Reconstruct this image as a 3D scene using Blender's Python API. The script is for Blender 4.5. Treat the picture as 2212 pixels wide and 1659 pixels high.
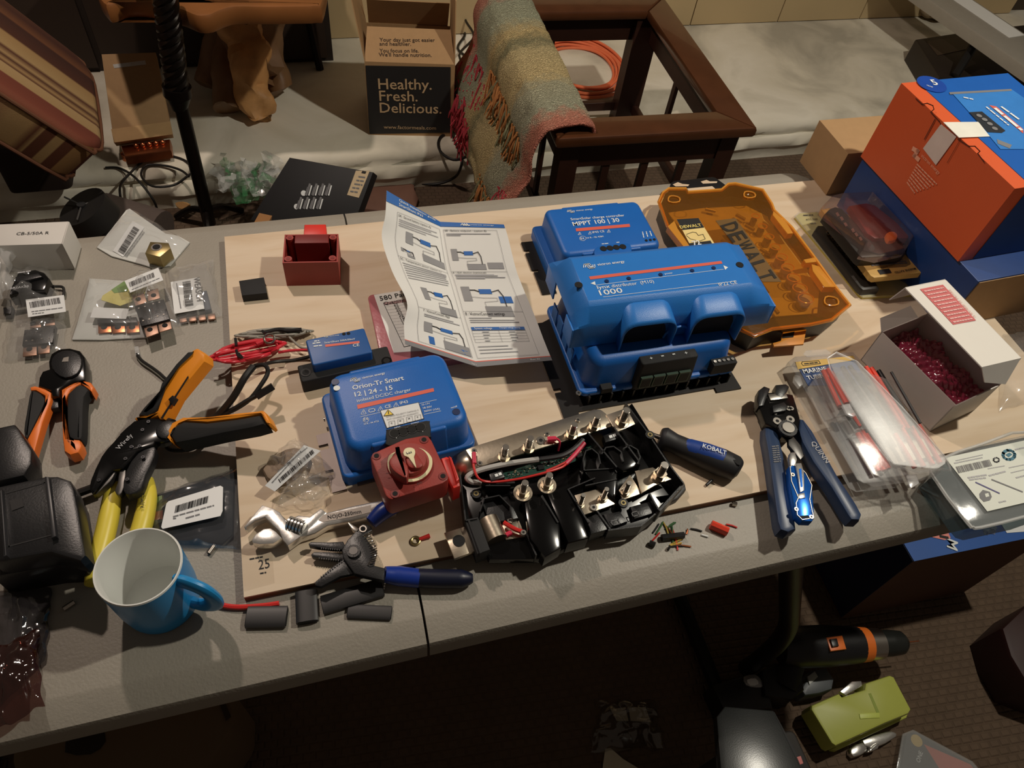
import bpy, bmesh, math, random
import numpy as np
from mathutils import Matrix, Vector, noise
random.seed(7)
for o in list(bpy.data.objects): bpy.data.objects.remove(o)
COL = bpy.context.scene.collection
V = Vector
# ---------------------------------------------------------------- camera
TZ = .74                                   # height of the table top
CAMH = .8477
FPX = 1594.7
R_ = V((.96139453, -.25688789, .09863658)), V((-.14718347, -.7829218, -.60445883)), V((.23250288, .56660574, -.79050639))
PU, PV = 1106., 829.5
sc = bpy.context.scene
cd = bpy.data.cameras.new('camera'); cam = bpy.data.objects.new('camera', cd); COL.objects.link(cam)
cd.sensor_width = 36; cd.sensor_fit = 'HORIZONTAL'; cd.lens = FPX / 2212 * 36; cd.clip_start = .02
right, down, fwd = R_
m = Matrix((( right.x, -down.x, -fwd.x, 0), (right.y, -down.y, -fwd.y, 0), (right.z, -down.z, -fwd.z, TZ + CAMH), (0, 0, 0, 1)))
cam.matrix_world = m; sc.camera = cam
# ---------------------------------------------------------------- light, world, exposure
sc.view_settings.view_transform = 'Standard'; sc.view_settings.look = 'None'
sc.view_settings.gamma = 1; sc.view_settings.use_curve_mapping = False; sc.view_settings.exposure = 0
wd = bpy.data.worlds.new('world'); sc.world = wd; wd.use_nodes = True
wd.node_tree.nodes['Background'].inputs[0].default_value = (1, .8, .62, 1)
wd.node_tree.nodes['Background'].inputs[1].default_value = .06
def bulb(name, loc, e, col, size):
    l = bpy.data.lights.new(name, 'POINT'); l.energy = e; l.color = col; l.shadow_soft_size = size
    o = bpy.data.objects.new(name, l); o.location = loc; COL.objects.link(o)
bulb('ceiling_bulb', (1.42, .62, TZ + 1.75), 92, (1, .93, .79), .035)
bulb('ceiling_bulb_warm', (-.3, 1.6, TZ + 1.6), 58, (1, .83, .71), .035)
# ---------------------------------------------------------------- projection helpers: photo pixel -> point on a real plane
CAM = V((0, 0, TZ + CAMH))
CR = dict(q=(1400,370,4.046), r=(1690,400,6.636), s=(0,440,4.61), t=(1880,880,4.608), a=(0,0,3.16), b=(650,0,3.16), c=(1300,0,2.4254), d=(0,420,3.16), e=(420,400,2.765), f=(1120,370,2.836), g=(500,850,3.318),
          h=(950,850,3.16), i=(0,720,3.13), j=(0,1100,2.458), k=(1600,550,2.552), l=(1200,1100,2.186), m=(680,760,4.739), n=(780,390,4.046), o=(980,870,4.254), p=(1860,150,3.253), z=(0,0,1))
def K(c, x, y): ox, oy, s = CR[c]; return ox + x / s, oy + y / s
def ray(px, py): return (right * (px - PU) + down * (py - PV) + fwd * FPX).normalized()
def hit(px, py, pl):
    r = ray(px, py)
    if isinstance(pl, (int, float)): pl = (V((0, 0, TZ + pl)), V((0, 0, 1)))
    p, n = pl
    return CAM + r * ((p - CAM).dot(n) / r.dot(n))
def H(c, x, y, pl): return hit(*K(c, x, y), pl)
def nrm(pl): return V((0, 0, 1)) if isinstance(pl, (int, float)) else pl[1]
def plane3(c, *pts):
    a, b, d = [H(c, x, y, h) for x, y, h in pts]
    n = (b - a).cross(d - a).normalized()
    return (a, n if n.dot(CAM - a) > 0 else -n)
def planeY(y): return (V((0, y, 0)), V((0, -1, 0)))
def off(pl, d):
    if isinstance(pl, (int, float)): return pl + d
    return (pl[0] + pl[1] * d, pl[1])
# ---------------------------------------------------------------- materials
MT = {}
def lin(c): return tuple(((x / 255) / 12.92 if x / 255 < .04045 else ((x / 255 + .055) / 1.055) ** 2.4) for x in c) + (1,)
def mat(name, c, rough=.5, metal=0, var=.12, ns=40, bump=0, bs=200, emit=0, spec=.5, coord='Object', coat=0, sub=0):
    if name in MT: return MT[name]
    M = bpy.data.materials.new(name); M.use_nodes = True; nt = M.node_tree; b = nt.nodes['Principled BSDF']
    b.inputs['Roughness'].default_value = rough; b.inputs['Metallic'].default_value = metal
    b.inputs['Specular IOR Level'].default_value = spec; b.inputs['Coat Weight'].default_value = coat
    tc = nt.nodes.new('ShaderNodeTexCoord')
    n = nt.nodes.new('ShaderNodeTexNoise'); n.inputs['Scale'].default_value = ns; n.inputs['Detail'].default_value = 5
    nt.links.new(tc.outputs[coord], n.inputs['Vector'])
    mx = nt.nodes.new('ShaderNodeMix'); mx.data_type = 'RGBA'; l = lin(c)
    mx.inputs[6].default_value = tuple(x * (1 - var) for x in l[:3]) + (1,); mx.inputs[7].default_value = tuple(min(1, x * (1 + var)) for x in l[:3]) + (1,)
    nt.links.new(n.outputs['Fac'], mx.inputs[0]); nt.links.new(mx.outputs[2], b.inputs['Base Color'])
    if bump:
        n2 = nt.nodes.new('ShaderNodeTexNoise'); n2.inputs['Scale'].default_value = bs; n2.inputs['Detail'].default_value = 4
        nt.links.new(tc.outputs[coord], n2.inputs['Vector'])
        bp = nt.nodes.new('ShaderNodeBump'); bp.inputs['Strength'].default_value = bump; bp.inputs['Distance'].default_value = .002
        nt.links.new(n2.outputs['Fac'], bp.inputs['Height']); nt.links.new(bp.outputs[0], b.inputs['Normal'])
    MT[name] = M; return M
def ramp(nt, fac, stops):
    r = nt.nodes.new('ShaderNodeValToRGB'); e = r.color_ramp.elements
    while len(e) < len(stops): e.new(.5)
    for q, (p, c) in zip(e, stops): q.position = p; q.color = lin(c)
    nt.links.new(fac, r.inputs[0]); return r.outputs[0]
def clear(name, c=(235,235,235), w=.25, rough=.12, bump=.15, bs=45, tint=(255,255,255)):
    if name in MT: return MT[name]
    M = bpy.data.materials.new(name); M.use_nodes = True; nt = M.node_tree; nt.nodes.clear(); N = nt.nodes.new; L = nt.links.new
    out = N('ShaderNodeOutputMaterial'); tr = N('ShaderNodeBsdfTransparent'); tr.inputs[0].default_value = lin(tint)
    p = N('ShaderNodeBsdfPrincipled'); p.inputs['Base Color'].default_value = lin(c); p.inputs['Roughness'].default_value = rough
    tc = N('ShaderNodeTexCoord'); n = N('ShaderNodeTexNoise'); n.inputs['Scale'].default_value = bs; n.inputs['Detail'].default_value = 3; L(tc.outputs['Object'], n.inputs['Vector'])
    b = N('ShaderNodeBump'); b.inputs['Strength'].default_value = bump; b.inputs['Distance'].default_value = .004; L(n.outputs['Fac'], b.inputs['Height']); L(b.outputs[0], p.inputs['Normal'])
    g = N('ShaderNodeBsdfGlossy'); g.inputs['Roughness'].default_value = rough; L(b.outputs[0], g.inputs['Normal'])
    lw = N('ShaderNodeLayerWeight'); lw.inputs['Blend'].default_value = .5; L(b.outputs[0], lw.inputs['Normal'])
    pw = N('ShaderNodeMath'); pw.operation = 'POWER'; pw.inputs[1].default_value = 3; L(lw.outputs['Facing'], pw.inputs[0])
    fr = N('ShaderNodeMath'); fr.operation = 'MULTIPLY_ADD'; fr.inputs[1].default_value = .4; fr.inputs[2].default_value = .09; L(pw.outputs[0], fr.inputs[0])
    m1 = N('ShaderNodeMixShader'); m1.inputs[0].default_value = w; L(tr.outputs[0], m1.inputs[1]); L(p.outputs[0], m1.inputs[2])
    m2 = N('ShaderNodeMixShader'); L(fr.outputs[0], m2.inputs[0]); L(m1.outputs[0], m2.inputs[1]); L(g.outputs[0], m2.inputs[2]); L(m2.outputs[0], out.inputs[0])
    MT[name] = M; return M
blue = mat('device_blue', (22,98,182), .42, var=.06, bump=.12, bs=900)
blue2 = mat('cover_blue', (38,118,200), .4, var=.05, bump=.12, bs=900)
black = mat('black_plastic', (27,27,29), .36, bump=.1, bs=500)
blackm = mat('black_matte', (26,26,27), .75)
gloss = mat('gloss_black', (10,10,11), .16)
dark = mat('hole_dark', (5,5,6), .8)  # near-black; flat pieces of it paint the shade inside holes and slots
white = mat('white_print', (228,232,232), .6, var=.03)
ink = mat('black_ink', (28,28,30), .7)
greyink = mat('grey_ink', (120,120,122), .7)
lgrey = mat('pale_ink', (175,175,178), .7)
redp = mat('stripe_red', (216,98,80), .5, var=.04)
steel = mat('steel', (188,182,174), .28, 1, var=.1)
nickel = mat('nickel', (205,192,172), .33, 1, var=.12, ns=90, bump=.05)
chrome = mat('chrome', (222,220,216), .27, .9, bump=.08, bs=120)
copper = mat('copper', (196,122,84), .32, 1)
brass = mat('brass', (158,142,100), .36, .9)
redpl = mat('red_plastic', (150,50,42), .5, bump=.08, bs=600)
brred = mat('bright_red', (214,50,40), .45)
orange = mat('orange_rubber', (232,118,44), .42, var=.05)
yorange = mat('amber_rubber', (236,146,34), .42, var=.05)
yellow = mat('yellow_grip', (226,206,72), .38, var=.06)
paper = mat('paper', (226,226,222), .7, var=.02)
labelw = mat('label_white', (222,224,224), .45, var=.02)
card = mat('cardboard', (168,134,94), .8, var=.08, ns=60, bump=.08)
film = clear('clear_film', w=.1, rough=.08)
filmw = clear('milky_film', w=.3, rough=.2)
filmd = clear('smoky_film', (70,72,78), .55, .12)
grey_pl = mat('table_grey', (150,144,133), .5, var=.06, bump=.25, bs=300)
# ---------------------------------------------------------------- mesh builder
def catmull(p, n, closed=True):
    out = []; L = len(p)
    for i in range(L if closed else L - 1):
        g = lambda j: p[j % L] if closed else p[max(0, min(L - 1, j))]
        a, b, c, d = g(i - 1), g(i), g(i + 1), g(i + 2)
        for k in range(n):
            t = k / n; out.append(.5 * ((2 * b) + (c - a) * t + (2 * a - 5 * b + 4 * c - d) * t * t + (3 * b - a - 3 * c + d) * t ** 3))
    if not closed: out.append(p[-1])
    return out
def basis(n):
    n = n.normalized(); u = V((0, 0, 1)).cross(n)
    if u.length < .01: u = V((1, 0, 0)).cross(n) if abs(n.x) < .9 else V((0, 1, 0)).cross(n)
    u.normalize(); return u, n.cross(u), n
class MB:
    def __init__(s, M=None): s.v = []; s.f = []; s.mi = []; s.ms = []; s.M = M or Matrix()
    def _m(s, m):
        if m not in s.ms: s.ms.append(m)
        return s.ms.index(m)
    def add(s, vs, fs, m):
        b = len(s.v); k = s._m(m); s.v += [s.M @ V(v) for v in vs]
        for f in fs: s.f.append([b + i for i in f]); s.mi.append(k)
        return s
    def layers(s, rings, m, cap=True, closed=True):
        n = len(rings[0]); vs = [p for r in rings for p in r]; fs = []
        for i in range(len(rings) - 1):
            for j in range(n if closed else n - 1):
                k = (j + 1) % n; fs.append([i * n + j, i * n + k, (i + 1) * n + k, (i + 1) * n + j])
        if cap: fs.append(list(range(n))[::-1]); fs.append([(len(rings) - 1) * n + j for j in range(n)])
        return s.add(vs, fs, m)
    def prism(s, top, n, t, m, b=0, sm=0, seg=2, both=False):
        top = [V(p) for p in top]
        if sm: top = catmull(top, sm)
        n = n.normalized(); L = len(top)
        area = sum(((top[i] - top[0]).cross(top[(i + 1) % L] - top[0]) for i in range(L)), V())
        if area.dot(n) < 0: top = top[::-1]
        ins = []
        for i in range(L):
            e1 = (top[i] - top[i - 1]); e2 = (top[(i + 1) % L] - top[i]); e1.normalize(); e2.normalize()
            k = n.cross(e1) + n.cross(e2); l = k.length
            k = k / l if l > 1e-6 else n.cross(e1); c = max(.5, k.dot(n.cross(e1)))
            ins.append(k / c)
        rings = []
        if b:
            for q in range(seg + 1):
                a = math.pi / 2 * q / seg; rings.append([p + ins[i] * b * (1 - math.sin(a)) - n * b * (1 - math.cos(a)) for i, p in enumerate(top)])
        else: rings.append(top)
        if both and b:
            for q in range(seg + 1):
                a = math.pi / 2 * q / seg; rings.append([p + ins[i] * b * (1 - math.cos(a)) - n * (t - b + b * math.sin(a)) for i, p in enumerate(top)])
        else: rings.append([p - n * t for p in top])
        return s.layers(rings, m)
    def px(s, c, pts, pl, t, m, b=0, sm=0, **k):
        return s.prism([H(c, x, y, pl) for x, y in pts], nrm(pl), t, m, b, sm, **k)
    def rbox(s, x0, x1, y0, y1, z0, z1, m, r=0, b=0, seg=4, taper=0, **k):
        pts = []
        if r <= 0: pts = [V((x0,y0,z1)), V((x1,y0,z1)), V((x1,y1,z1)), V((x0,y1,z1))]
        else:
            for cx, cy, a0 in ((x1 - r, y0 + r, -90), (x1 - r, y1 - r, 0), (x0 + r, y1 - r, 90), (x0 + r, y0 + r, 180)):
                for q in range(seg + 1): a = math.radians(a0 + 90 * q / seg); pts.append(V((cx + r * math.cos(a), cy + r * math.sin(a), z1)))
        i0 = len(s.v); s.prism(pts, V((0, 0, 1)), z1 - z0, m, b, seg=3, **k)
        if taper:
            cx, cy = (x0 + x1) / 2, (y0 + y1) / 2; Mi = s.M.inverted()
            for i in range(i0, len(s.v)):
                p = Mi @ s.v[i]; g = (p.z - z0) / (z1 - z0) * taper
                p.x -= g * math.copysign(1, p.x - cx) * min(1, abs(p.x - cx) / .01); p.y -= g * math.copysign(1, p.y - cy) * min(1, abs(p.y - cy) / .01); s.v[i] = s.M @ p
        return s
    def box(s, p, q, m): return s.rbox(p[0], q[0], p[1], q[1], p[2], q[2], m)
    def cyl(s, p0, p1, r, m, r1=None, seg=16, sq=1, ang=0):
        p0, p1 = V(p0), V(p1); u, w, n = basis(p1 - p0); r1 = r if r1 is None else r1
        ri = lambda c, q: [c + (u * math.cos(ang + 2 * math.pi * j / seg) + w * sq * math.sin(ang + 2 * math.pi * j / seg)) * q for j in range(seg)]
        return s.layers([ri(p0, r), ri(p1, r1)], m)
    def hexn(s, p0, p1, r, m): return s.cyl(p0, p1, r, m, seg=6)
    def ball(s, c, r, m, sx=1, sy=1, sz=1, seg=14):
        c = V(c); rg = []
        for i in range(1, seg // 2):
            a = math.pi * i / (seg // 2); rg.append([c + V((sx * r * math.sin(a) * math.cos(2 * math.pi * j / seg), sy * r * math.sin(a) * math.sin(2 * math.pi * j / seg), sz * r * math.cos(a))) for j in range(seg)])
        rg = [[c + V((0, 0, sz * r)) + (p - c) * .01 for p in rg[0]]] + rg + [[c - V((0, 0, sz * r)) + (p - c) * .01 for p in rg[-1]]]
        return s.layers(rg, m)
    def tube(s, pts, r, m, seg=8, sm=5, closed=False, flat=1):
        pts = [V(p) for p in pts]
        if sm: 
            n0 = len(pts); pts = catmull(pts, sm, closed)
        L = len(pts); rr = r if callable(r) else (lambda t: r); up = None; rings = []
        for i, p in enumerate(pts):
            d = (pts[(i + 1) % L] if (closed or i < L - 1) else p) - (pts[i - 1] if (closed or i) else p)
            if d.length < 1e-9: d = V((1, 0, 0))
            d.normalize()
            if up is None: up, _, _ = basis(d)
            up = (up - d * up.dot(d)); up = up.normalized() if up.length > 1e-6 else basis(d)[0]
            w = d.cross(up); q = rr(i / max(1, L - 1))
            rings.append([p + (up * math.cos(2 * math.pi * j / seg) + w * flat * math.sin(2 * math.pi * j / seg)) * q for j in range(seg)])
        if closed: rings.append(rings[0])
        return s.layers(rings, m, cap=not closed)
    def lathe(s, prof, m, seg=40, c=(0, 0, 0)):
        c = V(c); return s.layers(cap=False, m=m, rings=[[c + V((r * math.cos(2 * math.pi * j / seg), r * math.sin(2 * math.pi * j / seg), z)) for j in range(seg)] for r, z in prof])
    def grid(s, fn, nu, nv, m, th=0):
        P = [V(fn(i / nu, j / nv)) for j in range(nv + 1) for i in range(nu + 1)]; W = nu + 1
        F = [[j * W + i, j * W + i + 1, (j + 1) * W + i + 1, (j + 1) * W + i] for j in range(nv) for i in range(nu)]
        if th:
            N = len(P); n = (P[1] - P[0]).cross(P[W] - P[0]).normalized(); Q = [p - n * th for p in P]
            F2 = [[a + N for a in f[::-1]] for f in F]
            bd = [i for i in range(W)] + [j * W + nu for j in range(1, nv + 1)] + [nv * W + i for i in range(nu - 1, -1, -1)] + [j * W for j in range(nv - 1, 0, -1)]
            F3 = [[bd[k], bd[k] + N, bd[(k + 1) % len(bd)] + N, bd[(k + 1) % len(bd)]] for k in range(len(bd))]
            return s.add(P + Q, F + F2 + F3, m)
        return s.add(P, F, m)
    # ---- flat print on a plane, placed by the photo's baseline
    def flat(s, c, pts, pl, m, e=.0004): return s.add([H(c, x, y, off(pl, e)) for x, y in pts], [list(range(len(pts)))], m)
    def stroke(s, P, n, w, m):
        for a, b in zip(P, P[1:]):
            d = (b - a); k = n.cross(d).normalized() * w / 2; d = d.normalized() * w / 2
            s.add([a - k - d, b - k + d, b + k + d, a + k - d], [[0, 1, 2, 3]], m)
        return s
    def line(s, c, pts, pl, w, m, e=.0005): return s.stroke([H(c, x, y, off(pl, e)) for x, y in pts], nrm(pl), w, m)
    def text(s, c, t, a, b, pl, m, sy=1, bold=.012, e=.0006, dx=0, yofs=0, mirror=False):
        pl = off(pl, e); p0, p1 = H(c, *a, pl), H(c, *b, pl); n = nrm(pl).normalized()
        x = (p1 - p0); w = x.length; x.normalize(); y = n.cross(x)
        vs, fs, wd = glyphs(t, bold); k = w / wd
        return s.add([p0 + x * v[0] * k + y * (v[1] + yofs) * k * sy for v in vs], fs, m)
    def words(s, c, a, b, pl, w, m, e=.0005, wl=5, gap=.25):
        pl = off(pl, e); p0, p1 = H(c, *a, pl), H(c, *b, pl); n = nrm(pl); L = (p1 - p0).length; d = (p1 - p0) / L; t = 0
        while t < L:
            q = min(L, t + w * random.uniform(2, wl)); s.stroke([p0 + d * (t + w * .5), p0 + d * max(t + w * .6, q - w * .5)], n, w, m); t = q + w * gap * 2
        return s
    def bars(s, c, a, b, d, pl, m, n=32, e=.0006):
        pl = off(pl, e); A, B, D = H(c, *a, pl), H(c, *b, pl), H(c, *d, pl); x = B - A; y = D - A; t = 0; rnd = random.Random(n)
        tot = n * 2
        while t < tot - 2:
            w = rnd.choice((.5, .8, 1.3, 1.8)); p = A + x * (t / tot); q = A + x * ((t + w) / tot); s.add([p, q, q + y, p + y], [[0, 1, 2, 3]], m); t += w + rnd.choice((.6, .9, 1.4))
        return s
    def build(s, name, parent=None, ang=38, kind=None, label=None, rc=True):
        me = bpy.data.meshes.new(name); org = parent_loc(parent) if parent else (sum(s.v, V()) / len(s.v))
        if not parent: org = V((org.x, org.y, min(v.z for v in s.v)))
        me.from_pydata([tuple(v - org) for v in s.v], [], s.f)
        for mt in s.ms: me.materials.append(mt)
        me.polygons.foreach_set('material_index', s.mi); me.update()
        if rc:
            bm = bmesh.new(); bm.from_mesh(me); bmesh.ops.recalc_face_normals(bm, faces=bm.faces); bm.to_mesh(me); bm.free()
        me.polygons.foreach_set('use_smooth', [True] * len(me.polygons)); me.set_sharp_from_angle(angle=math.radians(ang))
        o = bpy.data.objects.new(name, me); COL.objects.link(o)
        if parent: o.parent = parent
        else: o.location = org
        if kind: o['kind'] = kind
        if label: o['label'] = label
        return o
    def thing(s, name, label, cat, group=None, kind=None, **k):
        o = s.build(name, **k); o['label'] = label; o['category'] = cat
        if group: o['group'] = group
        if kind: o['kind'] = kind
        return o
GL = {}
def glyphs(t, bold):
    if (t, bold) in GL: return GL[(t, bold)]
    cu = bpy.data.curves.new('t', 'FONT'); cu.body = t; cu.size = 1; cu.offset = bold * .4; cu.resolution_u = 2
    o = bpy.data.objects.new('t', cu); COL.objects.link(o); dg = bpy.context.evaluated_depsgraph_get(); me = bpy.data.meshes.new_from_object(o.evaluated_get(dg))
    vs = [tuple(v.co) for v in me.vertices]; fs = [list(p.vertices) for p in me.polygons]
    x0 = min(v[0] for v in vs); vs = [(v[0] - x0, v[1], 0) for v in vs]; wd = max(v[0] for v in vs)
    bpy.data.objects.remove(o); bpy.data.meshes.remove(me); GL[(t, bold)] = (vs, fs, wd); return GL[(t, bold)]
LOC = {}
def parent_loc(o):
    p = V(o.location); q = o.parent
    while q: p += V(q.location); q = q.parent
    return p
def T(name, label, cat, loc, group=None):
    o = bpy.data.objects.new(name, None); o.empty_display_size = .02; COL.objects.link(o); o.location = loc; o['label'] = label; o['category'] = cat
    if group: o['group'] = group
    return o
def frame(a, b, zb):                        # local frame from two world points: origin under a, x towards b
    x = V((b.x - a.x, b.y - a.y, 0)); L = x.length; x.normalize()
    return Matrix(((x.x, -x.y, 0, a.x), (x.y, x.x, 0, a.y), (0, 0, 1, zb), (0, 0, 0, 1))), L
def logo(mb, c, a, b, pl, m):               # wave mark followed by the maker's name
    pp = off(pl, .0006); A, B = H(c, *a, pp), H(c, *b, pp); n = nrm(pl); x = (B - A); L = x.length; x.normalize(); y = n.cross(x); h = L * .1
    for k in range(3):
        o = k * .045 * L
        P = [A + x * (o + L * u) + y * (h * v) for u, v in ((0, .1), (.03, .9), (.06, 1.15), (.09, .9), (.11, -.3), (.14, -.6), (.17, -.3), (.19, .5))]
        mb.stroke(P, n, L * .018, m)
    q = lambda t: (a[0] + (b[0] - a[0]) * t, a[1] + (b[1] - a[1]) * t)
    mb.text(c, 'victron energy', q(.34), b, pl, m, bold=.02)
# ================================================================ SETTING
LG = -.60                                    # stone ledge height relative to the table top
def floor_mat():
    M = mat('ribbed_mat', (92, 74, 58), .9, var=.25, ns=25); nt = M.node_tree; b = nt.nodes['Principled BSDF']; tc = nt.nodes['Texture Coordinate']
    mp = nt.nodes.new('ShaderNodeMapping'); mp.inputs['Rotation'].default_value = (0, 0, .1); nt.links.new(tc.outputs['Object'], mp.inputs[0])
    v = nt.nodes.new('ShaderNodeTexBrick'); v.inputs['Scale'].default_value = 1; v.inputs['Brick Width'].default_value = .024; v.inputs['Row Height'].default_value = .016; v.inputs['Mortar Size'].default_value = .004; v.inputs['Mortar Smooth'].default_value = 1
    v.inputs['Color1'].default_value = v.inputs['Color2'].default_value = (0, 0, 0, 1); v.inputs['Mortar'].default_value = (1, 1, 1, 1)
    nt.links.new(mp.outputs[0], v.inputs['Vector']); bp = nt.nodes.new('ShaderNodeBump'); bp.inputs['Strength'].default_value = .6; bp.inputs['Distance'].default_value = .006; bp.invert = True
    nt.links.new(v.outputs['Color'], bp.inputs['Height']); nt.links.new(bp.outputs[0], b.inputs['Normal']); return M
f = MB(); f.box((-2.2, -1.2, -.05), (3.6, 2.02, 0), floor_mat()); f.build('floor', kind='structure')
def stone_mat():
    M = mat('stone', (176, 164, 138), .85, var=.12, ns=9, bump=.5, bs=30); nt = M.node_tree; b = nt.nodes['Principled BSDF']
    tc = nt.nodes['Texture Coordinate']; n = nt.nodes.new('ShaderNodeTexNoise'); n.inputs['Scale'].default_value = 3.2; n.inputs['Detail'].default_value = 8; n.inputs['Distortion'].default_value = .6
    nt.links.new(tc.outputs['Object'], n.inputs['Vector']); c = ramp(nt, n.outputs['Fac'], [(.3, (176, 170, 154)), (.48, (220, 213, 194)), (.62, (232, 226, 210)), (.8, (200, 194, 176))])
    nt.links.new(c, b.inputs['Base Color']); return M
stone = stone_mat()
def ledge():
    mb = MB(); prof = [(0, -.74), (.004, -.70), (-.008, -.69), (.0, -.655), (.012, -.65), (.006, -.63), (.014, -.61), (.035, LG), (.12, LG), (.3, LG), (.6, LG), (1.0, LG)]
    nx = 110; P = []
    for y, z in prof:
        P.append([V((-2.2 + 5.8 * i / nx, 2.0 + y + (.012 * noise.noise(V((i * .8, z * 50, 1))) if z > -.74 else 0), TZ + z + (.0025 * noise.noise(V((i * .3, y * 9, 3))) if y > .01 and z < LG + .001 and y < .99 else 0))) for i in range(nx + 1)])
    W = nx + 1; vs = [p for r in P for p in r]; fs = [[j * W + i, j * W + i + 1, (j + 1) * W + i + 1, (j + 1) * W + i] for j in range(len(P) - 1) for i in range(nx)]
    mb.add(vs, fs, stone); mb.build('ledge', kind='structure', ang=60, rc=False)
ledge()
tile = mat('wall_tile', (190, 168, 128), .6, var=.05, ns=6)
w = MB(); w.box((-2.2, 2.735, 0), (3.6, 2.85, 1.75), mat('grout', (70, 58, 44), .9)); wall = w.build('wall_back', kind='structure')
for r in range(2):
    for i in range(-7, 5):
        if -2.15 < 1.638 + i * .411 < 3.2:
            x = 1.638 + i * .411; t = MB(); t.rbox(x + .002, x + .408, 2.705, 2.74, TZ + LG + .004 + r * .411, TZ + LG + .411 + r * .411, tile, b=0); t.build('tile', wall)
# ================================================================ FOLDING TABLE
XL, XR, YF, YB, XS = -.87, .992, .268, 1.033, .0608
tb = T('folding_table', 'grey plastic folding table with a centre fold, covered in tools and electrical parts', 'table', (XS, .65, 0))
def half(x0, x1, sgn):
    mb = MB(); r = .06; pts = []
    far = x0 if sgn < 0 else x1; near = x1 if sgn < 0 else x0
    for cy, a0 in ((YF + r, -90), (YB - r, 0)):
        for q in range(7):
            a = math.radians(a0 + 90 * q / 6); pts.append(V((far - sgn * r + sgn * r * math.cos(a), cy + r * math.sin(a), TZ)))
    pts += [V((near, YB, TZ)), V((near, YF, TZ))]
    def ins(d): return [V((p.x - (sgn * d if abs(p.x - near) > .001 else 0), p.y + (d if p.y < .5 else -d) * min(1, abs(p.y - .65) / .3), 0)) for p in pts]
    lv = [(.034, 0), (.03, -.0008), (.012, -.009), (.004, -.013), (.0015, -.02), (0, -.045)]
    n = len(pts); mb.layers([[p + V((0, 0, TZ + z)) for p in ins(d)] for d, z in lv], grey_pl); mb.build('tabletop', tb, ang=25)
half(XL, XS - .0015, -1); half(XS + .0015, XR, 1)
metal_dk = mat('dark_frame_metal', (26, 24, 22), .45, .4)
for x, s in ((-.72, -1), (.70, 1)):
    for y in ((.36, .94) if s < 0 else (.94,)):
        mb = MB(); mb.tube([V((x, y, TZ - .05)), V((x, y, TZ - .2)), V((x - s * .015, y, .4)), V((x - s * .02, y, .014))], .016, metal_dk, sm=3); mb.build('leg', tb)
    mb = MB(); mb.tube([V((x - s * .012, .36 if s < 0 else .5, .43)), V((x - s * .012, .94, .43))], .01, metal_dk, sm=0); mb.build('leg_brace', tb)
    mb = MB(); mb.tube([V((x - s * .02, .2, .018)), V((x - s * .02, .5, .018)), V((x - s * .02, 1.1, .018))], .016, metal_dk, sm=0); mb.build('foot_bar', tb)
mb = MB(); mb.tube([H('l', x, y, h) for x, y, h in ((1112,215,-.047),(1110,300,-.14),(1106,450,-.3),(1098,550,-.42),(1050,630,-.52),(960,710,-.63),(900,750,-.712))], .0175, metal_dk, seg=14, sm=5); mb.build('leg', tb)
# ================================================================ PLYWOOD
def ply_mat():
    M = mat('plywood', (212, 184, 146), .6, var=.05); nt = M.node_tree; b = nt.nodes['Principled BSDF']; tc = nt.nodes['Texture Coordinate']
    mp = nt.nodes.new('ShaderNodeMapping'); mp.inputs['Scale'].default_value = (1.2, 9, 1); nt.links.new(tc.outputs['Object'], mp.inputs[0])
    n = nt.nodes.new('ShaderNodeTexNoise'); n.inputs['Scale'].default_value = 2.4; n.inputs['Detail'].default_value = 7; n.inputs['Distortion'].default_value = 1.2
    nt.links.new(mp.outputs[0], n.inputs['Vector']); c = ramp(nt, n.outputs['Fac'], [(.3, (200, 176, 146)), (.45, (210, 189, 162)), (.6, (215, 196, 171)), (.75, (205, 182, 152))]); nt.links.new(c, b.inputs['Base Color']); return M
plym = ply_mat(); edge = mat('ply_edge', (120, 84, 56), .8, var=.3, ns=120)
PH = .012
pr = T('plywood_board', 'pale birch plywood board lying on the grey folding table under the blue chargers', 'board', (.4, .66, TZ))
mb = MB(); mb.box((-.133, .362, TZ + PH - .003), (1.087, .971, TZ + PH), plym); mb.build('face_veneer', pr)
mb = MB(); mb.box((-.133, .362, TZ + .0005), (1.087, .971, TZ + PH - .003), edge); mb.build('core', pr)
# sticker on the plywood
st = MB(); st.px('g', [(70,1110),(290,1110),(310,1360),(90,1420)], PH, .0002, clear('sticker_film', w=.05, rough=.05, bump=.05)); 
so = st.build('sticker', None); so['label'] = 'clear size sticker reading 25 on the plywood corner by the wrench jaws'; so['category'] = 'sticker'
st = MB(); st.text('g', '25', (195,1262), (275,1248), PH, ink, bold=0, sy=1.25); st.words('g', (130,1188), (225,1170), PH, .0018, ink); st.words('g', (205,1290), (248,1282), PH, .0018, ink); st.build('print', so)

# ================================================================ BACKGROUND
ironm = mat('dark_iron', (30, 24, 21), .35, .7, bump=.3, bs=60)
base = hit(*K('a', 1440, 1560), -.74); 
def PY(px, py, y): return hit(px, py, planeY(y))
pb = V((base.x, base.y, 0)); ptop = PY(352, -40, base.y + .03); pc = PY(383, 197, base.y + .02)
t = T('twisted_iron_stand', 'tall dark iron stand with a twisted rope upper shaft behind the folding table', 'stand', pb)
mb = MB(); mb.tube([pb + V((0, 0, .02)), pc], .019, ironm, seg=14, sm=6); mb.build('lower_pole', t)
ax = (ptop - pc).normalized(); u, w_, _ = basis(ax)
for k in range(4):
    mb = MB(); mb.tube([pc + ax * (L * .01) * ((ptop - pc).length / .6) + (u * math.cos(k * math.pi / 2 + L * .35) + w_ * math.sin(k * math.pi / 2 + L * .35)) * (.016 + .0 * L) for L in range(1, 61)], .015, ironm, seg=8, sm=1); mb.build('twisted_strand', t)
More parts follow.
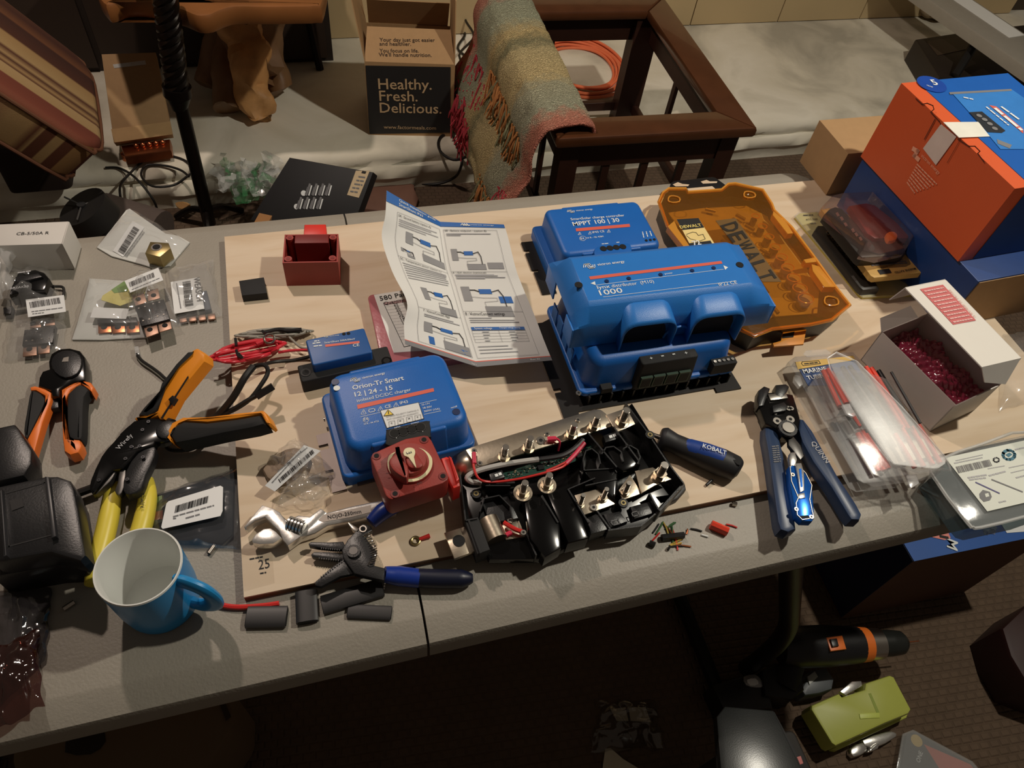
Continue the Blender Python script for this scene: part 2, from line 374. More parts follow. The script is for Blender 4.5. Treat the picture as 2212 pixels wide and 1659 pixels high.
mb = MB(); mb.cyl(pc - ax * .01, pc + ax * .014, .036, ironm, .036, seg=20); mb.cyl(pc - ax * .05, pc - ax * .01, .02, ironm, .034, seg=20); mb.build('collar', t)
for a in (30, 150, 270):
    d = V((math.cos(math.radians(a)), math.sin(math.radians(a)), 0)); mb = MB(); mb.tube([pb + V((0,0,.07)), pb + d * .05 + V((0,0,.06)), pb + d * .11 + V((0,0,.012))], .01, ironm); mb.build('foot', t)
# driftwood stump table
bark = mat('stump_wood', (116, 84, 54), .55, var=.45, ns=14, bump=.9, bs=26)
bark2 = mat('slab_wood', (132, 84, 44), .4, var=.3, ns=9, bump=.3, bs=20)
def lump(mb, pts, r0, r1, m, seg=18, amp=.25, seed=0):
    i0 = len(mb.v); mb.tube(pts, lambda t: r0 + (r1 - r0) * t, m, seg=seg, sm=8)
    for i in range(i0, len(mb.v)):
        v = mb.v[i]; d = noise.noise_vector(v * 16 + V((seed, 0, 0))); mb.v[i] = v + d * amp * .09
foot = hit(*K('a', 1790, 850), LG); top = V((foot.x + .0, foot.y + .32, TZ - .12))
t = T('stump_table', 'gnarled driftwood stump table with a live edge top standing on the stone ledge', 'table', V((foot.x, foot.y + .2, TZ + LG)))
mb = MB(); lump(mb, [top, V((foot.x + .01, foot.y + .26, TZ - .25)), V((foot.x + .01, foot.y + .2, TZ + LG + .2)), V((foot.x - .02, foot.y + .14, TZ + LG + .07))], .12, .085, bark, seed=1, amp=.5)
mb.build('stump', t)
mb = MB(); lump(mb, [V((foot.x - .01, foot.y + .17, TZ + LG + .27)), V((foot.x - .01, foot.y + .1, TZ + LG + .17)), V((foot.x, foot.y + .03, TZ + LG + .04)), V((foot.x, foot.y + .005, TZ + LG + .012))], .062, .042, mat('split_wood', (196,146,92), .6, var=.45, ns=22, bump=1, bs=34), seed=9, amp=.4, seg=24); mb.build('front_root', t)
for px, py, r, s in ((1440, 590, .045, 4), (1545, 740, .045, 5), (1930, 620, .04, 6)):
    q = hit(*K('a', px, py), LG + .04); mb = MB(); lump(mb, [V((top.x, top.y - .08, TZ - .38)), q.lerp(V((top.x, top.y, TZ - .42)), .5) + V((0,0,.05)), q], .07, r, bark, seed=s, amp=.2); mb.build('root', t)
mb = MB(); mb.px('a', [(700,15),(760,22),(850,-10),(1000,-5),(1130,30),(1240,60),(1340,100),(1430,95),(1500,65),(1600,40),(1800,42),(2000,40),(2150,35),(2205,0),(2230,-300),(2100,-620),(1500,-700),(900,-650),(620,-350),(640,-100)], -.1, .05, bark2, .01, sm=3, both=True); mb.build('live_edge_top', t)
mb = MB(); q = hit(*K('a', 2185, 475), LG); mb.tube([q, q + V((-.02, .06, .2)), q + V((-.03, .12, .48))], .014, ironm); mb.build('leg', t)
mb = MB(); mb.rbox(-1.7, .17, 2.56, 2.70, TZ + LG, .57, mat('backing_dark', (38,27,20), .7, bump=.2), b=.004); cb_ = mb.thing('dark_backing', 'added low dark cabinet against the tiled wall behind the stump table', 'backing')  # dark block with panels, added to stand in for shade at upper left
for k in range(5): mb = MB(); mb.rbox(-1.68 + k * .37, -1.33 + k * .37, 2.545, 2.559, TZ + LG + .02, .55, mat('backing_panel_dark', (46,32,23), .6), b=.003); mb.build('backing_panel', cb_)
# striped ottoman: a tipped box cushion resting on a dark base
A = hit(233, 343, -.3); B = hit(205, 142, -.3); Cc = hit(0, 195, -.10)
e2 = (B - A); L2 = e2.length; e2.normalize(); e1 = (Cc - A); e1 = (e1 - e2 * e1.dot(e2)).normalized(); e3 = e1.cross(e2); e3 = e3 if e3.z > 0 else -e3
def stripe_mat(name, ax, org, rep, stops):
    M = mat(name, (150, 110, 70), .8, var=.1, bump=.2, bs=500); nt = M.node_tree; b = nt.nodes['Principled BSDF']; g = nt.nodes.new('ShaderNodeNewGeometry')
    d = nt.nodes.new('ShaderNodeVectorMath'); d.operation = 'DOT_PRODUCT'; d.inputs[1].default_value = ax; nt.links.new(g.outputs['Position'], d.inputs[0])
    mu = nt.nodes.new('ShaderNodeMath'); mu.operation = 'MULTIPLY_ADD'; mu.inputs[1].default_value = 1 / rep; mu.inputs[2].default_value = -org.dot(ax) / rep; nt.links.new(d.outputs['Value'], mu.inputs[0])
    nt.links.new(ramp(nt, mu.outputs[0], [(p_, tuple(x * .84 for x in c_)) for p_, c_ in stops]), b.inputs['Base Color']); return M
st1 = stripe_mat('stripe_top', e2, A, L2, [(0, (150,84,56)), (.06, (134,66,46)), (.17, (128,62,44)), (.18, (190,156,106)), (.27, (196,162,112)), (.28, (92,46,28)), (.31, (186,148,98)), (.35, (84,42,26)), (.38, (190,154,104)), (.44, (92,46,30)), (.47, (194,160,108)), (.60, (186,148,96)), (.62, (86,44,28)), (.78, (70,34,24)), (.8, (126,76,44)), (.9, (80,40,26)), (1, (96,54,34))])
st2 = stripe_mat('stripe_side', e1, A, .4, [(0, (156,112,66)), (.16, (176,132,80)), (.165, (104,54,30)), (.22, (104,54,30)), (.225, (190,152,100)), (.27, (190,152,100)), (.275, (104,54,30)), (.33, (104,54,30)), (.335, (190,152,100)), (.36, (108,56,32)), (.4, (190,150,98)), (.5, (196,156,104)), (.7, (150,80,70)), (.85, (190,156,106)), (1, (176,140,90))])
t = T('striped_ottoman', 'tipped ottoman cushion with tan, brown and rust stripes at the upper left', 'ottoman', V((A.x - .15, A.y + .2, TZ + LG)))
Mt = Matrix(((e1.x, e2.x, e3.x, A.x), (e1.y, e2.y, e3.y, A.y), (e1.z, e2.z, e3.z, A.z), (0, 0, 0, 1)))
mb = MB(Mt); mb.rbox(0, .62, 0.004, L2, -.125, 0, st1, r=.075, b=.02, both=True); o = mb.build('cushion', t)
o.data.materials.append(st2)
for p in o.data.polygons:
    if p.normal.dot(e2) < -.75: p.material_index = 1
pip = mat('piping', (96, 58, 36), .7)
for z in (-.012, -.112): mb = MB(Mt); mb.tube([V((x, y, z)) for x, y in ((.075, .003), (.55, .003), (.6, .025), (.621, .08), (.621, L2 - .08), (.6, L2 - .02), (.55, L2 + .001), (.075, L2 + .001), (.022, L2 - .022), (-.001, L2 - .08), (-.001, .08), (.022, .026))], .0045, pip, closed=True, sm=3); mb.build('piping', t)
q = A + e1 * .3 + e2 * .1 - e3 * .12
mb = MB(); mb.rbox(A.x - .36, A.x - .2, A.y + .3, A.y + .5, TZ + LG, TZ + LG + .14, mat('ottoman_base', (38, 26, 20), .7), r=.02, b=.01); mb.build('base', t)
# slim cardboard box leaning, copper tray under it
pl = plane3('z', (245, 308, -.53), (372, 290, -.53), (222, 116, -.36))
t = T('slim_carton', 'slim brown cardboard mailer leaning beside the striped ottoman', 'box', hit(300, 300, LG))
mb = MB(); mb.px('z', [(219,117),(336,113),(372,290),(246,308)], pl, .05, card, .002); mb.build('carton', t)
mb = MB(); mb.px('z', [(240,279),(368,262),(373,290),(246,308)], off(pl, .002), .0015, mat('cardboard_flap', (188,152,106), .8)); mb.build('flap', t)
mb = MB(); mb.px('a', [(770,440),(990,412),(998,440),(780,465)], off(pl, .0012), .001, clear('label_film', (220,220,215), w=.6)); mb.build('address_label', t)
t = T('copper_tray', 'shiny copper coloured tray with a row of round studs under the brown mailer', 'tray', hit(315, 340, LG))
mb = MB(); mb.px('a', [(820,990),(1160,945),(1165,1020),(850,1065)], -.555, .03, copper, .006); mb.build('tray', t)
for k in range(5): mb = MB(); mb.ball(H('a', 930 + 45 * k, 995 - 6 * k, -.55), .008, copper); mb.build('stud', t)
for x, y in ((870, 1085), (1110, 1045)): mb = MB(); mb.cyl(H('a', x, y, LG), H('a', x, y, LG) + V((0,0,.02)), .014, copper); mb.build('foot', t)
mb = MB(); mb.px('a', [(1195,1385),(1250,1375),(1300,1395),(1265,1425),(1220,1420)], -.70, .004, mat('dry_leaf', (170,130,80), .8), .001, sm=2); mb.thing('dry_leaf', 'small dry tan leaf at the foot of the twisted iron stand', 'leaf')
# cord loops on the ledge
cordm = mat('black_cord', (24, 22, 20), .5)
def cord(crop, pts, z, r, m, name, label, cat='cable', parent=None, group=None, **k):
    zz = z if isinstance(z, (list, tuple)) else [z] * len(pts)
    mb = MB(); mb.tube([H(crop, x, y, h + r) for (x, y), h in zip(pts, zz)], r, m, **k)
    return mb.build(name, parent) if parent else mb.thing(name, label, cat, group)
cord('a', [(1150,1060),(1250,1090),(1330,1150),(1270,1210),(1180,1265),(1040,1270),(965,1200),(1000,1130),(1120,1130),(1230,1160),(1290,1205)], LG, .0035, cordm, 'power_cord', 'thin black cord looped on the stone ledge by the iron stand')
cord('a', [(1000,1075),(930,1140),(830,1250),(820,1330),(840,1400)], [LG, LG, LG, LG, -.68], .0035, cordm, 'power_cord', 'thin black cord hanging straight over the ledge edge below the copper tray')
cord('a', [(720,1145),(800,1145),(880,1180),(960,1250),(1050,1370),(1080,1460)], [LG, LG, LG, LG, -.64, -.7], .0035, cordm, 'power_cord', 'thin black cord running from the ottoman over the ledge edge')
# meal box
tb_ = T('meal_delivery_box', 'open cardboard meal box with a black printed front reading Healthy Fresh Delicious', 'box', hit(886, 293, LG))
a0, b0 = hit(797, 291, LG), hit(977, 295, LG); Mb, Lb = frame(a0, b0, TZ + LG); HB = .25; DB = .23
for nm, bx in (('front_panel', (0, Lb, 0, .004, 0, HB)), ('back_panel', (0, Lb, DB - .004, DB, 0, HB)), ('side_panel', (0, .004, .004, DB - .004, 0, HB)), ('side_panel', (Lb - .004, Lb, .004, DB - .004, 0, HB)), ('bottom_panel', (.004, Lb - .004, .004, DB - .004, 0, .004))):
    mb = MB(Mb); mb.box((bx[0], bx[2], bx[4]), (bx[1], bx[3], bx[5]), card); mb.build(nm, tb_)
mb = MB(Mb); mb.add([(0,0,HB),(Lb,0,HB),(Lb-.01,.1,HB+.055),(.01,.1,HB+.055),(0,.004,HB-.003),(Lb,.004,HB-.003),(Lb-.01,.1,HB+.051),(.01,.1,HB+.051)], [[0,1,2,3],[7,6,5,4],[0,3,7,4],[1,5,6,2],[3,2,6,7],[0,4,5,1]], card); mb.build('front_flap', tb_)
for x0, x1 in ((0, -.03), (Lb, Lb + .0)):
    s = 1 if x0 else -1
    mb = MB(Mb); mb.add([(x0,0,HB),(x0,DB,HB),(x1,DB+.03,HB+.2),(x1,.04,HB+.17),(x0-s*.003,0,HB),(x0-s*.003,DB,HB),(x1-s*.003,DB+.03,HB+.2),(x1-s*.003,.04,HB+.17)], [[0,1,2,3],[7,6,5,4],[0,3,7,4],[1,5,6,2],[3,2,6,7],[0,4,5,1]], card); mb.build('side_flap', tb_)
mb = MB(Mb); mb.add([(0.01,DB,HB),(Lb-.01,DB,HB),(Lb-.01,DB-.06,HB+.1),(.01,DB-.06,HB+.1),(0.01,DB+.004,HB),(Lb-.01,DB+.004,HB),(Lb-.01,DB-.056,HB+.1),(.01,DB-.056,HB+.1)], [[0,1,2,3],[7,6,5,4],[0,3,7,4],[1,5,6,2],[3,2,6,7],[0,4,5,1]], card); mb.build('back_flap', tb_)
fp = (Mb @ V((0, 0, 0)), (Mb.to_3x3() @ V((0, -1, 0))))
mb = MB(); mb.flat('b', [(440,447),(1022,458),(1018,905),(468,915)], off(fp, .001), mat('box_print_black', (30,28,28), .7)); tan = mat('box_print_tan', (196,166,128), .8)
for s, a, b in (('Healthy.', (530,608), (893,612)), ('Fresh.', (537,688), (797,692)), ('Delicious.', (540,768), (960,775)), ('www.factormeals.com', (566,878), (922,886))): mb.text('b', s, a, b, off(fp, .002), tan, bold=.02 if s[0] != 'w' else 0)
mb.build('front_print', tb_)
fl = plane3('z', (790, 130, -.35), (980, 140, -.35), (792, 66, -.35)); q0, q1, q2 = Mb @ V((0,0,HB)), Mb @ V((Lb,0,HB)), Mb @ V((0.01,.1,HB+.055)); nn = (q1 - q0).cross(q2 - q0).normalized(); fl = (q0, nn)
mb = MB(); tx = mat('box_print_text', (60,44,32), .8)
for s, a, b in (('Your day just got easier', (537,282), (915,285)), ('and healthier.', (537,310), (752,312)), ('You focus on life.', (537,356), (805,358)), ("We'll handle nutrition.", (532,384), (893,388))): mb.text('b', s, a, b, off(fl, .001), tx, bold=.015)
mb.build('flap_print', tb_)
mb = MB(Mb); mb.rbox(.02, Lb - .02, .04, DB - .03, .05, HB - .03, mat('packed_liner', (150,118,96), .8, var=.3, ns=20), r=.01, b=.01); mb.thing('folded_liner', 'crumpled tan packing liner inside the open meal box', 'packaging')
# cables behind the meal box
cord('b', [(1040,0),(1100,60),(1060,150),(1120,230),(1070,330),(1150,420),(1060,560),(1110,640),(1090,740),(1060,860),(1160,840),(1200,780),(1190,650)], LG, .0045, cordm, 'power_cord', 'tangled black cord beside the meal box and woven throw')
cord('b', [(1180,0),(1120,120),(1180,250),(1080,380),(1170,520),(1060,640),(1080,700),(1180,840),(1240,780)], [LG+.05]*9, .0045, cordm, 'power_cord', 'black cord bundle standing behind the woven throw')
cord('b', [(1150,640),(1060,860),(950,940),(950,1030),(1040,1090),(1140,1060),(1185,970),(1150,890),(1080,860),(1040,930),(1090,1050),(1095,1130),(1050,1210),(930,1255),(780,1250)], [LG]*11+[-.62,-.7,-.735,-.735], .0045, cordm, 'power_cord', 'black cord coiled in front of the meal box and dropping off the ledge')
# orange cord coil
t = T('orange_extension_cord', 'orange extension cord coiled on the ledge inside the wooden frame', 'cord', H('b', 1900, 470, LG)); cc = H('b', 1905, 470, LG)
om = mat('orange_cord', (232,120,78), .5)
for k in range(7):
    rr = .125 + .009 * k; mb = MB(); mb.tube([cc + V((rr * math.cos(a) * 1.0, rr * 1.15 * math.sin(a), .007 + .006 * (k % 3) + .004 * math.sin(3 * a + k))) for a in [2 * math.pi * i / 16 for i in range(16)]], .0055, om, closed=True, sm=3); mb.build('loop', t)
# wooden frame table
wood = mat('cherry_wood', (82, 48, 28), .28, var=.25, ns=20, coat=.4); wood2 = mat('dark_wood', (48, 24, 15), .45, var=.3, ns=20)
TT = -.2; A, B = hit(1205, 300, TT), hit(1637, 276, TT); Mf, Lf = frame(A, B, TZ + TT); Wf = .70; rw = .082; rw2 = .085
t = T('wooden_frame_table', 'dark cherry wood side table frame with an open top behind the folding table', 'table', Mf @ V((Lf / 2, Wf / 2, -(TZ + TT))))
def rail(name, pts, z1, z0, m, b=.008): mb = MB(Mf); mb.prism([V((x, y, z1)) for x, y in pts], V((0, 0, 1)), z1 - z0, m, b, both=True); mb.build(name, t)
rail('front_rail', [(0, 0), (Lf, 0), (Lf - rw, rw2), (rw, rw2)], 0, -.03, wood); rail('back_rail', [(0, Wf), (Lf, Wf), (Lf - rw, Wf - rw2), (rw, Wf - rw2)], 0, -.03, wood)
rail('side_rail', [(Lf, 0), (Lf, Wf), (Lf - rw, Wf - rw2), (Lf - rw, rw2)], 0, -.03, wood); rail('side_rail', [(0, 0), (0, Wf), (rw, Wf - rw2), (rw, rw2)], 0, -.03, wood)
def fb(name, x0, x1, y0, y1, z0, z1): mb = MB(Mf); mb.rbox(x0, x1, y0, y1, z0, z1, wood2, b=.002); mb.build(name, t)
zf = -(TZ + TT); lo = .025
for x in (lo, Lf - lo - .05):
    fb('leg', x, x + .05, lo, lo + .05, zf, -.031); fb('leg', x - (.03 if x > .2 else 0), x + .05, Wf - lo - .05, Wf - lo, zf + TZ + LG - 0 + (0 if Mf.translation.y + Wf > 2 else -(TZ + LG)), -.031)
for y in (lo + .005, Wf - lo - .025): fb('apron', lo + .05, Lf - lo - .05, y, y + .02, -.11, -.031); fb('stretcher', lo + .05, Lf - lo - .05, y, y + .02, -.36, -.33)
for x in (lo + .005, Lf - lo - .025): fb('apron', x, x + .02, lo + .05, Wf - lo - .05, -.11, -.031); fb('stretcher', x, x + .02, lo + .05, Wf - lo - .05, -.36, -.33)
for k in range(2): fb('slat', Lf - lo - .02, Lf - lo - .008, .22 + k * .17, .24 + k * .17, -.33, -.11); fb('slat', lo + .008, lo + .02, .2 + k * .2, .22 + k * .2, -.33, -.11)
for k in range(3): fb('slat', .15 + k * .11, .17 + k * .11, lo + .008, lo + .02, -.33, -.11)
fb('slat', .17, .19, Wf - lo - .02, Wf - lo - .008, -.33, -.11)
# woven throw
def throw_mat():
    M = mat('woven_throw', (180, 170, 130), .95, var=.1); nt = M.node_tree; b = nt.nodes['Principled BSDF']; b.inputs['Specular IOR Level'].default_value = .1
    uv = nt.nodes.new('ShaderNodeTexCoord'); mp = nt.nodes.new('ShaderNodeMapping'); ang = Mf.to_euler().z; nt.links.new(uv.outputs['Object'], mp.inputs[0]); mp.inputs['Rotation'].default_value = (0, 0, -ang)
    n = nt.nodes.new('ShaderNodeTexNoise'); n.inputs['Scale'].default_value = 45; n.inputs['Detail'].default_value = 4; nt.links.new(uv.outputs['Object'], n.inputs['Vector'])
    sp = nt.nodes.new('ShaderNodeSeparateXYZ'); nt.links.new(mp.outputs[0], sp.inputs[0])
    a1 = nt.nodes.new('ShaderNodeMath'); a1.operation = 'MULTIPLY_ADD'; a1.inputs[1].default_value = .09; nt.links.new(n.outputs['Fac'], a1.inputs[0]); nt.links.new(sp.outputs[1], a1.inputs[2])
    a2 = nt.nodes.new('ShaderNodeMath'); a2.operation = 'MULTIPLY_ADD'; a2.inputs[1].default_value = 1 / .78; a2.inputs[2].default_value = .44; nt.links.new(a1.outputs[0], a2.inputs[0])
    c = ramp(nt, a2.outputs[0], [(0, (218,126,108)), (.1, (226,156,132)), (.16, (196,196,168)), (.28, (204,200,168)), (.34, (236,212,156)), (.5, (230,210,158)), (.55, (164,158,122)), (.62, (234,208,150)), (.72, (196,198,168)), (.84, (190,192,164)), (.9, (224,160,138)), (1, (218,142,124))])
    n3 = nt.nodes.new('ShaderNodeTexWave'); n3.inputs['Scale'].default_value = 55; n3.inputs['Distortion'].default_value = 6; n3.bands_direction = 'Y'; n3.inputs['Detail Scale'].default_value = 4; nt.links.new(mp.outputs[0], n3.inputs['Vector'])
    mx = nt.nodes.new('ShaderNodeMix'); mx.data_type = 'RGBA'; mx.blend_type = 'MULTIPLY'; mx.inputs[0].default_value = .3; nt.links.new(c, mx.inputs[6]); nt.links.new(ramp(nt, n3.outputs['Fac'], [(0, (110,100,84)), (.5, (255,255,255))]), mx.inputs[7])
    nt.links.new(mx.outputs[2], b.inputs['Base Color']); bp = nt.nodes.new('ShaderNodeBump'); bp.inputs['Distance'].default_value = .006; bp.inputs['Strength'].default_value = 1; nt.links.new(n3.outputs['Fac'], bp.inputs['Height']); nt.links.new(bp.outputs[0], b.inputs['Normal']); return M
thm = throw_mat(); y0t, y1t = .015, .72
def throw(u, v):                              # u front->back, v inner edge -> over the rail -> hanging end
    y = y0t + (y1t - y0t) * u; s = v * .50
    w1 = .014 + .004 * noise.noise(V((u * 9, 0, 2)))
    if s < .03: x, z = rw + .012, -.02 + s
    elif s < .13: x, z = rw + .012 - (s - .03), w1 + .008 * math.sin((s - .03) / .1 * math.pi)
    else:
        d = s - .13; x, z = -.02 - d * .30 - .012 * math.sin(d * 30), w1 - d * .95
    z += .004 * noise.noise(V((u * 30, v * 12, 0))); x += .008 * noise.noise(V((u * 14, v * 7, 5))) * (1 if v > .3 else .3)
    if v > .95: z += .01 * math.sin(u * 40)
    return Mf @ V((x, y - .03 * max(0, v - .4), z))
mb = MB(); mb.grid(throw, 60, 60, thm, th=0); to = mb.thing('woven_throw', 'green, yellow and coral woven fringed throw draped over the wooden frame', 'blanket', ang=80)
sm_ = to.modifiers.new('s', 'SOLIDIFY'); sm_.thickness = .008; sm_.offset = 1
def fringe(mats, us, v0, n, L, lab):
    mb = MB()
    for k in range(n):
        u = random.uniform(*us); p = throw(u, random.uniform(*v0)); q = p + Mf.to_3x3() @ V((-.012, random.uniform(-.01, .01), 0)); l = L * random.uniform(.6, 1)
        mb.tube([q, q + V((random.uniform(-.02, .01), random.uniform(-.02, 0), -l * .4)), q + V((random.uniform(-.025, .01), random.uniform(-.02, .02), -l))], .0025, random.choice(mats), seg=4, sm=2)
    mb.build('fringe', to, kind='stuff', label=lab)
fo = mat('fringe_orange', (206,142,84), .9); fpk = mat('fringe_pink', (186,60,72), .9); fgr = mat('fringe_green', (140,142,108), .9)
fringe([fo, fo, fgr], (.12, .62), (.42, .6), 170, .12, 'amber yarn tufts'); fringe([fo, fgr], (.05, .35), (.85, 1), 110, .1, 'amber yarn tufts at the hem'); fringe([fpk], (0, .12), (.7, 1), 90, .12, 'crimson yarn tufts'); fringe([fpk], (.6, .97), (.55, .95), 130, .1, 'crimson yarn tufts')
# cord loop right of the frame, crumpled leather scrap, dark tablets, second table
cord('c', [(345,130),(390,140),(430,175),(465,195),(445,225),(425,222)], LG, .004, cordm, 'power_cord', 'short black cord loop on the ledge under the tiled wall')
mb = MB(); c0 = H('c', 1745, 100, LG)
for k in range(9): mb.ball(c0 + V((random.uniform(-.09, .09), random.uniform(-.03, .08), random.uniform(.02, .06))), random.uniform(.03, .05), mat('crumpled_tan', (156,136,108), .9, var=.3, ns=30, bump=.6, bs=40), sz=.7)
mb.thing('crumpled_cloth', 'crumpled tan cloth scrap on the ledge at the foot of the tiled wall', 'cloth')
mb = MB(); mb.px('c', [(1645,205),(1975,155),(2300,120),(2300,400),(1770,405)], LG + .09, .09, mat('dark_case', (42,34,28), .5), .006); tcs = mb.thing('dark_storage_case', 'flat dark brown case on the ledge beside the upper right table leg', 'case')
mb = MB(); mb.px('c', [(1700,215),(1960,180),(1990,240),(1760,290)], LG + .092, .002, mat('case_panel', (62,48,38), .45)); mb.build('panel', tcs)
t = T('grey_side_table', 'grey plastic table corner holding white paper at the upper right', 'table', V((2.4, 2.3, TZ + LG)))
SH = -.35; P0, P1 = H('c', 1715, -5, SH), H('c', 2212, 340, SH); d = (P1 - P0).normalized(); nn = V((-d.y, d.x, 0)); 
if nn.x < 0: nn = -nn
a_, b_ = P0 - d * .5, P1 + d * .1
mb = MB(); mb.prism([a_, b_, b_ + nn * .2, a_ + nn * .2], V((0, 0, 1)), .045, grey_pl, .008); mb.build('tabletop', t)
q2 = H('c', 2010, 140, SH)
lg = H('c', 1850, 395, LG + .1)
mb = MB(); mb.tube([V((q2.x, q2.y, TZ + SH - .046)), lg.lerp(V((q2.x, q2.y, TZ + SH - .046)), .5), V((lg.x, lg.y, lg.z))], .017, metal_dk, sm=2); mb.build('leg', t)
mb = MB(); e0 = P0 + nn * .1 + d * .02; mb.prism([e0, e0 + d * .3, e0 + d * .3 + nn * .08, e0 + nn * .08], V((0, 0, 1)), 0.002, paper); 
for i in range(len(mb.v)): mb.v[i] = mb.v[i] + V((0, 0, .0025))
mb.thing('paper_sheet', 'white paper lying on the grey table in the upper right corner', 'paper')
# items standing in front of the ledge, behind the folding table
pl = plane3('z', (640, 340, -.5), (805, 375, -.5), (560, 460, -.62))
t = T('black_tool_case', 'flat black printed case with bit drawings and a tan label behind the table', 'case', hit(690, 430, -.74))
mb = MB(); mb.px('z', [(625,340),(806,372),(770,470),(690,520),(540,475)], pl, .05, mat('case_black', (30,30,32), .6), .003); mb.build('shell', t)
mb = MB(); mb.px('b', [(375,1165),(470,1165),(395,1350),(315,1330)], off(pl, .001), .001, mat('tan_label', (206,184,148), .6)); mb.flat('b', [(420,1165),(447,1170),(440,1185),(413,1180)], off(pl, .002), ink)
for k in range(5): mb.words('b', (385 - k * 14 + 8, 1205 + 25 * k), (435 - k * 14 + 8, 1212 + 25 * k), off(pl, .0015), .004, greyink)
mb.build('label', t)
mb = MB()
for r, (x0, y0) in enumerate(((60, 1260), (0, 1352))):
    for k in range(4): x = x0 + 45 * k; mb.line('b', [(x, y0), (x - 22, y0 + 68)], off(pl, .002), .006, greyink); mb.line('b', [(x + 12, y0 + 10), (x - 5, y0 + 70)], off(pl, .002), .004, white); mb.line('b', [(x - 15, y0 + 20), (x - 30, y0 + 66)], off(pl, .002), .003, greyink)
for x, y in ((18, 1318), (-30, 1410)): c = H('b', x, y, off(pl, .002)); u, w_, n_ = basis(pl[1]); mb.add([c + (u * math.cos(a) + w_ * math.sin(a)) * .008 for a in [i * .52 for i in range(12)]], [list(range(12))], white)
mb.build('bit_drawings', t)
mb = MB(); mb.px('b', [(480,1180),(520,1185),(620,1215),(560,1225)], -.725, .013, blue); mb.thing('blue_folder', 'corner of a blue folder behind the black printed case', 'folder')
mb = MB(); mb.px('b', [(470,1215),(740,1245),(775,1290),(780,1420),(400,1420)], -.725, .013, mat('brown_folder', (104,72,58), .7), .003, sm=2); mb.thing('brown_folder', 'brown paper folder between the black case and the table edge', 'folder')
mb = MB(); cb = H('a', 560, 1410, -.42); mb.cyl(V((cb.x, cb.y, TZ - .42)), V((cb.x + .02, cb.y, TZ - .47)), .062, mat('spool_black', (34,33,32), .5), seg=32); 
tt = T('black_disc_spool', 'round black plastic spool standing behind the white carton', 'spool', V((cb.x, cb.y, 0))); mb.build('disc', tt)
mb = MB(); mb.cyl(V((cb.x, cb.y, TZ - .419)), V((cb.x, cb.y, TZ - .412)), .01, blackm); 
for a in (.4, 2.4, 4.6): mb.tube([V((cb.x, cb.y, TZ - .416)), V((cb.x + .055 * math.cos(a), cb.y + .055 * math.sin(a), TZ - .416))], .0022, mat('rib_grey', (70,68,66), .6), sm=0)
mb.build('hub', tt); mb = MB(); mb.cyl(V((cb.x + .02, cb.y, TZ - .47)), V((cb.x + .03, cb.y - .02, .0)), .03, blackm); mb.build('post', tt)
mb = MB(); mb.tube([H('a', 700, 1500, -.6), H('a', 1100, 1620, -.62)], .075, mat('taupe_cushion', (92,80,74), .9, bump=.3), seg=20); mb.thing('taupe_bolster', 'taupe fabric bolster lying between the ledge and the table', 'cushion')
mb = MB(); c0 = H('a', 1700, 1260, -.62); gm = clear('green_wrap', (60,150,90), w=.4); gm2 = clear('clear_wrap', (225,228,225), w=.4)
for k in range(16):
    c = c0 + V((random.uniform(-.07, .08), random.uniform(-.05, .05), random.uniform(0, .04))); a = V([random.uniform(-1, 1) for _ in range(3)]).normalized(); b = V([random.uniform(-1, 1) for _ in range(3)]).cross(a).normalized()
    mb.grid(lambda u, v: c + a * (u - .5) * .07 + b * (v - .5) * .07 + a.cross(b) * .03 * noise.noise(V((u * 3 + k, v * 3, k))), 7, 7, gm if k % 3 == 0 else gm2)
mb.thing('crumpled_wrap', 'crumpled green and clear plastic packaging beside the black printed case', 'packaging', kind=None, rc=False)
mb = MB(); mb.px('a', [(1860,1290),(1690,1600),(1760,1640),(1900,1400)], -.62, .1, mat('raw_timber', (168,120,74), .8)); mb.thing('timber_offcut', 'raw timber offcut leaning between the wrap and the black case', 'timber')
# ================================================================ CHARGERS AND BUS BARS
def screw(parent, p, n=V((0, 0, 1)), r=.003, name='screw', m=steel):
    mb = MB(); mb.cyl(p, p + n * .0015, r, m, seg=12); mb.cyl(p + n * .0015, p + n * .0017, r * .45, dark, seg=6); return mb.build(name, parent)
def warn(mb, c, x, y, s, pl, m, w=.0005):
    mb.line(c, [(x, y - s), (x - s, y + s * .8), (x + s, y + s * .6), (x, y - s)], pl, w, m); mb.line(c, [(x, y - s * .4), (x, y + s * .3)], pl, w, m)
# --- 12/24 charger with warning label
A, B = hit(752, 1034, .03), hit(1027, 962, .03); Mo, L = frame(A, B, TZ + PH)
t = T('charger_orion', 'x', 'charger', Mo @ V((L / 2, .065, 0))); t.name = 'battery_charger'
t['label'] = 'blue converter with a white warning label, lettered Orion-Tr Smart, behind the red switch'
mb = MB(Mo)
mb.rbox(-.006, L + .002, .0, .136, .0, .02, blue, r=.01, b=.003); mb.build('base_flange', t)
mb = MB(Mo); mb.rbox(.002, L - .003, .004, .132, .02, .068, blue, r=.018, b=.01, taper=.004); mb.build('housing', t)
mb = MB(Mo); mb.rbox(.03, L - .034, .0035, .1325, .0205, .0655, blue, r=.004, b=.003, taper=.0035); mb.build('centre_band', t)
top = .08
for x0, x1 in ((-.024, .0),):
    mb = MB(Mo); mb.prism([V((x, y, .003)) for x, y in ((-.024, .085), (-.004, .085), (-.004, -.005), (-.022, -.005), (-.022, .02), (-.014, .02), (-.014, .028), (-.024, .028), (-.024, .06), (-.012, .06), (-.012, .068), (-.024, .068))], V((0, 0, 1)), .003, mat('bare_alu', (118,108,104), .5, .8)); mb.build('mount_plate', t)
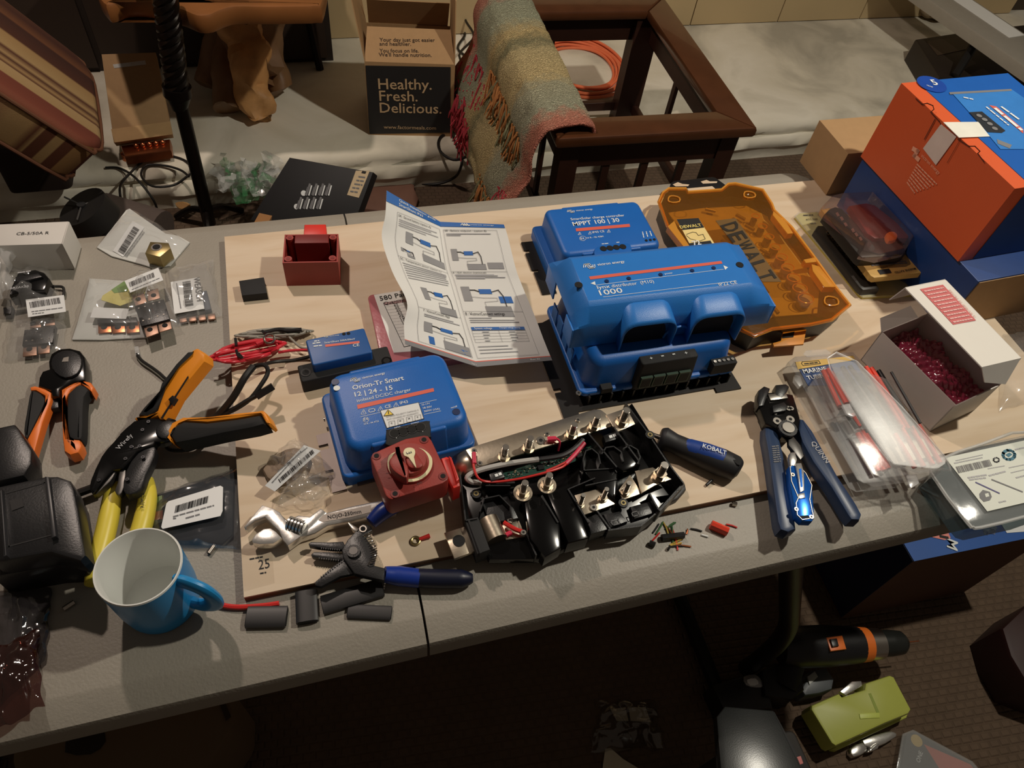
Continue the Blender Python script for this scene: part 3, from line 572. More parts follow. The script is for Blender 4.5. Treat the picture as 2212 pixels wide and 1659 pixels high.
mb = MB(Mo); mb.rbox(.01, L + .008, -.004, .10, -.0, .003, mat('bare_alu', (118,108,104), .5, .8)); mb.build('mount_plate', t)
screw(t, Mo @ V((-.008, .1, .012)), V((-1, 0, 0)), .003)
P = MB(); logo(P, 'm', (365,305), (720,225), top, white)
P.text('m', 'Orion-Tr Smart', (390,390), (915,285), top, white, bold=.03); P.text('m', '12 | 24 - 15', (412,458), (800,385), top, white, bold=.03, sy=.9)
P.text('m', 'isolated DC/DC charger', (435,515), (987,398), top, white, bold=0)
P.flat('m', [(432,542),(1215,370),(1222,405),(440,585)], top, redp)
for x, y in ((500,618),(673,585),(832,545)): warn(P, 'm', x, y, 28, top, white)
P.line('m', [(550,590),(610,578),(618,608),(558,620),(550,590)], top, .0008, white); P.text('m', 'CE', (722,580), (785,565), top, white); P.text('m', 'IP43', (875,538), (955,522), top, white)
P.line('m', [(470,665),(1245,490)], top, .0005, white); P.line('m', [(1120,640),(1290,605)], top, .0005, white)
P.text('m', '10-17V', (1098,552), (1180,535), top, white); P.text('m', '18-30V', (1110,585), (1200,568), top, white); P.text('m', '360W (15A)', (1120,618), (1280,590), top, white); P.text('m', 'on/off', (1395,580), (1460,563), top, white)
P.text('m', 'E4', (505,705), (545,698), top, white); P.text('m', '10 R - 06 4722', (505,748), (658,715), top, white)
P.line('m', [(524 + 30 * math.cos(a), 695 + 26 * math.sin(a)) for a in [i * .63 for i in range(11)]], top, .0005, white)
P.build('printed_lettering', t)
mb = MB(); mb.px('m', [(668,600),(1065,515),(1120,685),(735,785)], top + .0008, .0008, ink, sm=0); mb.px('m', [(674,603),(1060,520),(1112,681),(740,778)], top + .0012, .0006, labelw)
mb.flat('m', [(750,592),(805,640),(708,655)], top + .0016, mat('warning_yellow', (238,206,70), .5)); mb.line('m', [(750,592),(805,640),(708,655),(750,592)], top + .0016, .0006, ink); mb.line('m', [(752,606),(755,632)], top + .0018, .001, ink)
mb.text('m', 'REVERSE POLARITY DAMAGE IS', (735,672), (1065,600), top + .0016, greyink, bold=0); mb.text('m', 'NOT COVERED BY WARRANTY', (742,700), (1065,628), top + .0016, greyink, bold=0)
for x, y, s in ((790,735,'+'),(880,713,'-'),(970,690,'-'),(1056,672,'+')):
    mb.line('m', [(x-32,y-20),(x+28,y-32),(x+34,y+22),(x-26,y+32),(x-32,y-20)], top + .0016, .0004, greyink); mb.text('m', s, (x - 10, y + 8), (x + 10, y + 4), top + .0016, ink)
mb.build('warning_label', t)
mb = MB(); mb.px('m', [(728,800),(760,785),(1140,700),(1180,730),(1186,850),(1150,880),(760,960),(730,900)], top + .001, .014, blackm, .002, sm=2)
mb.text('m', 'INPUT', (818,785), (880,770), top + .001, white); mb.text('m', 'OUTPUT', (985,742), (1068,725), top + .001, white)
for x, y, s in ((838,885,'+'),(928,858,'-'),(1020,835,'-'),(1108,818,'+')): mb.text('m', s, (x - 13, y + 6), (x + 13, y), top + .001, white, bold=.05)
mb.build('terminal_block', t)
for x, y in ((815,835),(905,815),(993,792),(1082,770)): mb = MB(); c = H('m', x, y, top + .0012); mb.cyl(c, c + V((0, 0, .0006)), .0068, mat('socket_ring', (14,14,15), .5), seg=18); mb.cyl(c + V((0,0,.0005)), c + V((0, 0, .001)), .0055, dark, seg=18); mb.build('terminal_socket', t)
for x, y in ((210,310),(1448,615)): mb = MB(); c = H('m', x, y, top); mb.cyl(c, c + V((0, 0, .0008)), .005, mat('button_blue', (14,40,86), .4), seg=14); mb.build('indicator', t)
mb = MB(); c = H('m', 225, 372, top); mb.cyl(c, c + V((0, 0, .0004)), .0042, white, seg=14); mb.build('symbol', t)
# --- small charge controller
A, B = hit(*K('f', 300, 560), .03), hit(*K('f', 862, 478), .03); Ms, L = frame(A, B, TZ + PH)
t = T('charge_controller', 'smaller blue charge controller lettered MPPT 100 | 30 at the back of the plywood', 'charger', Ms @ V((L / 2, .06, 0)))
A2 = hit(*K('f', 250, 540), .06)
Ms = Matrix.Translation(V((hit(1222, 550, .07).x - .004, hit(1222, 550, .07).y - .006, TZ + PH))) @ Matrix.Rotation(math.radians(-.2), 4, 'Z'); L = .17
mb = MB(Ms); mb.rbox(-.016, L + .002, .01, .118, .003, .022, blue, r=.008, b=.003); mb.build('base_flange', t)
mb = MB(Ms); mb.rbox(-.003, L - .001, .0, .118, .003, .06, blue, r=.012, b=.008, taper=.003); mb.build('housing', t)
mb = MB(Ms); mb.rbox(.028, L - .036, -.001, .119, .004, .058, blue, r=.003, b=.003, taper=.0028); mb.build('centre_band', t)
mb = MB(Ms); mb.prism([V((x, y, .003)) for x, y in ((-.036, .102), (-.01, .102), (-.01, -.02), (-.034, -.02), (-.034, .03), (-.026, .03), (-.026, .035), (-.036, .035), (-.036, .075), (-.028, .075), (-.028, .082), (-.036, .082))], V((0, 0, 1)), .003, mat('bracket_black', (30,27,26), .45, .4)); mb.build('mount_plate', t)
top = .072; P = MB(); logo(P, 'f', (300,250), (455,235), top, white)
P.text('f', 'SmartSolar charge controller', (322,300), (650,275), top, white, bold=.015); P.text('f', 'MPPT 100 | 30', (337,335), (622,308), top, white, bold=.03)
P.flat('f', [(350,350),(680,322),(684,340),(354,368)], top, redp)
for x, y in ((375,382),(438,378),(553,367)): warn(P, 'f', x, y, 10, top, white)
P.text('f', 'IP43 CE', (455,380), (528,372), top, white); P.text('f', 'E4', (383,418), (404,416), top, white); P.text('f', '10 R - 06 4384', (420,413), (522,402), top, white)
P.line('f', [(394 + 20 * math.cos(a), 411 + 14 * math.sin(a)) for a in [i * .63 for i in range(11)]], top, .0006, white); P.words('f', (510,445), (550,441), top, .0015, white); P.words('f', (600,436), (618,434), top, .0015, white)
for k in range(3): P.words('f', (768 + 24 * k, 406 - 5 * k), (760 + 22 * k, 372 - 4 * k), top, .0015, white)
P.build('printed_lettering', t)
mb = MB(); mb.px('f', [(465,480),(500,455),(660,438),(690,455),(694,490),(680,515),(500,532),(470,515)], top + .001, .012, blue, .002, sm=3); mb.build('terminal_block', t)
for x, y in ((520,475),(560,471),(599,467),(639,463)): mb = MB(); c = H('f', x, y, top + .001); mb.cyl(c, c + V((0, 0, .0008)), .0055, dark, seg=16); mb.build('terminal_socket', t)
for x, y in ((783,424),(808,421),(832,418)): mb = MB(); c = H('f', x, y, top + .0003); mb.cyl(c, c + V((0, 0, .0006)), .0024, dark, seg=10); mb.build('port', t)
mb = MB(); mb.px('f', [(745,440),(850,425),(858,480),(760,500)], .055, .03, blue, .003); mb.build('port_housing', t)
# --- large charge controller with heatsink
A, B = H('f', 385, 1375, .035), H('f', 1325, 1225, .035); Mm, L = frame(A, B, TZ + PH)
t = T('charge_controller', 'large blue charge controller with black finned heatsink, underneath the distributor cover', 'charger', Mm @ V((L / 2, .085, 0)))
brk = mat('bracket_black', (30,27,26), .45, .4)
mb = MB(Mm); mb.prism([V((x, y, .003)) for x, y in ((-.028, .158), (-.008, .158), (.02, .17), (L, .17), (L + .01, -.018), (L - .03, -.018), (L-.03,-.01), (-.005,-.012), (-.005, -.03), (-.028, -.03), (-.028, .025), (-.018, .025), (-.018, .032), (-.028, .032))], V((0, 0, 1)), .003, brk); mb.build('mount_plate', t)
for k in range(14): mb = MB(Mm); x = .012 + k * (L - .02) / 13; mb.box((x - .0012, -.004, .003), (x + .0012, .165, .021), brk); mb.build('heatsink_fin', t)
mb = MB(Mm); mb.rbox(-.002, L + .001, -.0, .17, .02, .027, blue, r=.01, b=.003); mb.build('base_flange', t)
mb = MB(Mm); mb.rbox(.004, L - .006, .006, .165, .026, .078, blue, r=.02, b=.011, taper=.006); mb.build('housing', t)
mb = MB(Mm); mb.rbox(.076, .168, -.003, .05, .02, .074, blackm, r=.004, b=.002, taper=.003); mb.build('terminal_block', t)
gp = mat('connector_green', (18,52,34), .5)
for k in range(4): mb = MB(Mm); x = .083 + k * .0195; mb.rbox(x, x + .0175, -.0055, -.001, .026, .048, gp, r=.001); mb.box((x + .002, -.006, .028), (x + .0155, -.0054, .045), dark); mb.build('connector', t)
P = MB(); 
for x, y, s in ((818,1150,'+'),(888,1138,'-'),(957,1127,'-'),(1032,1118,'+')): P.text('f', s, (x-8,y+5),(x+8,y+2), PH + .0745, white, bold=.04)
P.build('printed_lettering', t)
mb = MB(Mm); mb.rbox(.195, .232, -.004, .01, .03, .05, blackm, r=.001); mb.build('port_block', t)
for k in range(5): mb = MB(Mm); x = .199 + k * .007; mb.cyl((x, .003, .05), (x, .003, .0515), .0024, steel, seg=10); mb.build('port_screw', t)
mb = MB(Mm); mb.rbox(.028, .044, -.003, .008, .024, .034, blackm); mb.build('switch_block', t)
for k in range(4): mb = MB(Mm); mb.box((-.0025, .05 + k * .025, .034), (-.0008, .068 + k * .025, .062), mat('rating_label', (52,112,186), .6)); mb.build('side_label', t)
screw(t, Mm @ V((-.003, .004, .024)), V((0, 0, 1)), .004)
# --- distributor cover
A, B = H('f', 390, 1045, .10), H('f', 1510, 905, .10); Mc, L = frame(A, B, TZ)
t = T('distributor_cover', 'blue cover with two arched cable hoods, lettered lynx distributor 1000, on the large controller', 'cover', Mc @ V((.14, .06, .09)))
prof = [(.128, .092), (.128, .128), (.112, .150), (.104, .1545), (.024, .1545), (.017, .151), (.002, .134), (.0, .128), (-.002, .092)]
xs = [(-.016, .0), (-.010, .35), (.001, .86), (.006, 1), (.243, 1), (.249, .97), (.274, .45), (.283, .0)]
rings = []
for x, k in xs:
    rings.append([V((x, y, z if z < .128 else .128 + (z - .128) * k + (0 if k > .2 else -.002))) for y, z in prof])
mb = MB(Mc); n = len(prof); vs = [p for r in rings for p in r]
mb.add(vs, [[i * n + j, i * n + j + 1, (i + 1) * n + j + 1, (i + 1) * n + j] for i in range(len(rings) - 1) for j in range(n - 1)], blue2)
mb.add([V((.283, y, z)) for y, z in ((.128,.092),(.128,.126),(0,.126),(-.002,.092))], [[0,1,2,3]], blue2)
mb.add([V((-.016, y, z)) for y, z in ((.128,.092),(.128,.126),(.09,.126),(.09,.092))], [[0,1,2,3]], blue2); mb.add([V((-.016, y, z)) for y, z in ((.03,.092),(.03,.126),(0,.126),(-.002,.092))], [[0,1,2,3]], blue2)
o = mb.build('shell', t, ang=25); md = o.modifiers.new('s', 'SOLIDIFY'); md.thickness = .0025; md.offset = -1; md = o.modifiers.new('b', 'BEVEL'); md.width = .0015; md.segments = 2; md.limit_method = 'ANGLE'
for x0, x1 in ((.05, .125), (.152, .228)):   # arched hoods
    mb = MB(Mc); rg = []; r = (x1 - x0) / 2; cx = (x0 + x1) / 2
    def arch(y, h, q): return [V((cx - q, y, .082))] + [V((cx - q + .018 * (1 - math.cos(a)) , y, h - .018 + .018 * math.sin(a))) for a in [math.pi / 2 * i / 5 for i in range(6)]] + [V((cx + q - .018 * (1 - math.cos(a)), y, h - .018 + .018 * math.sin(a))) for a in [math.pi / 2 * i / 5 for i in range(5, -1, -1)]] + [V((cx + q, y, .082))]
    rr = [arch(.032, .149, r - .003), arch(.012, .150, r), arch(-.012, .143, r + .001), arch(-.017, .139, r + .002)]; k = len(rr[0])
    mb.add([p for a in rr for p in a], [[i * k + j, i * k + j + 1, (i + 1) * k + j + 1, (i + 1) * k + j] for i in range(len(rr) - 1) for j in range(k - 1)], blue2)
    o = mb.build('cable_hood', t, ang=60); md = o.modifiers.new('s', 'SOLIDIFY'); md.thickness = .002; md.offset = -1
for x0, x1 in ((.05, .125), (.152, .228)):
    mb = MB(Mc); mb.layers([[V((x0 + .0045 + (x1 - x0 - .009) * .5 * (1 - math.cos(a)) , yy, .086 + .045 * math.sin(a) ** .5)) for a in [math.pi * i / 12 for i in range(13)]] for yy in (-.0035, -.0025)], mat('shade_navy', (9,18,34), .8)); mb.build('opening_shade', t)  # dark panel under each hood paints the shade of its open inside
mb = MB(Mc); mb.tube([V((.14 + .02 * math.cos(a), -.004, .092 + .02 * math.sin(a))) for a in [math.pi * i / 8 for i in range(9)]], .0018, blue2, sm=0); mb.build('small_arch', t)
top = .1545; P = MB(); logo(P, 'f', (400,590), (652,558), top, white)
P.flat('f', [(432,645),(1242,549),(1250,565),(440,663)], top, redp); P.line('f', [(475,697),(1255,600)], top, .0006, white); P.line('f', [(520,770),(1335,672)], top, .0006, white)
P.flat('f', [(442,686),(468,674),(473,697)], top, white); P.flat('f', [(1255,576),(1284,588),(1266,603)], top, white)
P.text('f', 'lynx', (486,722), (563,713), top, white, bold=.015, sy=.8); P.text('f', 'distributor  (M10)', (574,712), (832,682), top, white, bold=0); P.text('f', '1000', (502,760), (642,742), top, white, bold=.02, sy=.72); P.text('f', 'power', (898,632), (946,626), top, white, bold=0); P.text('f', 'IP22 CE', (1232,703), (1342,688), top, white, bold=0)
P.build('printed_lettering', t)
for x, y in ((540,675),(675,658),(870,635),(1063,610),(1195,594)): mb = MB(); c = H('f', x, y, top); mb.cyl(c, c + V((0,0,.0012)), .003, mat('button_blue', (14,40,86), .4), seg=12); mb.build('indicator', t)
for x, y in ((368,697),(1355,574)): mb = MB(); c = H('f', x, y, top); mb.cyl(c, c + V((0,0,.0008)), .0055, dark, seg=16); mb.build('screw_hole', t)
# --- opened distributor tray
HB_ = .034
t = T('bus_bar_tray', 'opened black distributor tray with nickel bus bars, studs, green board and red wires', 'electrical box', H('o', 1000, 800, PH))
mb = MB(); mb.px('o', [(60,660),(110,1080),(330,1440),(850,1435),(1230,1230),(1740,1130),(1890,990),(2110,740),(1640,0),(1400,200),(215,590)], .024, .024 - .0125, gloss, .002); mb.build('tray_floor', t)
def wall(pts, h, th=.0018, nm='wall', m=black, base=.012):
    mb = MB()
    for a, b in zip(pts, pts[1:]):
        A, B = H('o', *a, h), H('o', *b, h); d = (B - A).normalized(); k = V((-d.y, d.x, 0)) * th / 2
        mb.prism([A - k, B - k, B + k, A + k], V((0, 0, 1)), h - base, m)
    mb.build(nm, t)
wall([(60,660),(110,1080),(215,1060)], .042); wall([(1580,0),(1780,270),(1960,540),(2115,740)], .047); wall([(2115,740),(1890,990)], .042, .003); wall([(1890,990),(1720,1130),(1420,1170)], .036)
wall([(1230,270),(1500,590)], .05, .002, 'divider'); wall([(1470,220),(1700,530)], .05, .002, 'divider'); wall([(1800,830),(1890,990)], .04, .002, 'divider'); wall([(1310,980),(1440,1160)], .034, .002, 'divider'); wall([(660,1180),(760,1400)], .036, .002, 'divider'); wall([(810,850),(960,1100)], .044, .002, 'divider'); wall([(1050,790),(1240,1100)], .044, .002, 'divider'); wall([(215,600),(1240,290)], .036, .002, 'divider')
mb = MB(); mb.px('o', [(1190,410),(1330,440),(1440,420),(1520,470),(1510,640),(1490,900),(1300,760),(1190,620)], .04, .024, gloss, .003); mb.build('moulded_block', t)
mb = MB(); mb.px('o', [(1400,430),(1560,380),(1700,460),(1720,560),(1560,630),(1500,590)], .046, .03, gloss, .004); mb.build('moulded_block', t)
for A_ in ([(1200,620),(1190,520),(1215,440),(1270,420),(1330,470),(1350,560)], [(1360,470),(1400,410),(1470,400),(1540,450),(1560,540)], [(1560,420),(1620,390),(1690,430),(1715,500),(1690,560)]): wall(A_, .05, .0016, 'arched_rib')
for A_ in ([(1190,620),(1500,600)], [(1210,760),(1500,700)], [(1350,440),(1500,640)], [(1060,790),(1300,690)], [(300,760),(520,760)], [(240,1000),(280,880),(420,850),(520,950),(540,1060)]): wall(A_, .042, .0014, 'rib')
mb = MB(); mb.px('o', [(640,880),(830,850),(980,1110),(990,1330),(840,1420),(700,1250)], .042, .026, gloss, .004); mb.build('fuse_holder', t)
mb = MB(); mb.px('o', [(850,820),(1040,790),(1190,1060),(1240,1240),(1050,1290),(970,1100)], .044, .028, gloss, .004); mb.build('fuse_holder', t)
for q in ([(1220,1060),(1330,1000),(1430,1160),(1260,1210)], [(1370,1020),(1530,990),(1600,1090),(1440,1150)], [(1620,950),(1800,900),(1850,1010),(1660,1070)], [(250,900),(500,850),(600,1060),(330,1110)]): mb = MB(); mb.px('o', q, .032, .02, black, .003); mb.build('moulded_pocket', t)
for q in ([(1440,1090),(1510,1070),(1530,1110),(1465,1125)], [(1635,1010),(1690,995),(1700,1030),(1650,1045)]): mb = MB(); mb.line('o', q + q[:1], .0325, .0012, mat('edge_grey', (90,90,92), .5), e=.0004); mb.build('moulded_mark', t)
mb = MB(); mb.px('o', [(1820,850),(1960,830),(2130,740),(2140,790),(2060,880),(1900,950)], .024, .012, mat('soft_black', (40,40,42), .5), .003); mb.build('end_clip', t)
NZ = .046
mb = MB(); mb.px('o', [(110,430),(200,395),(1290,60),(1350,62),(1400,100),(1450,215),(1380,240),(215,595)], NZ, .003, nickel, .0006); mb.build('bus_bar', t)
mb = MB(); P_ = []
for i in range(9): a = math.pi * .5 * i / 8; P_.append((.022 * math.sin(a), -.02 * (1 - math.cos(a))))
a0, a1 = H('o', 110, 430, NZ), H('o', 215, 595, NZ); dx = (a0 - H('o', 300, 365, NZ)).normalized(); rows = [[a0 + dx * x + V((0,0,z)), a1 + dx * x + V((0,0,z))] for x, z in P_]
mb.add([p for r_ in rows for p in r_], [[2*i, 2*i+1, 2*i+3, 2*i+2] for i in range(8)], nickel); o = mb.build('bus_bar_bend', t, ang=80); o.modifiers.new('s', 'SOLIDIFY').thickness = .003
mb = MB(); mb.px('o', [(1400,110),(1590,45),(1670,195),(1510,265),(1460,215)], NZ + .001, .003, nickel, .001, sm=0); mb.build('terminal_plate', t)
mb = MB(); mb.px('o', [(1110,850),(1420,760),(1480,930),(1200,1030)], .035, .003, nickel, .0006); mb.build('terminal_plate', t)
mb = MB(); mb.px('o', [(1520,800),(1620,660),(1730,830),(1550,895)], .037, .003, nickel, .0006); mb.build('terminal_plate', t)
mb = MB(); mb.px('o', [(1665,625),(1830,590),(2005,700),(1850,760),(1730,830)], .041, .003, nickel, .001); mb.build('terminal_plate', t)
def stud(x, y, z, s=1, big=False, wsh=0, h=.026):
    p = H('o', x, y, z); mb = MB(); 
    if wsh: mb.cyl(p, p + V((0,0,.0012)), wsh, nickel, seg=24)
    mb.cyl(p, p + V((0,0,.003)), .0082 * s, nickel, seg=20); mb.hexn(p + V((0,0,.003)), p + V((0,0,.009 * s)), .0075 * s, nickel)
    mb.cyl(p + V((0,0,.009 * s)), p + V((0,0,h)), .0042 * s, steel, seg=14)
    for k in range(int((h - .011) / .002)): mb.cyl(p + V((0,0,.0105 * s + k * .002)), p + V((0,0,.0112 * s + k * .002)), .0046 * s, steel, seg=14)
    mb.build('stud', t)
for a in ((462,505,NZ),(685,425,NZ),(1082,300,NZ),(1292,225,NZ)): stud(*a)
stud(1545, 185, NZ, 1.15, h=.03); stud(1885, 680, .041, 1.15, h=.03); stud(636, 830, .042, 1, wsh=.012); stud(856, 760, .042, 1, wsh=.012); stud(1160, 940, .035, .7); stud(1370, 885, .035, .7); stud(1572, 830, .037, .75)
screw(t, H('o', 240, 560, NZ), r=.0035); screw(t, H('o', 188, 445, NZ), r=.0035); screw(t, H('o', 800, 350, NZ), r=.006); screw(t, H('o', 858, 290, NZ), r=.0035); screw(t, H('o', 1142, 160, NZ), r=.0035); screw(t, H('o', 515, 1083, .03), r=.0035); screw(t, H('o', 640, 1195, .036), r=.0035); screw(t, H('o', 1285, 965, .036), r=.0045)
for x, y, z in ((205,845,.026),(1800,305,.047),(1555,930,.034),(460,920,.026)): c = H('o', x, y, z); mb = MB(); mb.cyl(c, c + V((0,0,.003)), .0062, black, seg=18); mb.cyl(c + V((0,0,.003)), c + V((0,0,.0035)), .0035, brass if x != 460 else steel, seg=12); mb.cyl(c + V((0,0,.0034)), c + V((0,0,.0038)), .0018, dark, seg=8); mb.build('screw_boss', t)
pcb = mat('circuit_board', (30,74,62), .35, var=.3, ns=160)
mb = MB(); mb.px('o', [(440,650),(830,525),(1330,375),(1345,450),(900,620),(480,710)], .034, .0016, pcb); pb_ = mb.build('circuit_board', t)
cm = [mat('chip_black', (18,18,20), .35), mat('solder', (200,200,196), .3, .8), mat('ceramic', (176,160,130), .5)]
mb = MB()
for k in range(150):
    u, v = random.random(), random.uniform(.08, .92); x = 460 + 870 * u; y0 = 650 - 275 * u * 1.0; y = y0 + 6 + v * (62 if u < .9 else 40); c = H('o', x, y, .0345); s = random.choice((.0006, .0008, .0012)); q = random.choice(cm)
    mb.rbox(c.x - s, c.x + s, c.y - s * .6, c.y + s * .6, c.z - .0005, c.z + .001, q)
mb.build('board_components', pb_, kind='stuff')
for x, y in ((800,590),(1160,490)): c = H('o', x, y, .036); mb = MB(); mb.rbox(c.x-.004, c.x+.004, c.y-.004, c.y+.004, c.z-.002, c.z+.001, cm[0]); mb.build('chip', pb_)
for x, y in ((395,665),(1445,310)):
    mb = MB(); mb.px('o', [(x-70,y-10),(x+50,y-50),(x+75,y+15),(x-50,y+55)], .044, .012, black, .001); mb.flat('o', [(x-20,y-8),(x+8,y-16),(x+18,y+8),(x-10,y+16)], .0442, white); mb.flat('o', [(x+14,y-20),(x+40,y-28),(x+50,y-4),(x+24,y+4)], .0442, white); mb.build('indicator_block', t)
def wire(c, pts, z, r, m, nm='wire', parent=None, **k):
    mb = MB(); zz = z if isinstance(z, list) else [z] * len(pts); mb.tube([H(c, x, y, h) for (x, y), h in zip(pts, zz)], r, m, **k); return mb.build(nm, parent or t)
wred = mat('wire_red', (204,44,40), .4); wgrey = mat('wire_grey', (176,174,170), .5); wdk = mat('sleeve_dark', (34,32,34), .45); wpk = mat('sleeve_pink', (206,48,78), .35)
wire('o', [(250,735),(160,725),(128,680),(240,620),(500,560),(780,520)], [.036,.04,.044,.046,.046,.046], .0036, wgrey, 'cable'); wire('o', [(775,521),(900,505),(1010,480),(1110,420),(1190,340)], .044, .0034, wdk, 'cable_sleeve')
wire('o', [(185,480),(185,590),(225,690),(300,725),(450,722),(640,692),(850,640),(1000,590),(1060,530)], [.049,.05,.048,.042,.04,.044,.05,.048,.044], .0016, wred); wire('o', [(850,625),(940,590),(1030,545)], .046, .0014, wred); wire('o', [(1030,560),(1110,480),(1200,370)], .045, .003, wpk, 'wire_splice')
wire('o', [(185,460),(190,560)], .05, .0028, wpk, 'ring_terminal'); wire('o', [(860,335),(940,330)], .052, .0035, wpk, 'ring_terminal'); wire('o', [(940,325),(975,360),(960,440)], [.052,.05,.036], .0014, wpk)
wire('o', [(250,710),(420,745),(560,735)], .032, .002, wdk); wire('o', [(460,1100),(560,1160),(640,1190)], .034, .003, wred); wire('o', [(470,1220),(530,1190)], .03, .003, wpk)
mb = MB(); mb.px('h', [(30,950),(178,905),(248,1072),(100,1128)], .03, .005, nickel, .0008); c = H('h', 130, 1005, .0305); mb.cyl(c, c + V((0,0,.0003)), .0075, dark, seg=22); mb.build('input_tab', t)
mb = MB(); mb.px('h', [(172,872),(262,838),(345,1065),(255,1098)], .04, .026, blackm, .002); mb.px('h', [(190,865),(205,860),(290,1085),(272,1092)], .042, .01, blackm, .001); mb.build('insulator_sleeve', t)
a_, b_ = H('h', 325, 865, .03), H('h', 390, 1005, .03); mb = MB(); mb.cyl(a_, b_, .0135, nickel, seg=28); mb.build('rolled_bar', t)
mb = MB(); mb.px('o', [(430,1120),(600,1080),(660,1230),(480,1260)], .026, .003, nickel, .0006); mb.build('terminal_plate', t)
# --- red rotary battery switch
SZ = .088
t = T('battery_switch', 'square red rotary battery switch with cream dial leaning between the blue converter and the tray', 'switch', H('m', 950, 1200, PH))
mb = MB(); mb.px('m', [(572,1075),(585,1045),(620,1022),(880,905),(930,885),(1120,850),(1160,858),(1195,900),(1370,1270),(1360,1310),(1310,1345),(790,1510),(755,1500),(725,1470),(580,1110)], SZ, .035, redpl, .0025); mb.build('housing', t)
mb = MB(); mb.px('m', [(620,1100),(900,930),(1110,900),(1310,1270),(800,1440)], SZ - .035, SZ - .035 - PH - .002, redpl, 0); mb.build('base', t)
c0 = H('m', 975, 1150, SZ + .0)
mb = MB(); mb.cyl(c0, c0 + V((0,0,.004)), .0275, redpl, seg=48, r1=.0268); mb.build('dial_ring', t)
mb = MB(); ang0, ang1 = math.radians(128), math.radians(128 + 285); pts = []
N_ = 44
for i in range(N_ + 1): a = ang0 + (ang1 - ang0) * i / N_; k = min(1, i / 3, (N_ - i) / 8); pts.append((a, .0225 - .0 * k, .0225 + .0038 * k))
vs = []; 
for a, r0, r1 in pts: vs += [c0 + V((math.cos(a) * r0, math.sin(a) * r0, .0043)), c0 + V((math.cos(a) * r1, math.sin(a) * r1, .0043))]
mb.add(vs, [[2*i, 2*i+1, 2*i+3, 2*i+2] for i in range(N_)], mat('dial_cream', (222,214,170), .5)); 
DP = SZ + .0045; mb.text('m', 'OFF', (1095,1325), (1040,1340), DP, ink); mb.text('m', 'ON', (770,1232), (730,1238), DP, ink); mb.build('dial_face', t)
mb = MB(); mb.cyl(c0 + V((0,0,.0035)), c0 + V((0,0,.010)), .0205, redpl, r1=.0185, seg=40); kb = mb.build('knob', t)
KP = SZ + .022; mb = MB(); mb.px('m', [(835,950),(870,990),(870,1040),(900,1100),(950,1150),(960,1230),(940,1290),(880,1270),(800,1210),(760,1140),(770,1080),(820,1030)], KP, .014, redpl, .004, sm=3); mb.px('m', [(950,1010),(1010,1000),(1060,1060),(1110,1150),(1060,1190),(970,1180),(930,1100)], SZ + .016, .01, redpl, .003, sm=3); mb.build('grip', kb)
mb = MB(); mb.px('m', [(905,1030),(925,990),(975,978),(1020,995),(1028,1040),(1015,1075),(1038,1175),(1025,1172),(960,1080),(920,1065)], SZ + .018, .002, mat('pointer_cream', (228,220,180), .5), .0004, sm=2)
mb.line('m', [(938,1028),(945,1042),(990,1030),(985,1018)], SZ + .0182, .0008, greyink); mb.line('m', [(965,1025),(968,1036)], SZ + .0182, .0008, greyink); mb.build('pointer', kb)
for x, y in ((632,1068),(1118,902),(1312,1275),(822,1455)): c = H('m', x, y, SZ); mb = MB(); mb.cyl(c, c + V((0,0,.0008)), .0052, mat('hole_red', (120,26,22), .5), seg=20); mb.cyl(c + V((0,0,.0007)), c + V((0,0,.0012)), .003, dark, seg=14); mb.build('screw_hole', t)
mb = MB(); mb.px('m', [(1290,1085),(1350,1065),(1400,1090),(1480,1310),(1490,1370),(1420,1400),(1380,1330)], SZ - .02, .03, brred, .003); mb.build('terminal_cover', t)
mb = MB(); mb.px('m', [(1370,1060),(1400,1075),(1480,1300),(1450,1330)], SZ - .012, .012, brred, .002); mb.build('cover_rib', t)
# ================================================================ SHUNT, PAPER, CASES
A, B = hit(672, 735, .05), hit(798, 712, .05); Mh, L = frame(H('z', 677, 790, .05), H('z', 803, 762, .05), TZ + PH)
t = T('battery_shunt', 'blue and black battery shunt with coiled red, grey and black leads', 'shunt', Mh @ V((L / 2, .02, 0)))
mb = MB(Mh); mb.rbox(-.02, L + .026, -.012, .018, 0, .024, blackm, r=.003, b=.002); mb.build('shunt_base', t)
mb = MB(Mh); mb.rbox(0, L, 0, .045, 0, .036, black, r=.002, b=.001); mb.build('housing', t)
mb = MB(Mh); mb.rbox(-.001, L + .001, -.001, .046, .018, .04, mat('shunt_blue', (28,84,150), .45), r=.003, b=.002); mb.build('blue_cap', t)
top = PH + .04; P = MB(); logo(P, 'e', (775,908), (865,896), top, white); P.text('e', 'SmartShunt 500A/50mV', (777,945), (960,922), top, white, bold=.01); P.flat('e', [(780,952),(985,930),(987,942),(783,966)], top, redp)
P.text('e', 'CE', (948,966), (986,960), top, white); P.words('e', (715,932), (738,929), top, .0018, white); P.words('e', (706,945), (752,939), top, .0018, white); P.words('e', (712,962), (762,956), top, .0018, white); P.build('printed_lettering', t)
for x, y in ((893,889),(920,886)): c = H('e', x, y, top); mb = MB(); mb.cyl(c, c + V((0,0,.0006)), .0025, dark, seg=12); mb.build('indicator', t)
for x, y in ((665,1120),(1148,1050)): c = H('e', x, y, PH + .024); mb = MB(); mb.cyl(c, c + V((0,0,.0008)), .007, gloss, seg=20); mb.cyl(c + V((0,0,.0006)), c + V((0,0,.001)), .0045, dark, seg=16); mb.build('bolt_hole', t)
R1 = random.Random(3)
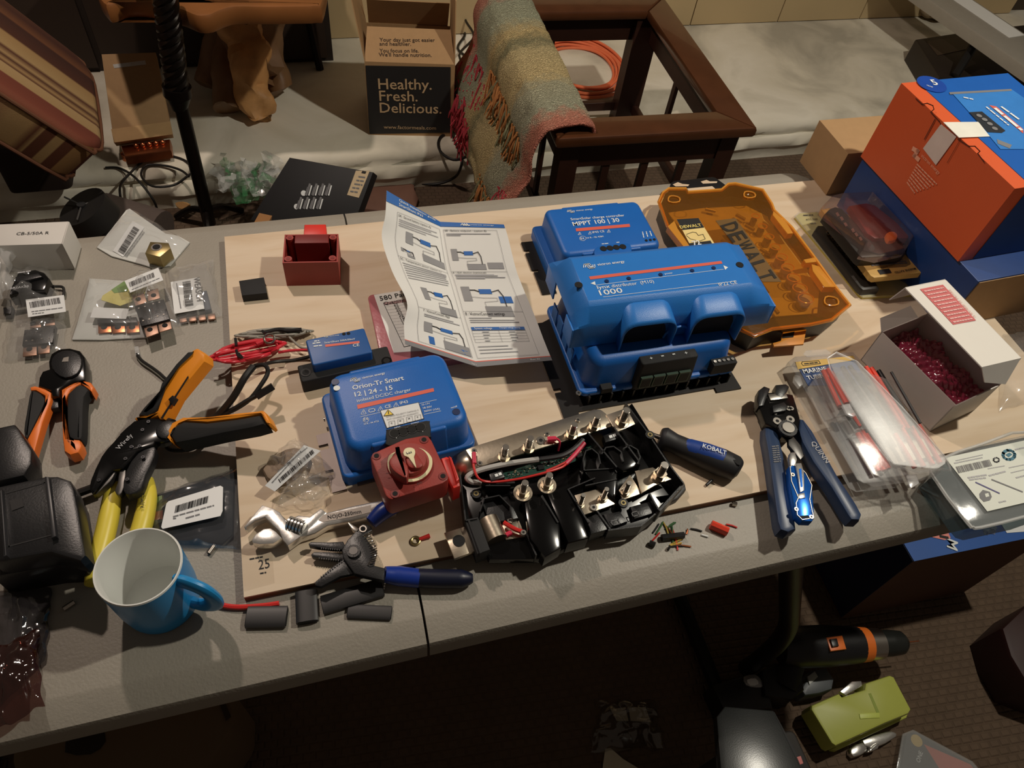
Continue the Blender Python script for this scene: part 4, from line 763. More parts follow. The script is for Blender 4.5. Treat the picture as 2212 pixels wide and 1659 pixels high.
def bundle(cx, cy, hw, hh, ang, n, r, m, z0, nm, par, crop='e'):
    for k in range(n):
        pts = []; zz = []
        for i in range(12):
            a = 2 * math.pi * i / 12; px = math.cos(a) * hw * (1 - .04 * k + R1.uniform(-.01, .01)); py = math.sin(a) * hh * (.25 + .14 * k) * (1.25 - .45 * abs(math.sin(a)))
            pts.append((cx + px * math.cos(ang) - py * math.sin(ang) + R1.uniform(-4, 4), cy + px * math.sin(ang) + py * math.cos(ang))); zz.append(PH + z0 + R1.uniform(0, .012))
        mb = MB(); mb.tube([H(crop, x, y, h + r) for (x, y), h in zip(pts, zz)], r, m, closed=True, sm=4); mb.build(nm, par)
wr = mat('lead_red', (206,44,58), .38); wg = mat('lead_grey', (150,146,136), .45)
bundle(475, 885, 235, 32, -.06, 7, .0016, wg, .002, 'grey_lead', t); bundle(315, 990, 238, 62, -.2, 7, .002, wr, .01, 'red_lead', t)
for a in ([(250,985),(262,1020),(285,1030),(262,1005)], [(245,915),(250,960)], [(405,870),(420,885)]):
    wire('e', a, PH + .026, .002, black, 'cable_tie', t)
wire('e', [(420,880),(500,862),(560,868),(640,862)], PH + .016, .0028, black, 'fuse_lead', t); wire('e', [(540,880),(600,940),(640,970),(700,975)], PH + .012, .0018, wg, 'grey_lead', t); wire('e', [(500,1000),(560,990),(640,985),(705,990)], PH + .014, .002, wr, 'red_lead', t)
mb = MB(); c = H('e', 448, 918, PH + .032); mb.tube([c + V((.007 * math.cos(a), .006 * math.sin(a), .003 * math.sin(a))) for a in [i * .7 for i in range(9)]], .0018, steel, closed=True, sm=3, flat=1.6); mb.build('ring_terminal', t); wire('e', [(425,925),(370,950)], PH + .03, .0035, wr, 'crimp_sleeve', t)
t = T('black_power_cable', 'thick black two-core cable with plug end rising from the plywood beside the crimper', 'cable', H('e', 120, 1360, PH))
wire('e', [(705,1020),(600,1045),(480,1055),(400,1075),(350,1090)], [PH+.02,PH+.015,PH+.02,PH+.035,PH+.045], .0026, cordm, 'cable', t)
wire('e', [(350,1085),(300,1150),(230,1270),(140,1375),(60,1440),(-20,1530)], [PH+.045,PH+.045,PH+.03,PH+.012,PH+.004,.002], .0048, cordm, 'cable', t)
wire('e', [(360,1080),(420,1075),(438,1120),(400,1190),(330,1280),(240,1340),(150,1375)], [PH+.045,PH+.05,PH+.045,PH+.04,PH+.03,PH+.02,PH+.012], .003, cordm, 'cable', t)
wire('e', [(155,1372),(230,1340),(320,1285),(385,1250)], [PH+.01,PH+.02,PH+.03,PH+.034], .0032, cordm, 'cable', t)
mb = MB(); mb.tube([H('e', 370, 1262, PH + .034), H('e', 470, 1200, PH + .04)], .0062, black, seg=4, sm=0); mb.build('plug', t)
# pink parts case
A, B = H('e', 1160, 1065, PH + .018), H('e', 1330, 1040, PH + .018); Mp = frame(A, B, TZ + PH)[0]
t = T('parts_case', 'clear pink-lidded assortment case labelled 580 under the folded instruction sheet', 'organizer', Mp @ V((.06, .07, 0)))
pinkp = clear('pink_clear', (214,130,140), w=.5, rough=.15, tint=(235,190,196)); mb = MB(Mp); mb.rbox(-.008, .13, -.006, .135, 0, .015, pinkp, r=.008, b=.002); mb.build('case_body', t)
mb = MB(Mp); mb.rbox(-.009, .131, -.007, .136, .0155, .018, pinkp, r=.008, b=.001); mb.build('lid', t)
RP = PH + .0183; mb = MB(); mb.px('e', [(1072,655),(1290,620),(1480,980),(1190,1000)], RP, .0004, paper); rpk = mat('pink_print', (206,84,100), .6)
mb.text('e', '580 Parts', (1110,690), (1300,655), RP, ink, bold=.02); mb.flat('e', [(1128,702),(1260,680),(1266,696),(1134,716)], RP, mat('bar_pink', (190,150,150), .6)); mb.text('e', 'Quantity', (1135,714), (1252,692), RP + .0003, ink, bold=.02)
mb.line('e', [(1128,702),(1252,965),(1330,950)], RP, .0008, ink)
for k, s in enumerate(('20','20','20','20','20','10','10','10')): mb.text('e', s, (1190 + k * 8, 720 + k * 16), (1216 + k * 8, 716 + k * 16), RP, ink, bold=.01)
for k in range(12): mb.line('e', [(1142 + k * 8, 726 + 18 * k), (1300 + k * 8, 706 + 18 * k)], RP, .0003, lgrey)
mb.build('contents_sheet', t)
mb = MB(Mp)
for k in range(26): mb.box((.002 + .004 * (k % 3), .005 + k * .0048, .003), (.006 + .004 * (k % 3), .008 + k * .0048, .012), rpk)
mb.build('pink_connectors', t, kind='stuff')
# instruction sheet, folded: heights along fold
ST = .0
t = T('instruction_sheet', 'folded installation guide with blue header standing over the parts case', 'paper', H('n', 1000, 1500, PH))
# control points (crop n): left edge, fold, right edge with heights
LEFT = [(222,88,.135), (212,300,.118), (182,505,.10), (270,790,.082), (400,1060,.07), (375,1250,.058), (385,1430,.05)]
FOLD = [(690,362,.078), (705,480,.072), (755,760,.058), (800,900,.052), (880,1190,.044), (950,1420,.039), (1015,1630,.036)]
RIGHT = [(1248,385,.10), (1280,480,.094), (1350,760,.078), (1400,900,.07), (1520,1190,.058), (1600,1400,.05), (1670,1572,.04)]
def colp(C_, v):
    s = v * (len(C_) - 1); i = min(int(s), len(C_) - 2); f = s - i; g = lambda j: C_[max(0, min(len(C_) - 1, j))]
    out = []
    for k in range(3):
        a, b, c, d = g(i-1)[k], g(i)[k], g(i+1)[k], g(i+2)[k]; out.append(.5 * (2*b + (c-a)*f + (2*a-5*b+4*c-d)*f*f + (3*b-a-3*c+d)*f**3))
    return H('n', *out)
def sheet(u, v):                             # u 0..1 left half, 1..2 right half; v top->bottom
    if u <= 1: p, q, w = colp(LEFT, v), colp(FOLD, v), u
    else: p, q, w = colp(FOLD, v), colp(RIGHT, v), u - 1
    return p.lerp(q, w)
mb = MB(); mb.grid(lambda a, b: sheet(2 * a, b), 40, 42, paper); so = mb.build('sheet', t, ang=50, rc=False)
pblue = mat('print_blue', (24,98,176), .6)
def sn(u, v): 
    e = .01; a = sheet(min(2, u + e), v) - sheet(max(0, u - e), v); b = sheet(u, min(1, v + e)) - sheet(u, max(0, v - e)); n = a.cross(b).normalized(); return n if n.dot(CAM - sheet(u, v)) > 0 else -n
def SP(u, v, e=.0006): return sheet(u, v) + sn(u, v) * e
class Pr(MB):
    def area(s, u0, u1, v0, v1, m, nu=10, nv=3, e=.0006): s.grid(lambda a, b: SP(u0 + (u1 - u0) * a, v0 + (v1 - v0) * b, e), nu, nv, m); return s
    def txt(s, t_, u0, u1, v, m, bold=.01, asp=1.0, e=.0012):
        vs, fs, wd = glyphs(t_, bold); k = (u1 - u0) / wd; kv = k * .56 * asp; return s.add([SP(u0 + a * k, v - b * kv, e) for a, b, _ in vs], fs, m)
    def ln(s, P_, w, m, e=.001, n=6):
        Q = []
        for (a, b), (c, d) in zip(P_, P_[1:]): Q += [(a + (c - a) * i / n, b + (d - b) * i / n) for i in range(n)]
        Q.append(P_[-1]); pts = [SP(a, b, e) for a, b in Q]
        for p, q, (a, b) in zip(pts, pts[1:], Q): s.stroke([p, q], sn(a, b), w, m)
        return s
    def wl(s, u0, u1, v, m, w=.0013):
        u = u0
        while u < u1 - .02: l = random.uniform(.02, .07); s.stroke([SP(u, v, .001), SP(min(u + l, u1), v, .001)], sn(u, v), w, m); u += l + .012
        return s
gfoot = mat('print_grey', (128,128,130), .6)
P = Pr(); P.area(0, 2, .955, 1, gfoot, nu=24); P.area(0, 2, .948, .955, redp, nu=24); P.build('footer_print', t, rc=False)
P = Pr(); P.area(0, 2, 0, .083, pblue, nu=24)
L_ = P; P.txt('Quick installation guide', .22, .9, .04, white, .02, .85); P.txt('SmartShunt IP65', .22, .66, .075, white, .02, .85); P.txt('victron energy', 1.48, 1.84, .052, white, .03, .8); 
for k in range(3): P.ln([(1.33 + k * .035, .055), (1.35 + k * .035, .03), (1.375 + k * .035, .06), (1.395 + k * .035, .055)], .0016, white, e=.0013)
P.build('header_print', t, rc=False)
P = Pr(); P.txt('Page 2', .93, .995, .985, white); P.build('page_number', t, rc=False); P = Pr(); P.txt('Rev: 01', 1.72, 1.84, .98, white); P.build('revision_mark', t, rc=False)
P = Pr(); g1 = mat('diagram_grey', (140,140,142), .6)
for u0, u1 in ((.2, .97), (1.04, 1.86)): P.ln([(u0, .12), (u1, .12), (u1, .93), (u0, .93), (u0, .12)], .0004, greyink, n=14)
for u0, u1, vs_ in ((.2, .97, (.40, .68)), (1.04, 1.86, (.37, .64))):
    for v in vs_: P.ln([(u0, v), (u1, v)], .0004, greyink)
P.txt('5A : Second battery (option A)', .22, .8, .145, ink, .01, .8); P.txt('5B : Battery midpoint : (option B)', 1.06, 1.7, .135, ink, .01, .8); P.txt('5C : Temperature sensor (option C)', .22, .86, .42, ink, .01, .8)
P.txt('6 : GX device (optional)', 1.06, 1.55, .39, ink, .01, .8); P.txt('7 : VictronConnect App', .28, .75, .70, ink, .01, .8); P.txt('8 : VictronConnect settings', 1.06, 1.6, .66, ink, .01, .8)
for u0, u1, v in [(.24,.9,.163),(.24,.8,.175),(.24,.93,.19),(.24,.7,.203),(1.08,1.75,.155),(1.08,1.3,.167)] + [(.24,.92,.437 + .014 * k) for k in range(7)] + [(1.09,1.65,.41),(1.09,1.7,.422),(1.09,1.8,.445),(1.09,1.5,.457),(.3,.8,.717),(.3,.9,.729),(1.1,1.4,.675),(1.1,1.7,.688),(1.1,1.75,.70),(1.1,1.5,.86),(1.1,1.55,.88),(1.1,1.6,.9)]: P.wl(u0, u1, v, lgrey)
def dia(u, v, s=1, two=False):
    P.area(u, u + .13 * s, v, v + .075 * s, g1, 2, 2); P.area(u + .26 * s, u + .45 * s, v + .015 * s, v + .04 * s, pblue, 3, 2)
    P.ln([(u + .13 * s, v + .02 * s), (u + .2 * s, v + .02 * s), (u + .26 * s, v + .028 * s)], .0012, ink, n=2); P.ln([(u + .45 * s, v + .03 * s), (u + .56 * s, v + .02 * s), (u + .6 * s, v + .05 * s), (u + .6 * s, v + .1 * s)], .0012, ink, n=2)
    P.ln([(u + .13 * s, v + .055 * s), (u + .3 * s, v + .06 * s), (u + .5 * s, v + .06 * s), (u + .5 * s, v + .075 * s), (u + .3 * s, v + .08 * s), (u + .3 * s, v + .1 * s)], .0006, g1, n=2)
    P.area(u + .28 * s, u + .66 * s, v + .1 * s, v + .155 * s, g1, 4, 2)
    if two: P.area(u + .7 * s, u + 1.02 * s, v + .09 * s, v + .145 * s, g1, 4, 2)
dia(.36, .225, .9); dia(.28, .335, .3); dia(.38, .56, .8); dia(.3, .77, 1); dia(1.1, .24, .72, True); dia(1.1, .52, .95); P.area(1.6, 1.78, .57, .6, pblue, 3, 2); P.area(.36, .44, .87, .92, pblue, 2, 2); P.area(.82, .93, .895, .925, pblue, 2, 2)
P.area(1.08, 1.8, .73, .752, pblue, 8, 2); P.txt('System voltage', 1.12, 1.36, .746, white, 0, .8); P.txt('Charged voltage setting', 1.46, 1.74, .742, white, 0, .8)
for k in range(5): P.ln([(1.08, .752 + .02 * k), (1.8, .752 + .02 * k)], .0004, greyink); 
for k in range(4): P.wl(1.22, 1.3, .763 + .02 * k, lgrey); P.wl(1.58, 1.66, .763 + .02 * k, lgrey)
for u in (1.08, 1.44, 1.8): P.ln([(u, .752), (u, .832)], .0004, greyink)
P.build('diagram_print', t, rc=False)
# amber tool case
t = T('tool_case', 'amber clear-lidded black case lettered DEWALT, right of the blue controllers', 'case', H('q', 1000, 900, PH))
amber = clear('amber_clear', (236,160,60), w=.08, rough=.1, bump=.2, bs=30, tint=(255,236,190)); amb2 = clear('amber_thick', (240,168,64), w=.7, rough=.12, bump=.1, tint=(255,200,110))
OUT = [(95,270),(130,190),(180,155),(330,155),(345,185),(640,165),(700,115),(760,110),(1000,165),(1080,290),(1100,345),(1250,490),(1440,740),(1640,1020),(1760,1170),(1600,1300),(1420,1340),(1080,1380),(930,1440),(800,1380),(600,1000),(170,480)]
DZ = .058
ro = [H('q', x * .975 + 24, y * .985 + 10, DZ - .008) for x, y in OUT]; cen = sum(ro, V()) / len(ro); ri = [cen + (p - cen) * .95 for p in ro]
mb = MB(); mb.layers([[V((p.x, p.y, TZ + PH + .0005)) for p in ro], ro, ri, [V((p.x, p.y, TZ + .03)) for p in ri]], black); mb.build('base', t)
mb = MB(); mb.px('q', OUT, DZ, .0012, amber, .0004); mb.build('lid', t)
mb = MB(); zz = off(DZ, -.004); mb.tube([H('q', x, y, zz) for x, y in OUT], .0032, amb2, closed=True, sm=1, seg=6); mb.build('lid_rim', t)
mb = MB(); mb.px('q', [(200,100),(225,85),(560,48),(590,55),(680,120),(600,160),(180,165)], .03, .006, black, .001)
for pts in ([(215,115),(260,95),(300,110),(360,115),(350,130),(240,132)], [(460,90),(510,75),(540,88),(605,88),(600,102),(480,108)], [(340,150),(560,130),(585,150),(560,168),(360,178)]): mb.flat('q', pts, .03, plym, e=.0005)
mb.build('hang_tab', t)
mb = MB(); mb.px('q', [(170,360),(480,320),(860,300),(1100,420),(1500,1010),(1480,1240),(1090,1270),(1000,1330),(700,1000)], .034, .003, mat('tray_tan', (178,152,106), .6, var=.25, ns=30), .001); mb.build('tray', t)
for i in range(9): u = i / 8; x, y = 940 + 440 * u ** .95, 390 + 720 * u; c = H('q', x, y, DZ - .004); r = .007 + .006 * u; mb = MB(); mb.tube([c + V((r * math.cos(a), r * .8 * math.sin(a), 0)) for a in [k * .6283 for k in range(10)]], .0009, amb2, closed=True, sm=2, seg=5); mb.build('socket_recess', t); mb = MB(); mb.cyl(c - V((0,0,.022)), c - V((0,0,.008)), r * .8, mat('socket_steel', (150,130,90), .3, .9), seg=16); mb.build('socket', t)
for x, y, a in ((770,380,.6),(850,470,.6),(640,600,.6),(700,640,.8),(500,330,.3),(1080,1170,.9),(980,680,.6)): c = H('q', x, y, .042); mb = MB(); mb.tube([c, c + V((.018 * math.cos(-a * 1.6), .018 * math.sin(-a * 1.6), 0))], .003, mat('bit_steel', (190,160,100), .3, .8), sm=0); mb.build('driver_bit', t)
mb = MB(); mb.px('q', [(590,430),(765,410),(1165,965),(1000,965)], DZ + .0006, .0006, mat('panel_bronze', (112,84,44), .5), 0)
cv = off(DZ, .0008)
def vword(word, a, b, d, e_):               # letters read down the panel
    n = len(word); A_, B_, D_, E_ = [H('q', *p, cv) for p in (a, b, d, e_)]
    for i, ch in enumerate(word):
        vs, fs, wd = glyphs(ch, .05); ymax = max(v[1] for v in vs)
        def f(u, v): return (A_.lerp(B_, u)).lerp(D_.lerp(E_, u), v)
        mb.add([f((i + .08 + .84 * v[0] / wd) / n, v[1] / ymax) + V((0,0,.0006)) for v in vs], fs, mat('letter_dark', (44,38,30), .5))
vword('DEWALT', (625,470), (1010,975), (760,430), (1130,940)); mb.build('brand_panel', t)
mb = MB(); L0 = DZ + .0006; mb.px('q', [(250,420),(440,408),(585,640),(380,665)], L0, .0006, mat('label_cream', (232,208,140), .6)); mb.flat('q', [(250,420),(440,408),(490,490),(300,512)], L0 + .0002, ink); mb.text('q', 'DEWALT', (285,500), (470,480), L0 + .0004, mat('letter_cream', (236,214,120), .6), bold=.03)
mb.flat('q', [(350,630),(545,605),(560,632),(372,658)], L0 + .0002, ink); mb.text('q', '72', (400,648), (468,638), L0 + .0004, white, bold=.05); mb.line('q', [(335,550),(390,530),(420,535),(440,560),(480,550),(500,590),(450,610),(370,590),(335,560)], L0 + .0002, .0008, ink); mb.build('label', t)
mb = MB(); mb.px('q', [(1180,1400),(1385,1380),(1360,1510),(1100,1530),(1090,1500),(1160,1480)], .036, .003, mat('latch_amber', (214,140,50), .45), .001); mb.flat('q', [(1180,1420),(1280,1400),(1270,1450),(1170,1460)], .036, dark); mb.build('latch', t)
for pts in ([(1095,345),(1200,430),(1270,540),(1220,545),(1090,380)], [(1430,810),(1500,830),(1640,1010),(1540,1010),(1440,870)], [(1360,770),(1460,750),(1475,790),(1380,800)], [(170,480),(230,430),(260,500),(370,660),(320,670)]): mb = MB(); mb.px('q', pts, DZ + .001, .012, amb2, .001); mb.build('lid_latch', t)
for x, y, s in ((225,245,1),(885,205,1),(1600,1135,1.1)): mb = MB(); c = H('q', x, y, DZ + .001); mb.tube([c + V((s * .012 * math.cos(a), s * .009 * math.sin(a), 0)) for a in (.3, 1.2, 2.0, 3.4, 4.2, 5.4)], .0014, amb2, closed=True, sm=2, seg=5); mb.build('corner_recess', t)
# red post cover, red block, black square
A, B = hit(614, 622, .014), hit(726, 622, .014); Mr, L = frame(hit(610, 568, .06), hit(730, 566, .06), TZ + PH)
t = T('terminal_cover_box', 'open dark red plastic terminal cover standing upright near the plywood back corner', 'cover', Mr @ V((.04, .03, 0)))
w2, d2, hh = L, .062, .048
for bx in ((0, w2, 0, .0022), (0, w2, d2 - .0022, d2), (0, .0022, .0022, d2 - .0022), (w2 - .0022, w2, .0022, d2 - .0022)): mb = MB(Mr); mb.rbox(bx[0], bx[1], bx[2], bx[3], .0, hh, redpl); mb.build('wall', t)
mb = MB(Mr); mb.rbox(.002, w2 - .002, .002, d2 - .002, 0, .003, redpl); mb.build('floor_panel', t)
for x, y in ((.008, .008), (w2 - .008, .008), (.008, d2 - .008), (w2 - .008, d2 - .008)): mb = MB(Mr); mb.cyl((x, y, .003), (x, y, hh + .001), .0055, redpl, seg=16); mb.cyl((x, y, hh + .0009), (x, y, hh + .0014), .003, mat('hole_red', (120,26,22), .5), seg=12); mb.build('screw_post', t)
mb = MB(Mr); mb.rbox(.016, w2 - .014, d2 - .024, d2 - .005, .003, .052, mat('deep_red', (112,22,20), .5), b=.001); mb.build('inner_block', t)
mb = MB(); mb.px('e', [(655,232),(785,230),(792,292),(650,298)], .045, .03, brred, .003); mb.thing('red_block', 'small bright red plastic block behind the dark red terminal cover', 'block')
mb = MB(); mb.px('d', [(1630,588),(1800,563),(1822,672),(1650,690)], PH + .014, .0135, blackm, .0015); mb.thing('black_block', 'small flat black square block on the back left corner of the plywood', 'block')
# --- stack of cartons at the right
t = T('charger_carton', 'orange and blue product carton with white tape tabs, topmost of the right-hand stack', 'carton', hit(2000, 560, .12))
ocard = mat('orange_card', (212,92,48), .45, var=.03); bcard = mat('blue_card', (26,92,176), .4, var=.06); bdk = mat('navy_card', (22,58,118), .45)
hb, ht = .12, .26; A, B = hit(2069, 565, hb), hit(1859, 338, hb); Mk, L = frame(A, B, TZ + hb); hg = ht - hb; D = .22  # x runs back, y runs left => box lies at negative y
mb = MB(Mk); mb.box((0, -D, 0), (L, 0, hg), ocard); mb.build('carton_body', t)
mb = MB(Mk); mb.rbox(.001, L - .001, -D - .0, -.03, hg, hg + .0008, bcard); mb.build('top_panel', t)
mb = MB(Mk); mb.add([(-.0008, -.028, .001), (-.0008, -D, .001), (-.0008, -D, hg - .002), (-.0008, -.028, hg - .012)], [[0,1,2,3]], bdk); mb.build('blue_side', t, rc=False)
tp = ht + .0012; P = MB(); P.flat('p', [(645,172),(1060,140),(1145,200),(1145,560),(980,560),(760,300)], tp, mat('picture_blue', (52,124,200), .45)); P.flat('p', [(620,160),(1055,137),(1060,150),(625,175)], tp, greyink, e=.0006)
P.px('p', [(760,300),(850,295),(1015,430),(990,445),(890,440)], tp + .001, .0004, mat('picture_black', (36,40,46), .5))
for x, y in ((830,325),(868,352),(905,382),(940,415)): c = H('p', x, y, tp + .0014); P.cyl(c, c + V((0,0,.0003)), .0045, greyink, seg=12)
P.flat('p', [(900,250),(950,260),(1140,420),(1140,450)], tp, redp, e=.0008); P.words('p', (985,260), (1110,350), tp + .001, .004, white); P.words('p', (940,270), (1110,410), tp + .001, .006, white); P.words('p', (880,262), (1030,385), tp + .001, .003, white); P.words('p', (720,195), (790,210), tp + .001, .003, white)
c = H('p', 495, 105, tp); P.cyl(c, c + V((0,0,.0008)), .024, mat('badge_blue', (24,70,160), .4), seg=24); P.text('p', '5', (512,108), (548,108), tp + .001, white, bold=.04); P.text('p', 'YEAR', (458,112), (505,128), tp + .001, white, bold=.02)
P.flat('p', [(955,490),(1060,530),(1045,555),(960,520)], tp, greyink, e=.0008); P.build('printed_top', t)
sp_ = (Mk @ V((0, 0, 0)), Mk.to_3x3() @ V((0, 1, 0))); P = MB(); wo = mat('print_peach', (236,170,140), .6); tape = mat('tape_white', (220,206,198), .45)
P.stroke([H('p', x, y, off(sp_, .001)) for x, y in ((370,560),(395,575),(375,605),(400,630))], sp_[1], .007, wo); P.text('p', 'victron energy', (420,610), (545,740), off(sp_, .001), wo, bold=.01)
for k in range(8): P.words('p', (392 - 10 * k, 665 + 18 * k), (530 - 22 * k, 805 + 9 * k), off(sp_, .001), .0022, wo)
P.build('printed_side', t)
mb = MB(); mb.px('p', [(560,385),(668,475),(525,672),(435,555)], off(sp_, .0015), .0008, tape); mb.px('p', [(580,370),(825,368),(905,470),(690,478)], tp + .001, .0008, mat('tape_bright', (232,230,220), .4)); mb.build('white_tape', t)
mb = MB()
for pts in ([(385,205),(430,245),(465,238),(505,255),(512,280),(490,300),(550,365),(560,385)], [(680,490),(760,540),(800,540),(835,575),(820,590),(865,650)]): mb.line('p', pts, off(sp_, .0012), .0016, mat('cut_dark', (90,34,16), .8))
mb.line('p', [(520,350),(445,490)], off(sp_, .0012), .0016, mat('cut_dark', (90,34,16), .8)); mb.line('p', [(690,505),(605,655)], off(sp_, .0012), .0008, mat('cut_dark', (90,34,16), .8)); mb.build('flap_cuts', t)
# blue box below
A2, B2 = hit(2110, 612, .115), hit(1870, 352, .115); Mk2, L2 = frame(A2, B2, TZ + .07)
mb = MB(Mk2); mb.rbox(0, L2 + .01, -.26, 0.0, -.058 + .0005, .049, bdk, b=.001); nc = mb.thing('navy_carton', 'navy blue carton under the orange product carton', 'carton')
mb = MB(Mk2); mb.box((-.0012, -.26, -.057), (0, -.004, .046), card); mb.build('kraft_end', nc)
A3, B3 = hit(1790, 300, .10), hit(1870, 296, .10)
mb = MB(); mb.rbox(.955, 1.13, .925, 1.03, TZ + PH + .0005, TZ + .105, card, b=.001); mb.thing('plain_carton', 'plain brown carton behind the blister packs at the table back corner', 'carton')
# ================================================================ HAND TOOLS, MUG, LEFT SIDE
def part(t, nm, c, pts, h, th, m, b=.002, sm=2, **k): mb = MB(); mb.px(c, pts, h, th, m, b, sm, **k); return mb.build(nm, t)
# mug
mc = hit(298, 1222, .095); mc = V((mc.x, mc.y, TZ)); mblue = mat('mug_blue', (34,140,204), .32, var=.02); cer = mat('ceramic_white', (226,228,224), .25, var=.01)
t = T('coffee_mug', 'blue ceramic mug with white interior standing at the table front edge', 'mug', mc)
mb = MB(); mb.lathe([(.0, .0), (.036, .0), (.0395, .002), (.0405, .006), (.0425, .03), (.0432, .089), (.0432, .0935)], mblue, 56, mc); mb.build('body', t, ang=60)
mb = MB(); mb.lathe([(.0432, .0935), (.0425, .0955), (.0412, .0955), (.0402, .092), (.0395, .03), (.037, .008), (.03, .005), (0, .005)], cer, 56, mc); mb.build('interior', t, ang=60)
hd = (hit(488, 1300, .055) - mc); hd.z = 0; hd.normalize()
mb = MB(); mb.tube([mc + hd * r + V((0, 0, z)) for r, z in ((.039, .082), (.052, .083), (.067, .075), (.073, .058), (.069, .038), (.055, .024), (.039, .022))], .006, mblue, seg=14, sm=6, flat=1.8); mb.build('handle', t)
# ferrule crimper
t = T('ferrule_crimper', 'black-headed ferrule crimping pliers with reddish orange and black handles', 'pliers', H('i', 430, 300, 0))
HH = .026
part(t, 'head', 'i', [(325,190),(345,135),(400,103),(470,97),(540,115),(575,160),(580,220),(575,315),(500,330),(440,360),(405,380),(400,430),(350,425),(340,385),(255,355),(262,300),(285,255),(330,240)], HH, .018, gloss, .003, 0)
part(t, 'cheek_plate', 'i', [(345,200),(365,150),(420,118),(490,118),(540,150),(550,210),(520,270),(440,300),(370,260)], HH + .004, .004, black, .001)
mb = MB(); mb.flat('i', [(430,165),(465,158),(462,190),(418,192)], HH + .0042, steel); mb.build('die', t)
part(t, 'left_handle', 'i', [(198,362),(235,352),(300,370),(348,398),(345,450),(290,600),(222,830),(180,715),(240,600),(300,480),(300,420),(240,385),(205,385)], .024, .014, orange, .003, 0)
part(t, 'left_grip', 'i', [(205,385),(250,388),(298,425),(300,475),(240,600),(178,715),(155,650),(172,540),(185,460)], .023, .018, blackm, .004, 2)
part(t, 'lock_lever', 'i', [(330,450),(390,445),(395,500),(350,510),(320,480)], .018, .01, black, .001, 0)
part(t, 'right_handle', 'i', [(410,378),(470,340),(545,312),(610,325),(635,360),(620,400),(590,375),(545,340),(480,380),(445,440),(450,620),(465,700),(540,715),(553,760),(530,805),(470,822),(430,795),(418,700)], .024, .018, orange, .004, 0)
part(t, 'right_grip', 'i', [(450,430),(480,380),(540,338),(600,378),(570,425),(562,560),(556,690),(530,718),(465,702),(448,600)], .026, .018, blackm, .005, 2)
# yellow handled crimper under
t = T('yellow_handled_pliers', 'long crimping pliers with yellow dipped handles lettered Southwire under the black crimper', 'pliers', H('i', 850, 1100, 0))
def bar(t, nm, c, pts, rs, m, flat=.75, seg=14, sm=5):
    L = len(pts) - 1
    def r(u): s = u * L; i = min(int(s), L - 1); return rs[i] + (rs[i + 1] - rs[i]) * (s - i)
    mb = MB(); mb.tube([H(c, x, y, h) for x, y, h in pts], r, m, seg=seg, sm=sm); return mb.build(nm, t)
bar(t, 'left_handle', 'i', [(775,1020,.016),(760,1100,.016),(735,1250,.014),(700,1400,.012),(655,1560,.01),(622,1700,.01)], [.008,.0105,.0115,.0115,.011,.008], yellow)
bar(t, 'right_handle', 'i', [(990,990,.018),(1000,1100,.016),(975,1250,.014),(930,1400,.012),(870,1560,.01)], [.008,.0105,.0115,.0115,.009], yellow)
mb = MB(); mb.text('i', 'Southwire', (955,1035), (948,1185), .028, ink, bold=.02); mb.build('printed_lettering', t)
part(t, 'pivot_head', 'i', [(770,960),(840,900),(960,900),(1000,990),(960,1040),(800,1040)], .014, .01, black, .002, 2)
# Wirefy crimper
t = T('ratchet_crimper', 'black ratcheting crimper lettered Wirefy with raised amber and black handles', 'pliers', H('i', 850, 850, 0))
WH = .042
part(t, 'frame_plate', 'i', [(1185,580),(1070,572),(905,592),(760,740),(685,830),(612,990),(605,1055),(625,1078),(640,1075),(765,925),(830,915),(930,800),(1040,760),(1050,735),(1150,720)], WH, .012, gloss, .002)
part(t, 'lower_jaw', 'i', [(1040,755),(1045,830),(985,960),(955,1045),(880,1090),(830,1060),(852,925),(930,810)], WH - .002, .014, black, .002)
part(t, 'die', 'i', [(625,1075),(765,925),(778,945),(745,1000),(700,1040),(650,1088)], WH - .004, .01, mat('die_steel', (96,94,92), .4, .9), .001)
part(t, 'die', 'i', [(808,932),(850,925),(838,1040),(805,1095),(775,1065),(795,1010)], WH - .004, .01, mat('die_steel', (96,94,92), .4, .9), .001)
for x, y in ((965,655),(1005,600),(890,770),(945,765),(968,840),(670,995),(862,990),(850,850)): screw(t, H('i', x, y, WH), r=.0022, m=mat('rivet_dark', (60,60,62), .3, .9))
P = MB(); P.text('i', 'Wirefy', (805,788), (900,690), WH, lgrey, bold=.01); P.build('printed_lettering', t)
u1 = plane3('i', (1060,560,.045), (1380,170,.085), (1000,500,.045)); u2 = plane3('i', (1150,680,.045), (1820,560,.075), (1180,740,.045))
part(t, 'upper_handle', 'i', [(900,572),(910,590),(985,592),(1060,560),(1075,585),(1105,580),(1185,430),(1383,190),(1380,140),(1325,98),(1300,112),(1200,205),(1110,345),(1090,430),(1060,520),(990,570)], u1, .02, yorange, .004, 0)
part(t, 'upper_grip', 'i', [(920,555),(960,500),(1080,370),(1190,210),(1300,108),(1318,118),(1210,230),(1120,350),(1092,440),(1055,520),(990,565)], off(u1, .002), .026, blackm, .006, 0)
mb = MB(); mb.flat('i', [(1085,575),(1100,578),(1275,300),(1272,285)], off(u1, .0005), dark); mb.build('handle_slot', t)
part(t, 'ratchet_release', 'i', [(1135,445),(1165,418),(1188,440),(1160,485)], off(u1, .004), .006, black, .001, 0)
part(t, 'lower_handle', 'i', [(1125,690),(1150,640),(1200,590),(1270,562),(1400,560),(1600,535),(1775,517),(1800,540),(1830,605),(1815,618),(1790,600),(1760,545),(1600,575),(1400,600),(1240,590),(1180,620),(1145,690),(1160,735),(1140,725)], off(u2, .001), .022, yorange, .004, 0)
